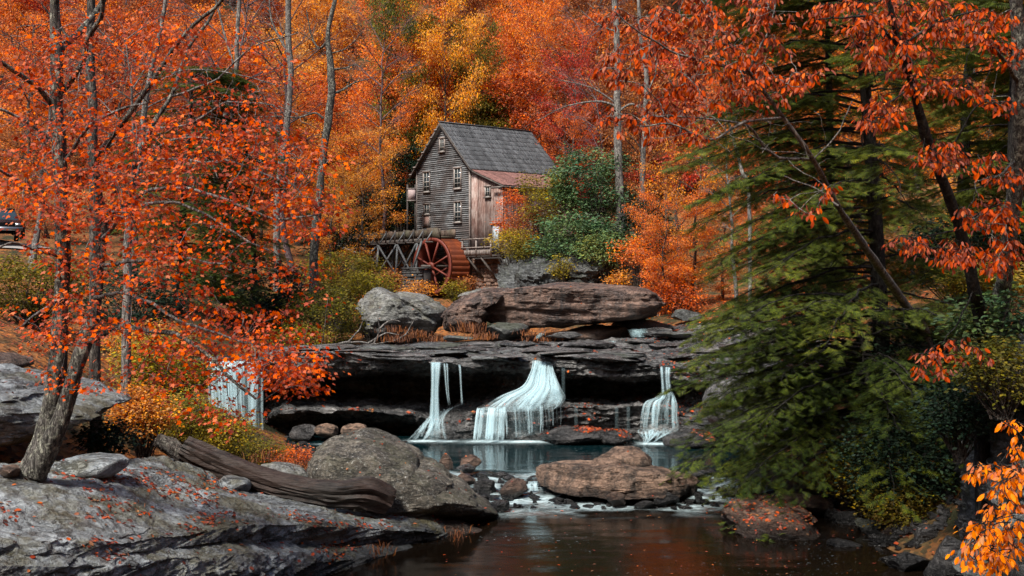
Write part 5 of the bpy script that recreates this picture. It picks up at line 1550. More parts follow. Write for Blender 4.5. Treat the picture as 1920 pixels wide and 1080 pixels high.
cname = {'rustor_leaf': 'rust-orange', 'orange_leaf': 'bright orange', 'brown_leaf': 'brown-leaved', 'crimson_leaf': 'crimson', 'yellow_leaf': 'yellow-orange', 'olive_leaf': 'olive-green', 'bare': 'bare grey-twigged'}
rows = [92, 100, 109, 119, 130, 142, 156, 172]
for ri, d in enumerate(rows):
    sp = 5.6 + ri * .75
    halfw = .60 * d + 6
    x = -halfw + hr.uniform(0, sp)
    while x < halfw:
        yy = d + hr.uniform(-3, 3)
        px = 960 + x * F / yy
        if ri == 0 and 740 < px < 1010 and False: pass
        c = zone_col(px, ri)
        pos = 'left of' if px < 760 else ('behind' if px < 1060 else 'right of')
        lev = 'low' if ri < 2 else ('halfway up' if ri < 5 else 'high')
        zg = H([x], [yy])[0]
        hgt = hr.uniform(10, 14)
        pos = zone_name(px)
        lab = '%s tree %s on the hillside %s' % (cname[c], lev, pos)
        if c == 'bare':
            te = place_tree(hr.choice(['bare', 'bare_b']), x, yy, zg + hgt * 1.1, hgt * .62, 'brown_leaf', 'twig_purple', 'bare_tree', lab, 'hillside forest trees, %s, %s, %s' % (cname[c], lev, pos))
        else:
            pr_ = hr.choice(['round_a', 'round_b', 'vase', 'round_a', 'cone', 'sparse'] if c != 'olive_leaf' else ['cone', 'round_b'])
            te = place_tree(pr_, x, yy, zg + hgt, hgt * hr.uniform(.62, .85), c, 'bark_grey' if hr.random() < .4 else 'bark_mid', 'autumn_tree', lab, 'hillside forest trees, %s, %s, %s' % (cname[c], lev, pos))
        HILL.setdefault(lab, []).append((px, te))
        x += sp * hr.uniform(.75, 1.25)
for lab, lst in HILL.items():
    lst.sort(key=lambda q: q[0])
    m = len(lst)
    if m == 1:
        del lst[0][1]['group']
        lst[0][1]['group'] = 'trees of the hillside forest'
        continue
    words = {2: ['left of two', 'right of two'], 3: ['leftmost of three', 'middle of three', 'rightmost of three']}.get(m) or ['%s from the left' % w for w in ('first', 'second', 'third', 'fourth', 'fifth', 'sixth', 'seventh', 'eighth', 'ninth')[:m]]
    for (px_, te), w in zip(lst, words):
        te['label'] = lab + ', ' + w
        te['group'] = 'trees of the hillside forest'

# named trees nearer the mill: px of centre, py of top, d, width px, proto, leaf, label
NT_ = [
 (838, 50, 87, 150, 'fine', 'gold_leaf', 'bright golden-yellow tree rising behind the mill roof peak'),
 (690, 268, 80, 170, 'layered', 'yellow_leaf', 'yellow-orange layered tree left of the mill above the flume'),
 (768, 15, 88.5, 130, 'fine', 'green2_leaf', 'tall olive-green tree between orange crowns left above the roof peak'),
 (905, 90, 89, 120, 'fine', 'olive_leaf', 'olive-brown tree behind the mill roof beside the golden tree'),
 (985, 15, 94, 130, 'fine', 'orange_leaf', 'tall bright orange tree behind the right half of the mill roof'),
 (1065, 135, 86, 150, 'layered', 'crimson_leaf', 'crimson-red tree behind the right end of the mill roof'),
 (1045, 235, 82, 110, 'layered', 'rustor_leaf', 'low red-orange tree touching the right end of the roof'),
 (740, 120, 88, 170, 'fine', 'orange_leaf', 'deep orange tree standing left behind the mill'),
 (560, 180, 84, 200, 'layered', 'rustor_leaf', 'rust-orange tree behind the dark lichened trunk left of the mill'),
 (480, 300, 76, 170, 'layered', 'orange_leaf', 'orange understory tree low on the left bank'),
 (610, 330, 72, 130, 'layered', 'yellow_leaf', 'small golden understory tree left of the flume end'),
 (380, 60, 86, 220, 'layered', 'orange_leaf', 'broad orange tree behind the red maple canopy'),
 (200, 40, 80, 240, 'layered', 'rustor_leaf', 'rust-orange tree behind the maple trunks'),
 (40, 20, 78, 240, 'layered', 'orange_leaf', 'orange tree behind the branches at the upper left corner'),
 (90, 260, 70, 180, 'layered', 'brown_leaf', 'brown-leaved small tree above the parked car'),
 (290, 240, 72, 200, 'layered', 'rustor_leaf', 'low rust-coloured tree deep behind the red maple'),
 (1290, 268, 56, 190, 'layered', 'yellow_leaf', 'golden-orange layered beech right of the pale trunks'),
 (1235, 380, 54, 150, 'layered', 'orange_leaf', 'bright orange small tree in front of the dark hollow right of the rhododendron'),
 (1350, 400, 58, 160, 'layered', 'orange_leaf', 'orange beech half hidden behind the hemlock boughs'),
 (1200, 180, 76, 200, 'layered', 'brown_leaf', 'brown-leaved tree behind the two pale trunks'),
 (1450, 60, 70, 260, 'layered', 'rustor_leaf', 'rusty tree behind the upper hemlock boughs'),
 (1600, 120, 62, 260, 'layered', 'orange_leaf', 'orange tree glowing behind the hemlock trunk'),
 (1790, 40, 60, 240, 'layered', 'yellow_leaf', 'yellow-orange tree behind the upper right branches'),
 (1880, 200, 52, 200, 'layered', 'olive_leaf', 'olive tree at the right edge behind the lichened trunk'),
 (1560, 330, 50, 200, 'layered', 'rustor_leaf', 'rust-orange understory tree seen through the hemlock'),
 (1720, 420, 44, 200, 'layered', 'yelgreen_leaf', 'yellow-green understory tree on the right bank'),
 (1470, 430, 52, 130, 'layered', 'orange_leaf', 'small orange tree on the leafy slope behind the hemlock tips'),
]
for px, py, d, w, pr_, lf, lab in NT_:
    p = P(px, py, d)
    place_tree(pr_, p[0], p[1], p[2], w * d / F, lf, 'bark_mid', 'autumn_tree', lab)
# bare twiggy trees
for px, py, d, w, lab in [
  (430, -40, 66, 260, 'bare purple-grey tree between the maple and the lichened trunk'),
  (560, 20, 70, 220, 'bare twiggy tree left of the lichened trunk'),
  (700, 60, 80, 160, 'bare thin tree right of the lichened trunk'),
  (1075, 50, 90, 150, 'bare grey-twigged tree above the red tree at the right end of the roof'),
  (1130, 150, 78, 160, 'bare purple-twigged tree left of the tall pale trunk'),
  (1380, 200, 50, 150, 'bare whitish tree beside the leaning trunk'),
  (250, 60, 52, 260, 'bare grey tree behind the left maple trunks'),
  (60, 100, 48, 240, 'bare grey tree above the parked car')]:
    p = P(px, py, d)
    place_tree('bare' if px % 20 else 'bare_b', p[0], p[1], p[2], w * d / F, 'brown_leaf', 'twig' if px > 1300 or px < 300 else 'twig_purple', 'bare_tree', lab)

# single trunks drawn from the photograph: path of (px, py) at distance d with widths
def trunk_tree(name, label, path, d, widths, bark, limbs=(), leafm=None, cat='tree', extra_base=True, twigs=0, seed=1, leafs=None):
    r = np.random.default_rng(seed)
    pts = [P(a, b, d + (0 if len(q) < 3 else q[2])) for q in path for a, b in [q[:2]]]
    wd = [w * d / F / 2 for w in widths]
    if extra_base:
        zg = H([pts[0][0]], [pts[0][1]])[0]
        if pts[0][2] > zg:
            pts = [np.array([pts[0][0], pts[0][1], zg - .3])] + pts; wd = [wd[0] * 1.25] + wd
    e = empty(name, pts[0], label, cat)
    n = max(14, len(pts) * 5)
    c = resample(np.array(pts), n); w = resample(np.array(wd), n, False)
    c = c + np.stack([.25 * w * fbm(np.stack([c[:, 2] * 1.2, c[:, 0] * 0, c[:, 0] * 0 + seed + q], 1), 3, 3) for q in range(3)], 1)
    A = Acc(); A.tube(c, w, 12)
    V, T, Q = A.arrays()
    cc = np.repeat(c, 12, 0); nn = V - cc; nn /= (np.linalg.norm(nn, axis=1, keepdims=True) + 1e-9)
    V = V + nn * (np.repeat(w, 12) * .16 * fbm(V * np.array([5, 5, 1.6]) / max(.5, w.max() * 4), seed, 3))[:, None]
    obj('trunk', V, T, M[bark], e, True, Q)
    for k, (lp, lw) in enumerate(limbs):
        q = resample(np.array([P(a[0], a[1], d + (a[2] if len(a) > 2 else 0)) for a in lp]), max(8, len(lp) * 4))
        ww = np.linspace(lw[0], lw[1], len(q)) * d / F / 2
        A = Acc(); A.tube(q, ww, 7)
        for m in range(int(twigs)):
            i = r.integers(len(q) // 3, len(q)); dv = (q[i] - q[max(0, i - 2)]); dv /= np.linalg.norm(dv) + 1e-6
            L = r.uniform(.3, 1.0) * (d / 20) ** .6
            dd = dv + r.normal(0, .55, 3); dd /= np.linalg.norm(dd)
            m1 = q[i] + dd * L * .5 + r.normal(0, .05, 3); m2 = q[i] + dd * L + np.array([0, 0, -.08 * L]) + r.normal(0, .08, 3)
            r0 = max(.005, ww[i] * .4)
            A.tube(bez(q[i], m1, m2, 5), np.linspace(r0, .0025, 5), 4)
            for m_ in range(3):
                s = m1 + (m2 - m1) * r.uniform(0, 1)
                d3 = dd + r.normal(0, .7, 3)
                A.tube(np.array([s, s + d3 * .2 * L, s + d3 * .42 * L + np.array([0, 0, -.03])]), [.004, .003, .002], 3)
        A.obj('limb', M[bark], e, True)
    return e
trunk_tree('tree', 'tall pale lichened trunk rising through the shrubs right of the mill', [(1163, 400), (1160, 300), (1157, 200), (1158, 100), (1152, 0), (1150, -80)], 62, [17, 15, 14, 12, 11, 9], 'bark_grey',
  [([(1158, 200), (1120, 190), (1060, 200), (1010, 225)], (5, 1)), ([(1158, 210), (1185, 195), (1210, 212), (1230, 216)], (5, 2)), ([(1157, 60), (1120, 45), (1090, 20)], (4, 1)), ([(1157, 195), (1110, 165), (1050, 150)], (4, 1))], twigs=14, seed=3)
trunk_tree('tree', 'thinner pale trunk just right of the tall one behind the golden beech', [(1203, 420), (1205, 330), (1208, 250), (1212, 150), (1200, 60), (1195, -60)], 64, [11, 10, 9, 9, 7, 5], 'bark_grey', [([(1210, 180), (1230, 130), (1222, 60)], (4, 1))], twigs=10, seed=4)
trunk_tree('tree', 'dark lichened trunk with broken-looking limbs left of the golden understory', [(590, 460), (598, 380), (605, 300), (618, 220), (622, 140), (615, 70), (628, 0), (640, -80)], 52, [16, 14, 13, 15, 14, 9, 8, 5], 'bark_maple',
  [([(622, 175), (640, 170), (665, 155), (700, 146)], (6, 1)), ([(622, 130), (645, 128), (670, 120)], (5, 1)), ([(606, 222), (590, 212), (560, 220), (520, 218), (440, 222)], (5, 1)), ([(618, 70), (600, 90), (585, 70), (575, 20)], (5, 2)), ([(620, 100), (650, 90), (680, 60)], (3, 1))], twigs=16, seed=5)
trunk_tree('tree', 'straight grey trunk left of the lichened trunk high in the picture', [(520, 380), (535, 260), (545, 150), (540, 60), (542, -60)], 66, [12, 12, 11, 11, 10], 'bark_grey', [([(540, 100), (510, 40), (505, -10)], (5, 2))], twigs=10, seed=6)
trunk_tree('tree', 'pair-forming slim pale trunk right of the maple crown top', [(400, 380), (415, 250), (440, 150), (445, 60), (452, -60)], 60, [9, 9, 9, 8, 7], 'bark_grey', [([(438, 120), (420, 60), (405, 0)], (5, 3))], twigs=10, seed=7)
trunk_tree('tree', 'broken pale leaning snag beside the hemlock boughs', [(1405, 380), (1390, 320), (1375, 260), (1362, 215)], 40, [7, 7, 6, 4], 'bark_grey', [([(1365, 225), (1350, 222), (1340, 230)], (4, 2))], twigs=8, seed=8)
trunk_tree('tree', 'brown trunk low on the leafy slope right of the orange shrubs', [(1270, 520), (1272, 460), (1268, 400), (1275, 340)], 56, [8, 7, 6, 4], 'bark_mid', [([(1270, 430), (1295, 400), (1330, 380)], (4, 1))], twigs=8, seed=9)

# ------------------------------------------------------------------ shrubs
def shrub(name, label, px, py, d, w, h, leafm, leaf=.12, n=4000, seed=1, cat='shrub', depth=None, bark='bark_mid', kind='quad', clump=.16, density_lo=.0, droop=.2, base_py=None, tilt=.6):
    """px,py centre of the visible body; w,h size in photo pixels"""
    r = np.random.default_rng(seed)
    c = P(px, py, d)
    W = w * d / F / 2; Hh = h * d / F / 2; D = depth if depth else W * .8
    bz = min(c[2] - Hh, H([c[0]], [c[1]])[0] + .1) if base_py is None else P(px, base_py, d)[2]
    bz = max(bz, c[2] - Hh - (2.5 if d > 24 else .5))
    base = np.array([c[0], c[1], bz])
    e = empty(name, base, label, cat)
    nc = max(18, int(n / 45))
    u = r.normal(0, 1, (nc, 3)); u /= np.linalg.norm(u, axis=1, keepdims=True)
    rad = r.uniform(.35, 1.0, nc) ** .5
    Cc = c + u * rad[:, None] * np.array([W, D, Hh])
    Cc = Cc + np.stack([fbm(Cc * .9, seed + 3, 2), fbm(Cc * .9 + 9, seed + 3, 2), fbm(Cc * .9 + 5, seed + 3, 2)], 1) * np.array([W, D, Hh]) * .16
    A = Acc()
    sel = r.choice(nc, min(nc, 60), replace=False)
    for k in sel:
        m = (base + Cc[k]) / 2 + r.normal(0, .12 * W, 3); m[2] -= .1 * Hh
        A.tube(bez(base + r.normal(0, .08 * W, 3) * np.array([1, 1, 0]), m, Cc[k], 6), np.linspace(.012 + .010 * W, .005, 6), 4)
    A.obj('stems', M[bark], e, True)
    cs = clump * (1 + .35 * W)
    idx = r.integers(0, nc, n)
    off = r.normal(0, 1, (n, 3)) * np.array([cs, cs, cs * .6])
    C = Cc[idx] + off
    dr = off / cs + r.normal(0, .5, (n, 3)); dr[:, 2] *= .3
    V, T = leaves(C, leaf * r.uniform(.6, 1.3, n), r, kind, tilt, droop, dr)
    obj('foliage', V, T, M[leafm], e)
    return e
SH = [
 ('rhododendron', 'large dark green rhododendron mass around the tall pale trunk right of the mill', 1105, 345, 63, 150, 130, 'rhodo_leaf', .20, 8000),
 ('rhododendron', 'mid green rhododendron spilling over the cliff right of the mill', 1085, 450, 61, 170, 110, 'rhodo_leaf', .19, 8000),
 ('shrub', 'yellow-green rounded shrub hiding the end of the lean-to roof', 1025, 375, 64, 100, 110, 'yelgreen_leaf', .15, 5500),
 ('shrub', 'bright peach-orange bush in front of the plank wall of the mill', 960, 400, 66, 55, 100, 'orange_leaf', .12, 3500),
 ('shrub', 'rusty brown bush between the peach bush and the rhododendron', 995, 425, 64.5, 80, 80, 'brown_leaf', .13, 3500),
 ('shrub', 'olive-green low bush at the foot of the peach bush on the cliff top', 965, 455, 63.5, 90, 50, 'yelgreen_leaf', .14, 2500),
 ('shrub', 'dark olive growth spilling over the left end of the cliff beside the deck', 985, 472, 62.2, 80, 44, 'olive_leaf', .13, 2200),
 ('shrub', 'green bush draped lower over the cliff face', 1140, 470, 59.0, 110, 70, 'rhodo_leaf', .17, 4000),
 ('shrub', 'small yellow-green tuft hanging low on the cliff face', 1055, 500, 58.3, 55, 35, 'yelgreen_leaf', .13, 900),
 ('shrub', 'bright orange low branches in front of the cliff right end', 1195, 470, 57, 100, 50, 'orange_leaf', .14, 2200),
 ('shrub', 'orange shrub on the leafy slope right of the cliff', 1260, 515, 55, 90, 70, 'orange_leaf', .14, 3000),
 ('shrub', 'yellow-green shrub tuft on the rock right end above the overhang', 1165, 520, 56.5, 50, 26, 'yellow_leaf', .12, 700),
 ('shrub', 'rust-brown undergrowth on the slope between overhang and hemlock tips', 1270, 560, 54, 110, 60, 'rustor_leaf', .12, 3000),
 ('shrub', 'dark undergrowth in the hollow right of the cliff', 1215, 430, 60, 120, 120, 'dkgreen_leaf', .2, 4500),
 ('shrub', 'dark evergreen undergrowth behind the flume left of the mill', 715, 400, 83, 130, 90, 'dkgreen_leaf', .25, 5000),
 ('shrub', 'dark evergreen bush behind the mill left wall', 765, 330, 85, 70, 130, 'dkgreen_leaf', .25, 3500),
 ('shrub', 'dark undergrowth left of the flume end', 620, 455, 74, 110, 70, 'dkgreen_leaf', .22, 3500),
 ('shrub', 'small orange bush hanging over the flume beside the mill', 752, 410, 78, 40, 22, 'yellow_leaf', .13, 500),
 ('shrub', 'grey-green bush with orange tips below the left end of the flume', 640, 520, 56, 150, 110, 'olive_leaf', .15, 6500),
 ('shrub', 'yellow-green bush sloping down toward the pale boulders', 690, 545, 53, 100, 80, 'yelgreen_leaf', .13, 4000),
 ('shrub', 'orange bush tucked beside the pale rounded boulder', 695, 580, 51, 60, 50, 'orange_leaf', .11, 1400),
 ('shrub', 'dense green bush at the ledge top left of the pale boulder', 605, 590, 48, 150, 110, 'olive_leaf', .12, 7000),
 ('shrub', 'dark green bush behind the red maple tips over the ledge', 520, 560, 50, 130, 140, 'dkgreen_leaf', .17, 5000),
 ('shrub', 'green-olive weeds on the ledge top above the left waterfall', 560, 635, 46, 110, 50, 'yelgreen_leaf', .10, 3500),
 ('shrub', 'yellow bush on the stones in front of the trestle', 780, 545, 66, 70, 34, 'yellow_leaf', .12, 1600),
 ('shrub', 'yellow-green bush at the foot of the water wheel', 853, 545, 66, 44, 40, 'yelgreen_leaf', .12, 1500),
 ('shrub', 'brown weeds beside the yellow-green bush at the wheel foot', 880, 535, 67, 40, 30, 'brown_leaf', .12, 900),
 ('shrub', 'brown leafy brush under the trestle', 725, 525, 62, 60, 40, 'brown_leaf', .12, 1500),
 ('shrub', 'yellow-green bush under the red maple above the log', 310, 690, 30, 170, 130, 'yelgreen_leaf', .10, 8000),
 ('shrub', 'olive bush below the left waterfall behind the log', 415, 815, 29.5, 110, 84, 'yelgreen_leaf', .08, 7000),
 ('shrub', 'amber-orange bush beside the outcrop left of the log', 270, 770, 25, 110, 90, 'yellow_leaf', .085, 4500),
 ('shrub', 'olive bush between the amber bush and the log', 345, 790, 27, 110, 100, 'yelgreen_leaf', .08, 5500),
 ('shrub', 'dark green fern-like bush in the hollow under the outcrop', 200, 820, 21.5, 70, 50, 'dkgreen_leaf', .10, 1500),
 ('shrub', 'yellow leafy bush behind the maple trunks', 280, 650, 33, 150, 90, 'yellow_leaf', .10, 3500),
 ('shrub', 'brown-olive brush on the bank at the left edge', 60, 530, 34, 200, 120, 'olive_leaf', .12, 6000),
 ('shrub', 'dark brush behind the maple trunks', 240, 560, 40, 240, 130, 'dkgreen_leaf', .15, 5000),
 ('shrub', 'rust-orange fern clump between the log and the pale cracked rock', 480, 850, 28, 110, 46, 'olive_leaf', .07, 4000),
 ('shrub', 'rusty fern clump touching the speckled boulder', 550, 868, 27.6, 70, 50, 'rustor_leaf', .06, 3000),
 ('rhododendron', 'glossy green rhododendron at the right edge above the rock wall', 1860, 600, 20.5, 150, 90, 'rhodo_leaf', .15, 1500),
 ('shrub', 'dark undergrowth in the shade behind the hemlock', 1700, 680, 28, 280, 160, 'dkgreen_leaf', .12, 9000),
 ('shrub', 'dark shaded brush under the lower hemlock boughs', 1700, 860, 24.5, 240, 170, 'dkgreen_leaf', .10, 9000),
 ('shrub', 'olive-gold leafy brush under the hemlock near the right shore', 1620, 880, 25.5, 170, 110, 'yelgreen_leaf', .08, 5000),
 ('shrub', 'brown-gold brush at the lower right shore', 1700, 950, 23.8, 130, 70, 'olive_leaf', .08, 3500),
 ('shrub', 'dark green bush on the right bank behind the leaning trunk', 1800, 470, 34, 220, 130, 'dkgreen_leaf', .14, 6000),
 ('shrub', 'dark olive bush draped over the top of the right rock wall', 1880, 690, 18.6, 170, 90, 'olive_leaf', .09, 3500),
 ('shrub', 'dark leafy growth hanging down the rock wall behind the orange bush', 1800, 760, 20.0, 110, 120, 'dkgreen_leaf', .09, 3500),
 ('shrub', 'yellow-brown brush on the right bank above the rhododendron', 1860, 520, 28, 160, 70, 'olive_leaf', .11, 3500),
]
BIGLEAF = {'rhodo_leaf': 'oval'}
for k, s in enumerate(SH):
    nm, lab, px, py, d, w, h, lf, ls, n = s
    shrub(nm, lab, px, py, d, w, h, lf, ls, n, seed=500 + k * 7, kind=BIGLEAF.get(lf, 'quad'), cat='rhododendron' if nm == 'rhododendron' else 'shrub')
# ------------------------------------------------------------------ growing twigs towards leaf sprays
def grow(acc, skel, targets, r, sag=.06, rmin=.0035, rk=.0016, nside=4):
    skel = [np.asarray(s, float) for s in skel]
    nodes = np.array(skel); nodes_seg = [-1] * len(nodes)
    targets = np.asarray(targets, float)
    d0 = np.array([np.min(np.linalg.norm(nodes - t, axis=1)) for t in targets])
    segs = []; parent = []; count = []
    for k in np.argsort(d0):
        t = targets[k]
        dd = np.linalg.norm(nodes - t, axis=1)
        # prefer growing outward from an existing twig
        i = int(np.argmin(dd))
        p = nodes[i]
        L = dd[i]
        m = (p + t) / 2 + r.normal(0, .07 * L, 3) + np.array([0, 0, sag * L])
        q = bez(p, m, t, 5) + np.concatenate([np.zeros((1, 3)), r.normal(0, .025 * L, (4, 3))])
        segs.append(q); parent.append(nodes_seg[i]); count.append(1)
        si = len(segs) - 1
        j = parent[-1]
        while j >= 0:
            count[j] += 1; j = parent[j]
        nodes = np.vstack([nodes, q[1:]]); nodes_seg += [si] * 4
    for s, c in zip(segs, count):
        r0 = rmin + rk * math.sqrt(c)
        acc.tube(s, np.linspace(r0, max(rmin * .7, r0 * .55), 5), nside)
    return [s[-1] - s[-2] for s in segs]

def in_ellipses(ells, d, r, per=None):
    """targets spread over ellipses (px,py,rx,ry,count[,doff])"""
    out = []
    for e in ells:
        px, py, rx, ry, n = e[:5]
        do = e[5] if len(e) > 5 else 0
        for k in range(n):
            a = r.uniform(0, 6.283); q = math.sqrt(r.uniform(0, 1))
            out.append(P(px + rx * q * math.cos(a), py + ry * q * math.sin(a), d + do + r.normal(0, .9)))
    return np.array(out)

def leaf_parts(parent, C, size, r, kind, mat, n_parts, tilt, droop, dirs, stuff_name='foliage'):
    """the n_parts leaves nearest the camera become parts of their own; the rest one mesh"""
    C = np.asarray(C); n = len(C)
    size = np.asarray(size) * np.ones(n)
    t, b, nr = frames(n, r, tilt, droop, dirs)
    show = np.argsort(-(size / np.linalg.norm(C - np.array([0, 0, CZ]), axis=1)) * (np.abs(nr[:, 1]) + .3))
    vis = (np.abs((C[:, 0] / C[:, 1]) * F) < 955) & (np.abs((C[:, 2] - CZ) / C[:, 1] * F) < 535)
    show = np.array([k for k in show if vis[k]][:n_parts])
    LV, LT = LEAF[kind]
    me = np_mesh('leaf', LV, LT, mat)
    o0 = org(parent)
    for k in show:
        o = bpy.data.objects.new('leaf', me)
        m = np.eye(4)
        m[:3, 0] = t[k] * size[k]; m[:3, 1] = b[k] * size[k]; m[:3, 2] = nr[k] * size[k]; m[:3, 3] = C[k] - o0
        o.parent = parent
        o.matrix_local = Matrix(m.tolist())
        COL.objects.link(o)
    rest = np.setdiff1d(np.arange(n), show)
    C2, s2 = C[rest], size[rest][:, None, None]
    V = C2[:, None, :] + s2 * (LV[None, :, 0, None] * t[rest][:, None, :] + LV[None, :, 1, None] * b[rest][:, None, :] + LV[None, :, 2, None] * nr[rest][:, None, :])
    T = LT[None] + (np.arange(len(rest)) * len(LV))[:, None, None]
    obj(stuff_name, V.reshape(-1, 3), T.reshape(-1, 3), mat, parent, kind='stuff')

def rough_trunk(e, name, pts, widths, bark, seed, sides=16, flare=1.0):
    n = len(pts) * 10
    W3 = np.array([P(*q) for q in pts])
    w = np.array([a * q[2] / F / 2 for a, q in zip(widths, pts)])
    c = resample(W3, n); w = resample(w, n, False)
    A = Acc(); A.tube(c, w, sides)
    V, T, Q = A.arrays()
    cc = np.repeat(c, sides, 0); nn = V - cc; nn /= (np.linalg.norm(nn, axis=1, keepdims=True) + 1e-9)
    ws = np.repeat(w, sides)
    V = V + nn * (ws * (.13 * fbm(V * np.array([9, 9, 1.5]), seed, 4) + .12 * fbm(V * 1.6, seed + 5, 2)))[:, None]
    o = obj(name, V, T, M[bark], e, True, Q)
    return c, w

# ------------------------------------------------------------------ the red maple at the left
mp = empty('red_maple', P(70, 884, 16.6), 'red maple with forked lichened trunks and scarlet leaves leaning over the left bank', 'tree')
r = np.random.default_rng(77)
cA, wA = rough_trunk(mp, 'trunk', [(58, 892, 16.6), (82, 830, 16.6), (98, 760, 16.6), (108, 680, 16.6), (113, 590, 16.6), (118, 480, 16.5), (114, 350, 16.4), (108, 200, 16.3), (104, 50, 16.2), (100, -80, 16.0)], [58, 44, 36, 34, 30, 27, 25, 22, 18, 15], 'bark_maple', 3)
cB, wB = rough_trunk(mp, 'trunk', [(66, 888, 16.45), (98, 826, 16.4), (124, 760, 16.4), (142, 690, 16.4), (160, 640, 16.5), (178, 570, 16.7), (188, 480, 16.9), (196, 400, 17.0)], [48, 38, 31, 28, 29, 23, 20, 18], 'bark_maple', 4)
limbs = [
 ([(196, 400, 17.0), (178, 310, 17.0), (205, 262, 16.9), (240, 215, 16.7), (285, 150, 16.5), (340, 75, 16.3), (430, -10, 16)], 15, 6),
 ([(196, 400, 17.0), (240, 380, 17.1), (258, 300, 17.2), (285, 240, 17.3), (318, 180, 17.4), (350, 100, 17.6), (400, 20, 17.8)], 13, 6),
 ([(116, 420, 16.5), (60, 360, 16.0), (20, 330, 15.6), (-30, 300, 15.2)], 9, 4),
 ([(112, 210, 16.4), (60, 155, 16.0), (0, 112, 15.6), (-60, 90, 15.4)], 11, 6),
 ([(110, 270, 16.4), (70, 240, 16.2), (0, 205, 15.9), (-50, 200, 15.7)], 8, 4),
 ([(108, 100, 16.3), (150, 60, 16.6), (185, 20, 17), (215, -40, 17.4)], 14, 9),
 ([(110, 170, 16.4), (150, 130, 16.0), (165, 80, 15.8), (190, 30, 15.6), (200, -30, 15.4)], 12, 7),
 ([(115, 320, 16.4), (170, 235, 16.0), (240, 205, 15.6), (280, 190, 15.3)], 8, 3),
 ([(160, 640, 16.5), (200, 622, 16.1), (240, 612, 15.8), (290, 620, 15.4), (340, 632, 15.1), (392, 668, 14.9), (425, 700, 14.7), (480, 748, 14.5)], 13, 4),
 ([(180, 560, 16.7), (225, 548, 16.2), (290, 572, 15.7), (345, 605, 15.4), (400, 622, 15.2), (460, 640, 15.0)], 8, 3),
 ([(186, 500, 16.8), (230, 492, 16.3), (275, 488, 16.0), (330, 484, 15.7), (420, 494, 15.3)], 9, 3),
 ([(190, 450, 16.9), (240, 400, 16.2), (300, 378, 15.8), (360, 392, 15.4), (430, 430, 15.1), (500, 470, 14.9)], 8, 3),
 ([(196, 400, 17.0), (270, 362, 16.4), (330, 350, 15.9), (420, 375, 15.5), (520, 410, 15.2), (600, 400, 15.0)], 8, 3),
 ([(258, 300, 17.2), (330, 300, 17.0), (390, 305, 16.7), (440, 302, 16.5), (500, 330, 16.3), (560, 350, 16.1)], 7, 3),
 ([(285, 240, 17.3), (350, 235, 17.1), (420, 195, 17.0), (470, 190, 16.9), (560, 215, 16.6)], 6, 2),
 ([(118, 480, 16.5), (70, 470, 15.9), (20, 455, 15.5), (-30, 470, 15.2)], 7, 3),
 ([(115, 560, 16.5), (60, 600, 15.9), (30, 620, 15.6)], 6, 3),
 ([(240, 215, 16.7), (300, 150, 16.9), (400, 130, 17.1), (520, 160, 17.2)], 5, 2),
 ([(318, 180, 17.4), (400, 150, 17.3), (470, 90, 17.1), (560, 60, 17)], 5, 2),
]
skel = [c for c in cA[::3]] + [c for c in cB[::3]]
for pts, w0, w1 in limbs:
    q = resample(PA(pts), len(pts) * 5)
    q = q + .035 * np.stack([fbm(q * 2.2, 5 + k, 3) for k in range(3)], 1)
    ww = np.linspace(w0, w1, len(q)) * 16.3 / F / 2
    A = Acc(); A.tube(q, ww, 8); A.obj('limb', M['bark_maple'] if w0 > 9 else M['twig'], mp, True)
    skel += [s for s in q[len(q) // 5::2]]
ME0 = [  # ellipses of leaf sprays: px, py, rx, ry, count
 (230, 420, 150, 60, 60), (150, 380, 100, 60, 44), (90, 420, 80, 50, 26), (290, 385, 110, 40, 30), (430, 350, 130, 50, 50), (540, 385, 90, 40, 44), (585, 400, 50, 40, 20),
 (330, 300, 140, 40, 22), (470, 290, 90, 40, 16), (200, 330, 120, 40, 24), (320, 470, 160, 45, 40), (200, 490, 110, 50, 34), (110, 500, 60, 50, 16), (60, 390, 60, 50, 12),
 (440, 460, 80, 40, 16), (540, 470, 60, 50, 24), (560, 560, 50, 50, 16), (470, 560, 90, 40, 26), (400, 590, 120, 35, 28), (520, 620, 80, 45, 34), (540, 670, 60, 40, 24), (520, 700, 65, 30, 26),
 (320, 530, 110, 40, 22), (200, 580, 110, 40, 30), (130, 600, 60, 40, 14), (110, 640, 50, 30, 12), (260, 640, 90, 30, 16), (330, 690, 100, 35, 26), (380, 640, 90, 30, 26), (350, 740, 40, 36, 8), (430, 730, 40, 30, 4), (430, 775, 30, 20, 2),
 (410, 790, 30, 30, 5), (560, 720, 35, 20, 14), (150, 270, 120, 50, 14), (300, 200, 160, 60, 10), (100, 180, 110, 60, 8), (450, 230, 130, 50, 8), (200, 100, 180, 70, 8), (450, 110, 100, 60, 4), (100, 700, 40, 20, 5), (20, 600, 30, 20, 4), (150, 720, 30, 20, 4), (620, 390, 25, 20, 5)]
ME = [(q[0], q[1], q[2] * 1.1, q[3] * 1.12, max(2, int(q[4] * (.40 if q[1] < 640 else .85)))) for q in ME0] + [(290, 170, 270, 140, 90), (80, 240, 110, 120, 30), (500, 300, 130, 70, 34), (60, 330, 80, 60, 16)]
tg = in_ellipses(ME, 15.5, r)
A = Acc()
dl = grow(A, skel, tg, r)
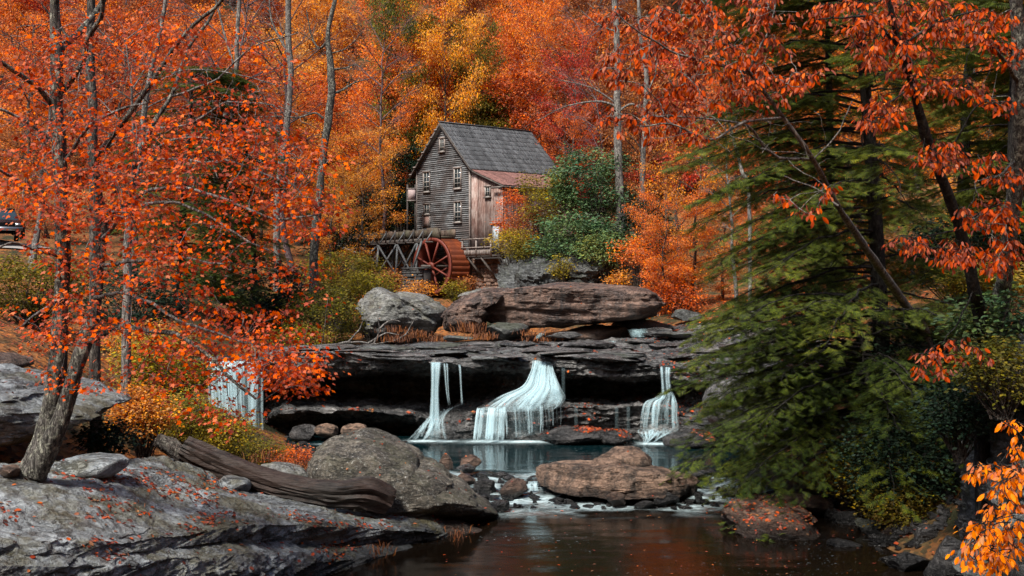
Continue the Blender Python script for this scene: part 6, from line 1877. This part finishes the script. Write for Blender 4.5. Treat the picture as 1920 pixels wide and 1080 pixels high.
# leafless twigs that criss-cross the upper left
bt = in_ellipses([(250, 120, 260, 130, 150), (480, 260, 140, 100, 50), (60, 200, 90, 160, 46), (300, 320, 220, 60, 40), (560, 330, 60, 60, 16)], 16.3, r)
grow(A, skel, bt, r, rmin=.0028, rk=.0022)
A.obj('twigs', M['twig'], mp, True, kind='stuff')
ordr = np.argsort([np.min(np.linalg.norm(np.array(skel) - t_, axis=1)) for t_ in tg])
C = []; DR = []
for t_, d_ in zip(tg[ordr], dl):
    k = int(r.uniform(12, 40))
    off = r.normal(0, 1, (k, 3)) * np.array([.19, .19, .05])
    off += np.outer(r.uniform(-1.1, .5, k), d_ / (np.linalg.norm(d_) + 1e-6)) * .22
    C.append(t_ + off); q = off + .15 * d_ / (np.linalg.norm(d_) + 1e-6) + r.normal(0, .08, (k, 3)); q[:, 2] = 0
    DR.append(q)
C = np.concatenate(C); DR = np.concatenate(DR); DR /= (np.linalg.norm(DR, axis=1, keepdims=True) + 1e-9)
leaf_parts(mp, C, .074 * r.uniform(.5, 1.3, len(C)), r, 'maple', M['red_leaf'], 300, .75, .55, DR)

trunk_tree('tree', 'straight purple-grey trunk close behind the forked red maple', [(178, 620), (177, 500), (176, 350), (173, 180), (170, 40), (168, -80)], 24, [20, 19, 18, 17, 15, 13], 'bark_mid', [([(176, 300), (230, 260), (300, 250)], (5, 2)), ([(173, 120), (120, 60), (80, 10)], (6, 3))], twigs=8, seed=31)
trunk_tree('tree', 'grey trunk with dark patches behind the maple leaves right of the fork', [(238, 560), (240, 460), (245, 380), (262, 300), (275, 180), (300, 60), (320, -60)], 28, [16, 15, 13, 12, 10, 8, 6], 'bark_grey', [([(262, 300), (330, 260), (420, 262)], (5, 2))], twigs=10, seed=32)

# ------------------------------------------------------------------ the hemlock on the right bank
def hemlock(name, label, tpts, twid, d, seed, boughs, y_lo, y_hi, lf, left_bias=.62, mat='hemlock'):
    r = np.random.default_rng(seed)
    W3 = np.array([P(a, b, d) for a, b in tpts]); w = np.array(twid) * d / F / 2
    zg = H([W3[0][0]], [W3[0][1]])[0] - .3
    base = W3[0].copy(); base[2] = min(zg, base[2])
    e = empty(name, base, label, 'tree')
    c = resample(np.vstack([base, W3]), 60); ww = resample(np.concatenate([[w[0] * 1.3], w]), 60, False)
    A = Acc(); A.tube(c, ww, 12); A.obj('trunk', M['bark_dark'], e, True)
    B = Acc(); FC = []; FD = []; FS = []
    zt = np.linspace(y_hi, y_lo, boughs)
    for k, py in enumerate(zt):
        z = CZ - (py + r.uniform(-9, 9) - 540) * d / F
        b = np.array([np.interp(z, c[:, 2], c[:, q]) for q in range(3)])
        f = k / boughs                                        # 0 top .. 1 bottom
        if r.uniform() < left_bias: az = math.pi + r.uniform(-1.0, 1.0)
        else: az = r.uniform(-1.9, 1.9)
        dv = np.array([math.cos(az), math.sin(az), 0])
        L = (3.7 + 1.2 * min(1, f * 2.2)) * r.uniform(.75, 1.12)
        if dv[0] > 0: L *= .8
        droop = .06 + .40 * f * f + r.uniform(-.08, .1)
        p1 = b + dv * L * .5 + np.array([0, 0, L * (.18 - .22 * f)])
        p2 = b + dv * L + np.array([0, 0, -L * droop])
        q = bez(b, p1, p2, 14) + np.concatenate([np.zeros((1, 3)), r.normal(0, .03, (13, 3))])
        r0 = .016 + .006 * L
        B.tube(q, np.linspace(r0, .006, 14), 5)
        side = np.array([-dv[1], dv[0], 0])
        ns = int(L * 6.5)
        for j in range(ns):
            t = .16 + .84 * (j + r.uniform(0, 1)) / ns
            p = np.array([np.interp(t * 13, range(14), q[:, m]) for m in range(3)])
            s = 1 if j % 2 else -1
            ll = (.25 + .85 * math.sin(math.pi * min(1, (1 - t) * .85 + .12))) * r.uniform(.65, 1.1)
            dd = dv * r.uniform(.45, .9) + side * s * r.uniform(.6, 1.0); dd /= np.linalg.norm(dd)
            e2 = p + dd * ll + np.array([0, 0, -ll * (.22 + .25 * f)])
            mid = (p + e2) / 2 + np.array([0, 0, .05 * ll])
            tw = bez(p, mid, e2, 4)
            B.tube(tw, [.006, .005, .004, .002], 3)
            nf = max(2, int(ll / .125))
            for m in range(nf):
                g = (m + r.uniform(.2, 1)) / nf
                pp = np.array([np.interp(g * 3, range(4), tw[:, x]) for x in range(3)])
                s2 = 1 if r.uniform() < .5 else -1
                sd = np.cross(dd, [0, 0, 1])
                fd = dd * r.uniform(.5, 1.0) + sd * s2 * r.uniform(.2, .9) + np.array([0, 0, -.22 - .15 * f]) + r.normal(0, .12, 3)
                FC.append(pp); FD.append(fd / np.linalg.norm(fd)); FS.append(lf * r.uniform(.7, 1.25))
    B.obj('boughs', M['bark_dark'], e, True)
    FC = np.array(FC); FD = np.array(FD); FS = np.array(FS)
    V, T = leaves(FC, FS, r, 'frond', .35, 0, FD)
    obj('foliage', V, T, M[mat], e)
    return e
hm = hemlock('hemlock', 'big dark green hemlock with drooping boughs sweeping over the right bank', [(1662, 860), (1655, 700), (1646, 500), (1636, 330), (1622, 160), (1610, 20), (1604, -120)], [34, 32, 28, 24, 20, 16, 12], 27.6, 5, 112, 770, -200, .33, .66)
hemlock('hemlock', 'lower hemlock hanging its green boughs over the right side of the upper pool', [(1640, 990), (1636, 880), (1628, 740), (1616, 640), (1606, 560)], [14, 13, 11, 8, 4], 26.4, 6, 50, 800, 560, .27, .60)
# farther hemlocks are copies
def copy_thing(src, loc, rot, sc, label, mats=None):
    e = src.copy(); COL.objects.link(e)
    e.location = loc; e.rotation_euler = (0, 0, rot); e.scale = (sc, sc, sc)
    e['label'] = label
    for ch in list(src.children):
        c = ch.copy(); COL.objects.link(c); c.parent = e
    return e
for px, d, sc, rot, lab in [(1800, 40, 1.0, 2.0, 'dark hemlock behind the upper right branches'), (1895, 33, .8, 4.0, 'hemlock at the right edge behind the lichened trunk'),
                            (1560, 47, 1.0, 1.0, 'farther hemlock left behind the big hemlock trunk'), (335, 46, .75, 3.0, 'dark hemlock behind the red maple leaves'), (480, 58, .7, .5, 'dark hemlock in the gap between the maple and the flume'), (770, 88, .62, 5.0, 'dark hemlock in the shade behind the mill left corner')]:
    x = (px - 960) * d / F
    copy_thing(hm, (x, d, H([x], [d])[0] - .2), rot, sc, lab)

# ------------------------------------------------------------------ large-leaved trees, upper right
def whorl_tree(name, label, trunk, widths, limbs, ells, leafm, leaf, seed, bark, per=(8, 13), d=17, kind='oval', bare=None, n_parts=300):
    r = np.random.default_rng(seed)
    b = P(*trunk[0]); zg = H([b[0]], [b[1]])[0] - .2
    e = empty(name, (b[0], b[1], min(zg, b[2])), label, 'tree')
    tr_ = list(trunk)
    if b[2] > zg + .3:
        tr_ = [(trunk[0][0] + 8, 540 + (CZ - zg) * F / trunk[0][2], trunk[0][2])] + tr_; widths = [widths[0] * 1.15] + list(widths)
    c, w = rough_trunk(e, 'trunk', tr_, widths, bark, seed, 12)
    skel = [q for q in c[len(c) // 3::3]]
    for pts, w0, w1 in limbs:
        q = resample(PA(pts), len(pts) * 5); q = q + .03 * np.stack([fbm(q * 2.2, 5 + k, 3) for k in range(3)], 1)
        A = Acc(); A.tube(q, np.linspace(w0, w1, len(q)) * d / F / 2, 7); A.obj('limb', M[bark], e, True)
        skel += [s for s in q[2::2]]
    tg = in_ellipses([(q[0], q[1], q[2] * 1.1, q[3] * 1.1, int(q[4] * 1.35 + .5)) for q in ells], d, r)
    A = Acc(); dl = grow(A, skel, tg, r, sag=.05, rmin=.005, rk=.0018)
    if bare: grow(A, skel, in_ellipses(bare, d, r), r, rmin=.004)
    A.obj('twigs', M[bark], e, True, kind='stuff')
    ordr = np.argsort([np.min(np.linalg.norm(np.array(skel) - t_, axis=1)) for t_ in tg])
    C = []; DR = []
    for t_, d_ in zip(tg[ordr], dl):
        k = int(r.integers(*per)); dn = d_ / (np.linalg.norm(d_) + 1e-6)
        a = r.uniform(0, 6.28) + np.arange(k) * 6.283 / k
        q = np.stack([np.cos(a), np.sin(a), np.full(k, -.5)], 1) + dn * .5 + r.normal(0, .25, (k, 3))
        C.append(t_ + q * leaf * r.uniform(.1, .9, (k, 1)) + dn * r.uniform(-1.6, .3, (k, 1)) * leaf); DR.append(q / np.linalg.norm(q, axis=1, keepdims=True))
    C = np.concatenate(C); DR = np.concatenate(DR)
    leaf_parts(e, C, leaf * r.uniform(.6, 1.2, len(C)), r, kind, M[leafm], n_parts, .8, .8, DR)
    return e
whorl_tree('tree', 'leaning grey-lichened trunk crossing the hemlock, its large rusty leaves hanging at the top',
  [(1738, 640, 27.5), (1700, 575, 25.8), (1640, 490, 23.6), (1572, 388, 21), (1525, 300, 19), (1470, 222, 18.4), (1405, 135, 17.8), (1360, 70, 17.2)], [19, 17, 15, 11, 9, 8, 7, 5],
  [([(1470, 222, 18.4), (1400, 230, 17.6), (1330, 262, 17), (1260, 232, 16.6), (1200, 235, 16.2)], 6, 2), ([(1405, 135, 17.8), (1330, 120, 17.2), (1270, 100, 16.8), (1200, 60, 16.4), (1150, 20, 16.2)], 6, 2),
   ([(1520, 300, 19), (1450, 290, 18.6), (1400, 235, 18.2), (1340, 225, 18), (1240, 218, 17.6), (1160, 230, 17.4)], 7, 2), ([(1572, 388, 19.6), (1540, 360, 19.8), (1470, 330, 20)], 5, 2),
   ([(1360, 70, 17.2), (1330, 20, 17), (1300, -40, 17)], 6, 3), ([(1405, 135, 17.8), (1440, 60, 17.6), (1460, -20, 17.5)], 5, 2), ([(1525, 300, 19), (1570, 250, 18.8), (1600, 190, 18.6)], 4, 2)],
  [(1200, 55, 70, 50, 20), (1290, 60, 90, 60, 42), (1375, 60, 80, 60, 34), (1330, 130, 100, 40, 34), (1190, 120, 60, 40, 18), (1150, 130, 30, 30, 5), (1280, 190, 70, 35, 20), (1200, 215, 80, 25, 16), (1290, 245, 40, 25, 8), (1430, 130, 60, 60, 14),
   (1500, 145, 60, 20, 10), (1390, 190, 60, 25, 9), (1470, 165, 30, 20, 5), (1450, 20, 60, 40, 14), (1310, -30, 120, 30, 12), (1470, 372, 18, 12, 2), (1545, 350, 18, 14, 3), (1215, 250, 50, 10, 5), (1520, 395, 20, 12, 2), (1410, 165, 40, 20, 5)],
  'oak_leaf', .125, 41, 'bark_grey', d=17.6, bare=[(1400, 240, 80, 60, 20), (1500, 260, 80, 60, 14)])
whorl_tree('tree', 'dark crooked trunk at the right with large rust-red leaves hanging in bunches',
  [(1838, 640, 20.5), (1826, 540, 20), (1800, 430, 19.4), (1764, 330, 18.8), (1738, 262, 18.4), (1710, 160, 17.8), (1680, 60, 17.3), (1655, -60, 17)], [26, 24, 20, 18, 18, 14, 11, 8],
  [([(1710, 120, 17.6), (1650, 45, 17.2), (1600, 30, 16.9), (1530, 34, 16.6)], 7, 2), ([(1764, 330, 18.8), (1800, 250, 18.4), (1830, 200, 18), (1870, 190, 17.8)], 5, 2), ([(1710, 160, 17.8), (1660, 200, 17.2), (1640, 225, 16.8)], 4, 2),
   ([(1690, 90, 17.4), (1760, 40, 17.2), (1830, 20, 17)], 6, 3), ([(1800, 430, 19.4), (1760, 440, 18.8), (1700, 450, 18.4), (1670, 462, 18.2)], 4, 2), ([(1826, 540, 20), (1800, 600, 19.4), (1770, 640, 19)], 4, 2), ([(1800, 430, 19.4), (1840, 400, 19), (1880, 380, 18.6)], 5, 2)],
  [(1590, 25, 80, 25, 22), (1660, 50, 60, 50, 34), (1740, 30, 80, 40, 34), (1690, 110, 60, 35, 26), (1640, 90, 40, 30, 12), (1800, 40, 70, 35, 22), (1655, 205, 35, 30, 18), (1630, 225, 20, 12, 5), (1745, 155, 50, 20, 12), (1800, 160, 50, 25, 12), (1760, 285, 45, 26, 14), (1790, 300, 40, 20, 10),
   (1850, 300, 30, 20, 6), (1770, 470, 50, 22, 16), (1820, 480, 45, 22, 14), (1700, 455, 40, 14, 9), (1770, 645, 40, 30, 7), (1740, 665, 25, 14, 3), (1820, 665, 40, 16, 5), (1720, 690, 22, 14, 3), (1760, 700, 20, 12, 2), (1700, -30, 120, 20, 12)],
  'oak_leaf', .12, 42, 'bark_dark', d=17.8)
whorl_tree('tree', 'lichen-patched trunk at the right edge with rusty leaf bunches beside it',
  [(1876, 600, 21), (1884, 520, 20.6), (1896, 420, 20), (1908, 300, 19.4), (1912, 160, 18.8), (1906, 20, 18.4), (1900, -80, 18)], [32, 30, 27, 26, 24, 22, 18],
  [([(1912, 160, 18.8), (1880, 110, 18.2), (1840, 70, 17.8), (1830, 60, 17.6)], 9, 4), ([(1908, 300, 19.4), (1870, 330, 18.8), (1830, 340, 18.4)], 5, 2), ([(1896, 420, 20), (1860, 400, 19.4), (1830, 410, 19)], 5, 2)],
  [(1870, 50, 60, 45, 24), (1890, 100, 40, 30, 12), (1870, 190, 50, 20, 10), (1890, 330, 40, 22, 10), (1850, 400, 50, 30, 20), (1890, 420, 40, 40, 16), (1870, 480, 40, 25, 14), (1870, 505, 30, 12, 4)],
  'oak_leaf', .125, 43, 'bark_maple', d=18.6)
whorl_tree('orange_bush', 'bright orange-leaved bush hanging in front of the dark rock wall at lower right',
  [(1990, 1130, 13.2), (1960, 1040, 13.2), (1935, 960, 13.1), (1925, 900, 13.0), (1930, 800, 13)], [10, 8, 7, 6, 4],
  [([(1935, 960, 13.1), (1890, 965, 12.9), (1850, 985, 12.7), (1815, 1000, 12.6)], 4, 1.5), ([(1925, 900, 13), (1880, 890, 12.8), (1840, 880, 12.6), (1815, 886, 12.5)], 3, 1.5), ([(1930, 830, 13), (1900, 800, 12.8), (1882, 788, 12.7)], 3, 1.5), ([(1940, 1000, 13.1), (1900, 1030, 12.9), (1850, 1050, 12.7)], 4, 1.5)],
  [(1890, 790, 16, 10, 5), (1905, 830, 14, 18, 6), (1850, 880, 45, 14, 18), (1900, 895, 28, 25, 20), (1870, 915, 20, 10, 6), (1885, 945, 35, 12, 12), (1850, 960, 14, 10, 3), (1835, 985, 22, 20, 12), (1860, 1010, 40, 20, 26), (1830, 1035, 28, 18, 14), (1880, 1035, 30, 18, 16), (1900, 985, 22, 16, 10), (1910, 870, 12, 16, 6), (1855, 1055, 30, 8, 6)],
  'orange_leaf', .115, 44, 'bark_dark', per=(3, 6), d=12.9)

# ------------------------------------------------------------------ log and driftwood
def log(name, label, pts, widths, seed, mat, cat='log', sides=44, stub=None):
    n = 90
    W3 = PA(pts); w = np.array([a * q[2] / F / 2 for a, q in zip(widths, pts)])
    c = resample(W3, n); w = resample(w, n, False)
    A = Acc(); A.tube(c, w, sides, True)
    V, T, Q = A.arrays()
    m = n * sides
    cc = np.repeat(c, sides, 0); nn = V[:m] - cc; nn /= (np.linalg.norm(nn, axis=1, keepdims=True) + 1e-9)
    th = np.tile(np.arange(sides), n) / sides * 6.283
    s = np.repeat(np.arange(n), sides) / n
    groove = fbm(np.stack([np.cos(th) * 4.2, np.sin(th) * 4.2, s * 2.4], 1), seed, 5, .65)
    V[:m] = V[:m] + nn * (np.repeat(w, sides) * (.20 * groove + .06 * np.round(2 * fbm(V[:m] * 2.0, seed + 2, 2)) / 2))[:, None]
    e = empty(name, V.min(0), label, cat)
    o = obj('trunk', V, T, M[mat], e, True, Q)
    o.data.set_sharp_from_angle(angle=math.radians(40))
    for k, (sp, sw) in enumerate(stub or []):
        q = resample(PA(sp), 24); ww = np.linspace(sw[0], sw[1], 24) * sp[0][2] / F / 2
        A = Acc(); A.tube(q, ww, 12, True); V, T, Q = A.arrays()
        V = V + .03 * np.stack([fbm(V * 5, seed + k + x, 3) for x in range(3)], 1)
        o = obj('broken_root', V, T, M[mat], e, True, Q); o.data.set_sharp_from_angle(angle=math.radians(35))
    return e
log('fallen_log', 'long dark fallen log lying from the shrubs down against the speckled boulder', [(345, 838, 22.9), (385, 857, 22.9), (440, 880, 22.9), (510, 905, 22.9), (580, 922, 22.9), (640, 928, 23.0), (690, 924, 23.1), (728, 940, 23.3)], [38, 45, 46, 44, 42, 48, 62, 52], 5, 'log',
    stub=[([(640, 935, 23.7), (670, 912, 23.7), (705, 905, 23.8)], (40, 18)), ([(690, 950, 23.9), (712, 925, 23.9), (722, 912, 24)], (34, 12)), ([(660, 945, 23.8), (700, 965, 23.8), (730, 968, 24)], (34, 14))])
log('fallen_log', 'short brown log stub end left of the long fallen log', [(298, 826, 24.2), (322, 840, 24), (345, 860, 23.8)], [26, 30, 26], 6, 'bark_mid')
db = empty('dead_branch', P(690, 640, 46), 'pale bare driftwood branch lying on the brink in front of the bushes', 'branch')
for q in [[(628, 646, 46), (665, 640, 46), (700, 644, 46), (735, 640, 46)], [(650, 642, 46), (672, 622, 46), (680, 602, 46)], [(700, 644, 46), (712, 615, 46), (706, 585, 46)], [(690, 643, 46), (722, 625, 46), (748, 628, 46)], [(735, 640, 46), (760, 628, 46), (775, 600, 46)], [(712, 615, 46), (735, 600, 46), (750, 604, 46)]]:
    A = Acc(); c = resample(PA(q), 12); c = c + .03 * np.stack([fbm(c * 3, k, 2) for k in range(3)], 1)
    A.tube(c, np.linspace(.05, .015, 12), 6); A.obj('limb', M['twig'], db, True)

# ------------------------------------------------------------------ fallen leaves, grasses
def scatter(names, n, seed, nz=.55, zmin=.33, thr=.0, freq=.9, size=.07, mat='fallen', lift=.012, box=None, nm='fallen_leaves', label=None):
    r = np.random.default_rng(seed)
    Vs, Ts = [], []; k = 0
    for a in names:
        V, T = ROCKS[a]; Vs.append(V); Ts.append(T + k); k += len(V)
    V = np.concatenate(Vs); T = np.concatenate(Ts)
    A_, B_, C_ = V[T[:, 0]], V[T[:, 1]], V[T[:, 2]]
    nn = np.cross(B_ - A_, C_ - A_); ar = np.linalg.norm(nn, axis=1) + 1e-12
    nn = nn / ar[:, None]
    nn *= np.sign(nn[:, 2:3] + 1e-9)
    cen = (A_ + B_ + C_) / 3
    ok = (nn[:, 2] > nz) & (cen[:, 2] > zmin) & (fbm(cen * freq, seed, 3) > thr)
    if box is not None: ok &= box(cen)
    # weight by how large they appear
    wgt = np.where(ok, ar / (cen[:, 1] ** .5), 0)
    if wgt.sum() <= 0: return
    idx = r.choice(len(T), n, p=wgt / wgt.sum())
    u, v = r.uniform(0, 1, (2, n)); fl = u + v > 1; u[fl], v[fl] = 1 - u[fl], 1 - v[fl]
    Pn = A_[idx] * (1 - u - v)[:, None] + B_[idx] * u[:, None] + C_[idx] * v[:, None]
    N = nn[idx] + r.normal(0, .22, (n, 3)); N /= np.linalg.norm(N, axis=1, keepdims=True)
    a = r.uniform(0, 6.283, n); t = np.stack([np.cos(a), np.sin(a), np.zeros(n)], 1)
    b = np.cross(N, t); b /= np.linalg.norm(b, axis=1, keepdims=True); t = np.cross(b, N)
    LV, LT = LEAF['oval']
    s = (size * r.uniform(.6, 1.3, n))[:, None, None]
    W = (Pn + N * lift)[:, None, :] + s * ((LV[None, :, 0, None] - .5) * t[:, None, :] + LV[None, :, 1, None] * 1.4 * b[:, None, :] + LV[None, :, 2, None] * N[:, None, :])
    TT = LT[None] + (np.arange(n) * len(LV))[:, None, None]
    o = obj(nm, W.reshape(-1, 3), TT.reshape(-1, 3), M[mat], kind='stuff')
    if label: o['label'] = label
    return Pn
rn = list(ROCKS)
scatter(['foreground_rock_slab'], 1500, 1, .4, .2, .38, 1.1, .085, label='red leaves gathered in the hollows of the foreground slab')
scatter(['foreground_rock_slab'], 260, 2, .4, .2, -9, 1, .085, label='single fallen leaves on the foreground slab')
scatter(['rock_ledge'], 2600, 3, .55, .8, .22, .7, .12, box=lambda c: (c[:, 0] > 3) | (c[:, 1] < 37.5), label='orange leaves on the right side of the ledge')
scatter(['rock_ledge'], 1200, 4, .55, .8, .1, .5, .11, label='fallen leaves over the ledge top')
scatter([n for n in rn if n.startswith('rock_shelf')], 900, 5, .5, .34, .0, 1.2, .11, mat='fallen', label='leaves heaped on the dark shelves at the falls foot')
scatter([n for n in rn if n.startswith('boulder') or n.startswith('rock.') or n == 'rock'], 380, 6, .6, .2, .2, 1.3, .075, label='leaves stuck to the boulders')
bl = [o.name for o in bpy.data.objects if 'leaf-strewn two-layered' in str(o.get('label', ''))]
scatter(bl, 520, 7, .3, .05, -9, 1, .085, label='leaves covering the boulder at the right edge of the pool')
scatter(['rock_outcrop'], 260, 8, .5, .2, .1, 1.0, .08, label='leaves on the outcrop beside the maple')
# leaves on the banks
def ground_leaves(n, seed, x0, x1, y0, y1, size, mat, label):
    r = np.random.default_rng(seed)
    x = r.uniform(x0, x1, n); y = r.uniform(y0, y1, n); z = H(x, y)
    k = z > .1
    C = np.stack([x, y, z + .03], 1)[k]
    V, T = leaves(C, size * r.uniform(.7, 1.3, len(C)), r, 'quad', .35)
    o = obj('fallen_leaves', V, T, M[mat], kind='stuff'); o['label'] = label
ground_leaves(9000, 21, 4, 26, 38, 66, .17, 'rustor_leaf', 'orange leaf litter on the right slope')
ground_leaves(7000, 22, -30, -6, 18, 50, .12, 'fallen', 'red leaf litter on the left bank')
ground_leaves(4000, 23, 7, 18, 20, 34, .11, 'fallen', 'leaf litter on the right shore')
# leaves floating on the pool
r = np.random.default_rng(31)
n = 260
x = r.uniform(-1.5, 9.0, n); y = r.uniform(18.5, 27, n)
V, T = leaves(np.stack([x, y, np.full(n, .022)], 1), .065 * r.uniform(.4, 1.4, n), r, 'oval', .04)
obj('floating_leaves', V, T, M['fallen'], kind='stuff')['label'] = 'fallen leaves floating on the lower pool'
# rusty grass tufts
r = np.random.default_rng(33)
A = Acc()
for px, py, d, n, h in [(880, 622, 46, 260, .75), (905, 636, 45, 200, .5), (780, 632, 46.5, 300, .5), (740, 640, 46, 200, .5), (820, 672, 38.5, 160, .3), (815, 640, 46, 160, .4), (600, 640, 46, 160, .45), (848, 1004, 23.8, 120, .28), (705, 1034, 22, 130, .26), (500, 862, 27.5, 260, .4), (560, 880, 27, 220, .35), (990, 628, 46, 90, .4),
                       (740, 622, 48, 220, .5), (230, 950, 17, 60, .12), (1010, 640, 44, 90, .3)]:
    c = P(px, py, d)
    for k in range(int(n * .55)):
        b = c + r.normal(0, 1, 3) * np.array([.30 * d / 45 + .05, .3, .03])
        a = r.uniform(0, 6.28); l = h * r.uniform(.3, .8); w = .008 * d / 30
        t1 = b + np.array([math.cos(a) * l * .25, math.sin(a) * l * .25, l * .75]); t2 = b + np.array([math.cos(a) * l * .6, math.sin(a) * l * .6, l * .95])
        s = np.array([w, 0, 0])
        A.add(np.array([b - s, b + s, t1 + s, t1 - s, t2]), None, np.array([[0, 1, 2], [0, 2, 3], [3, 2, 4]]))
A.obj('grass_tufts', M['rust_grass'], None, kind='stuff')['label'] = 'rust-coloured grass tufts in the cracks of the ledge and slab'
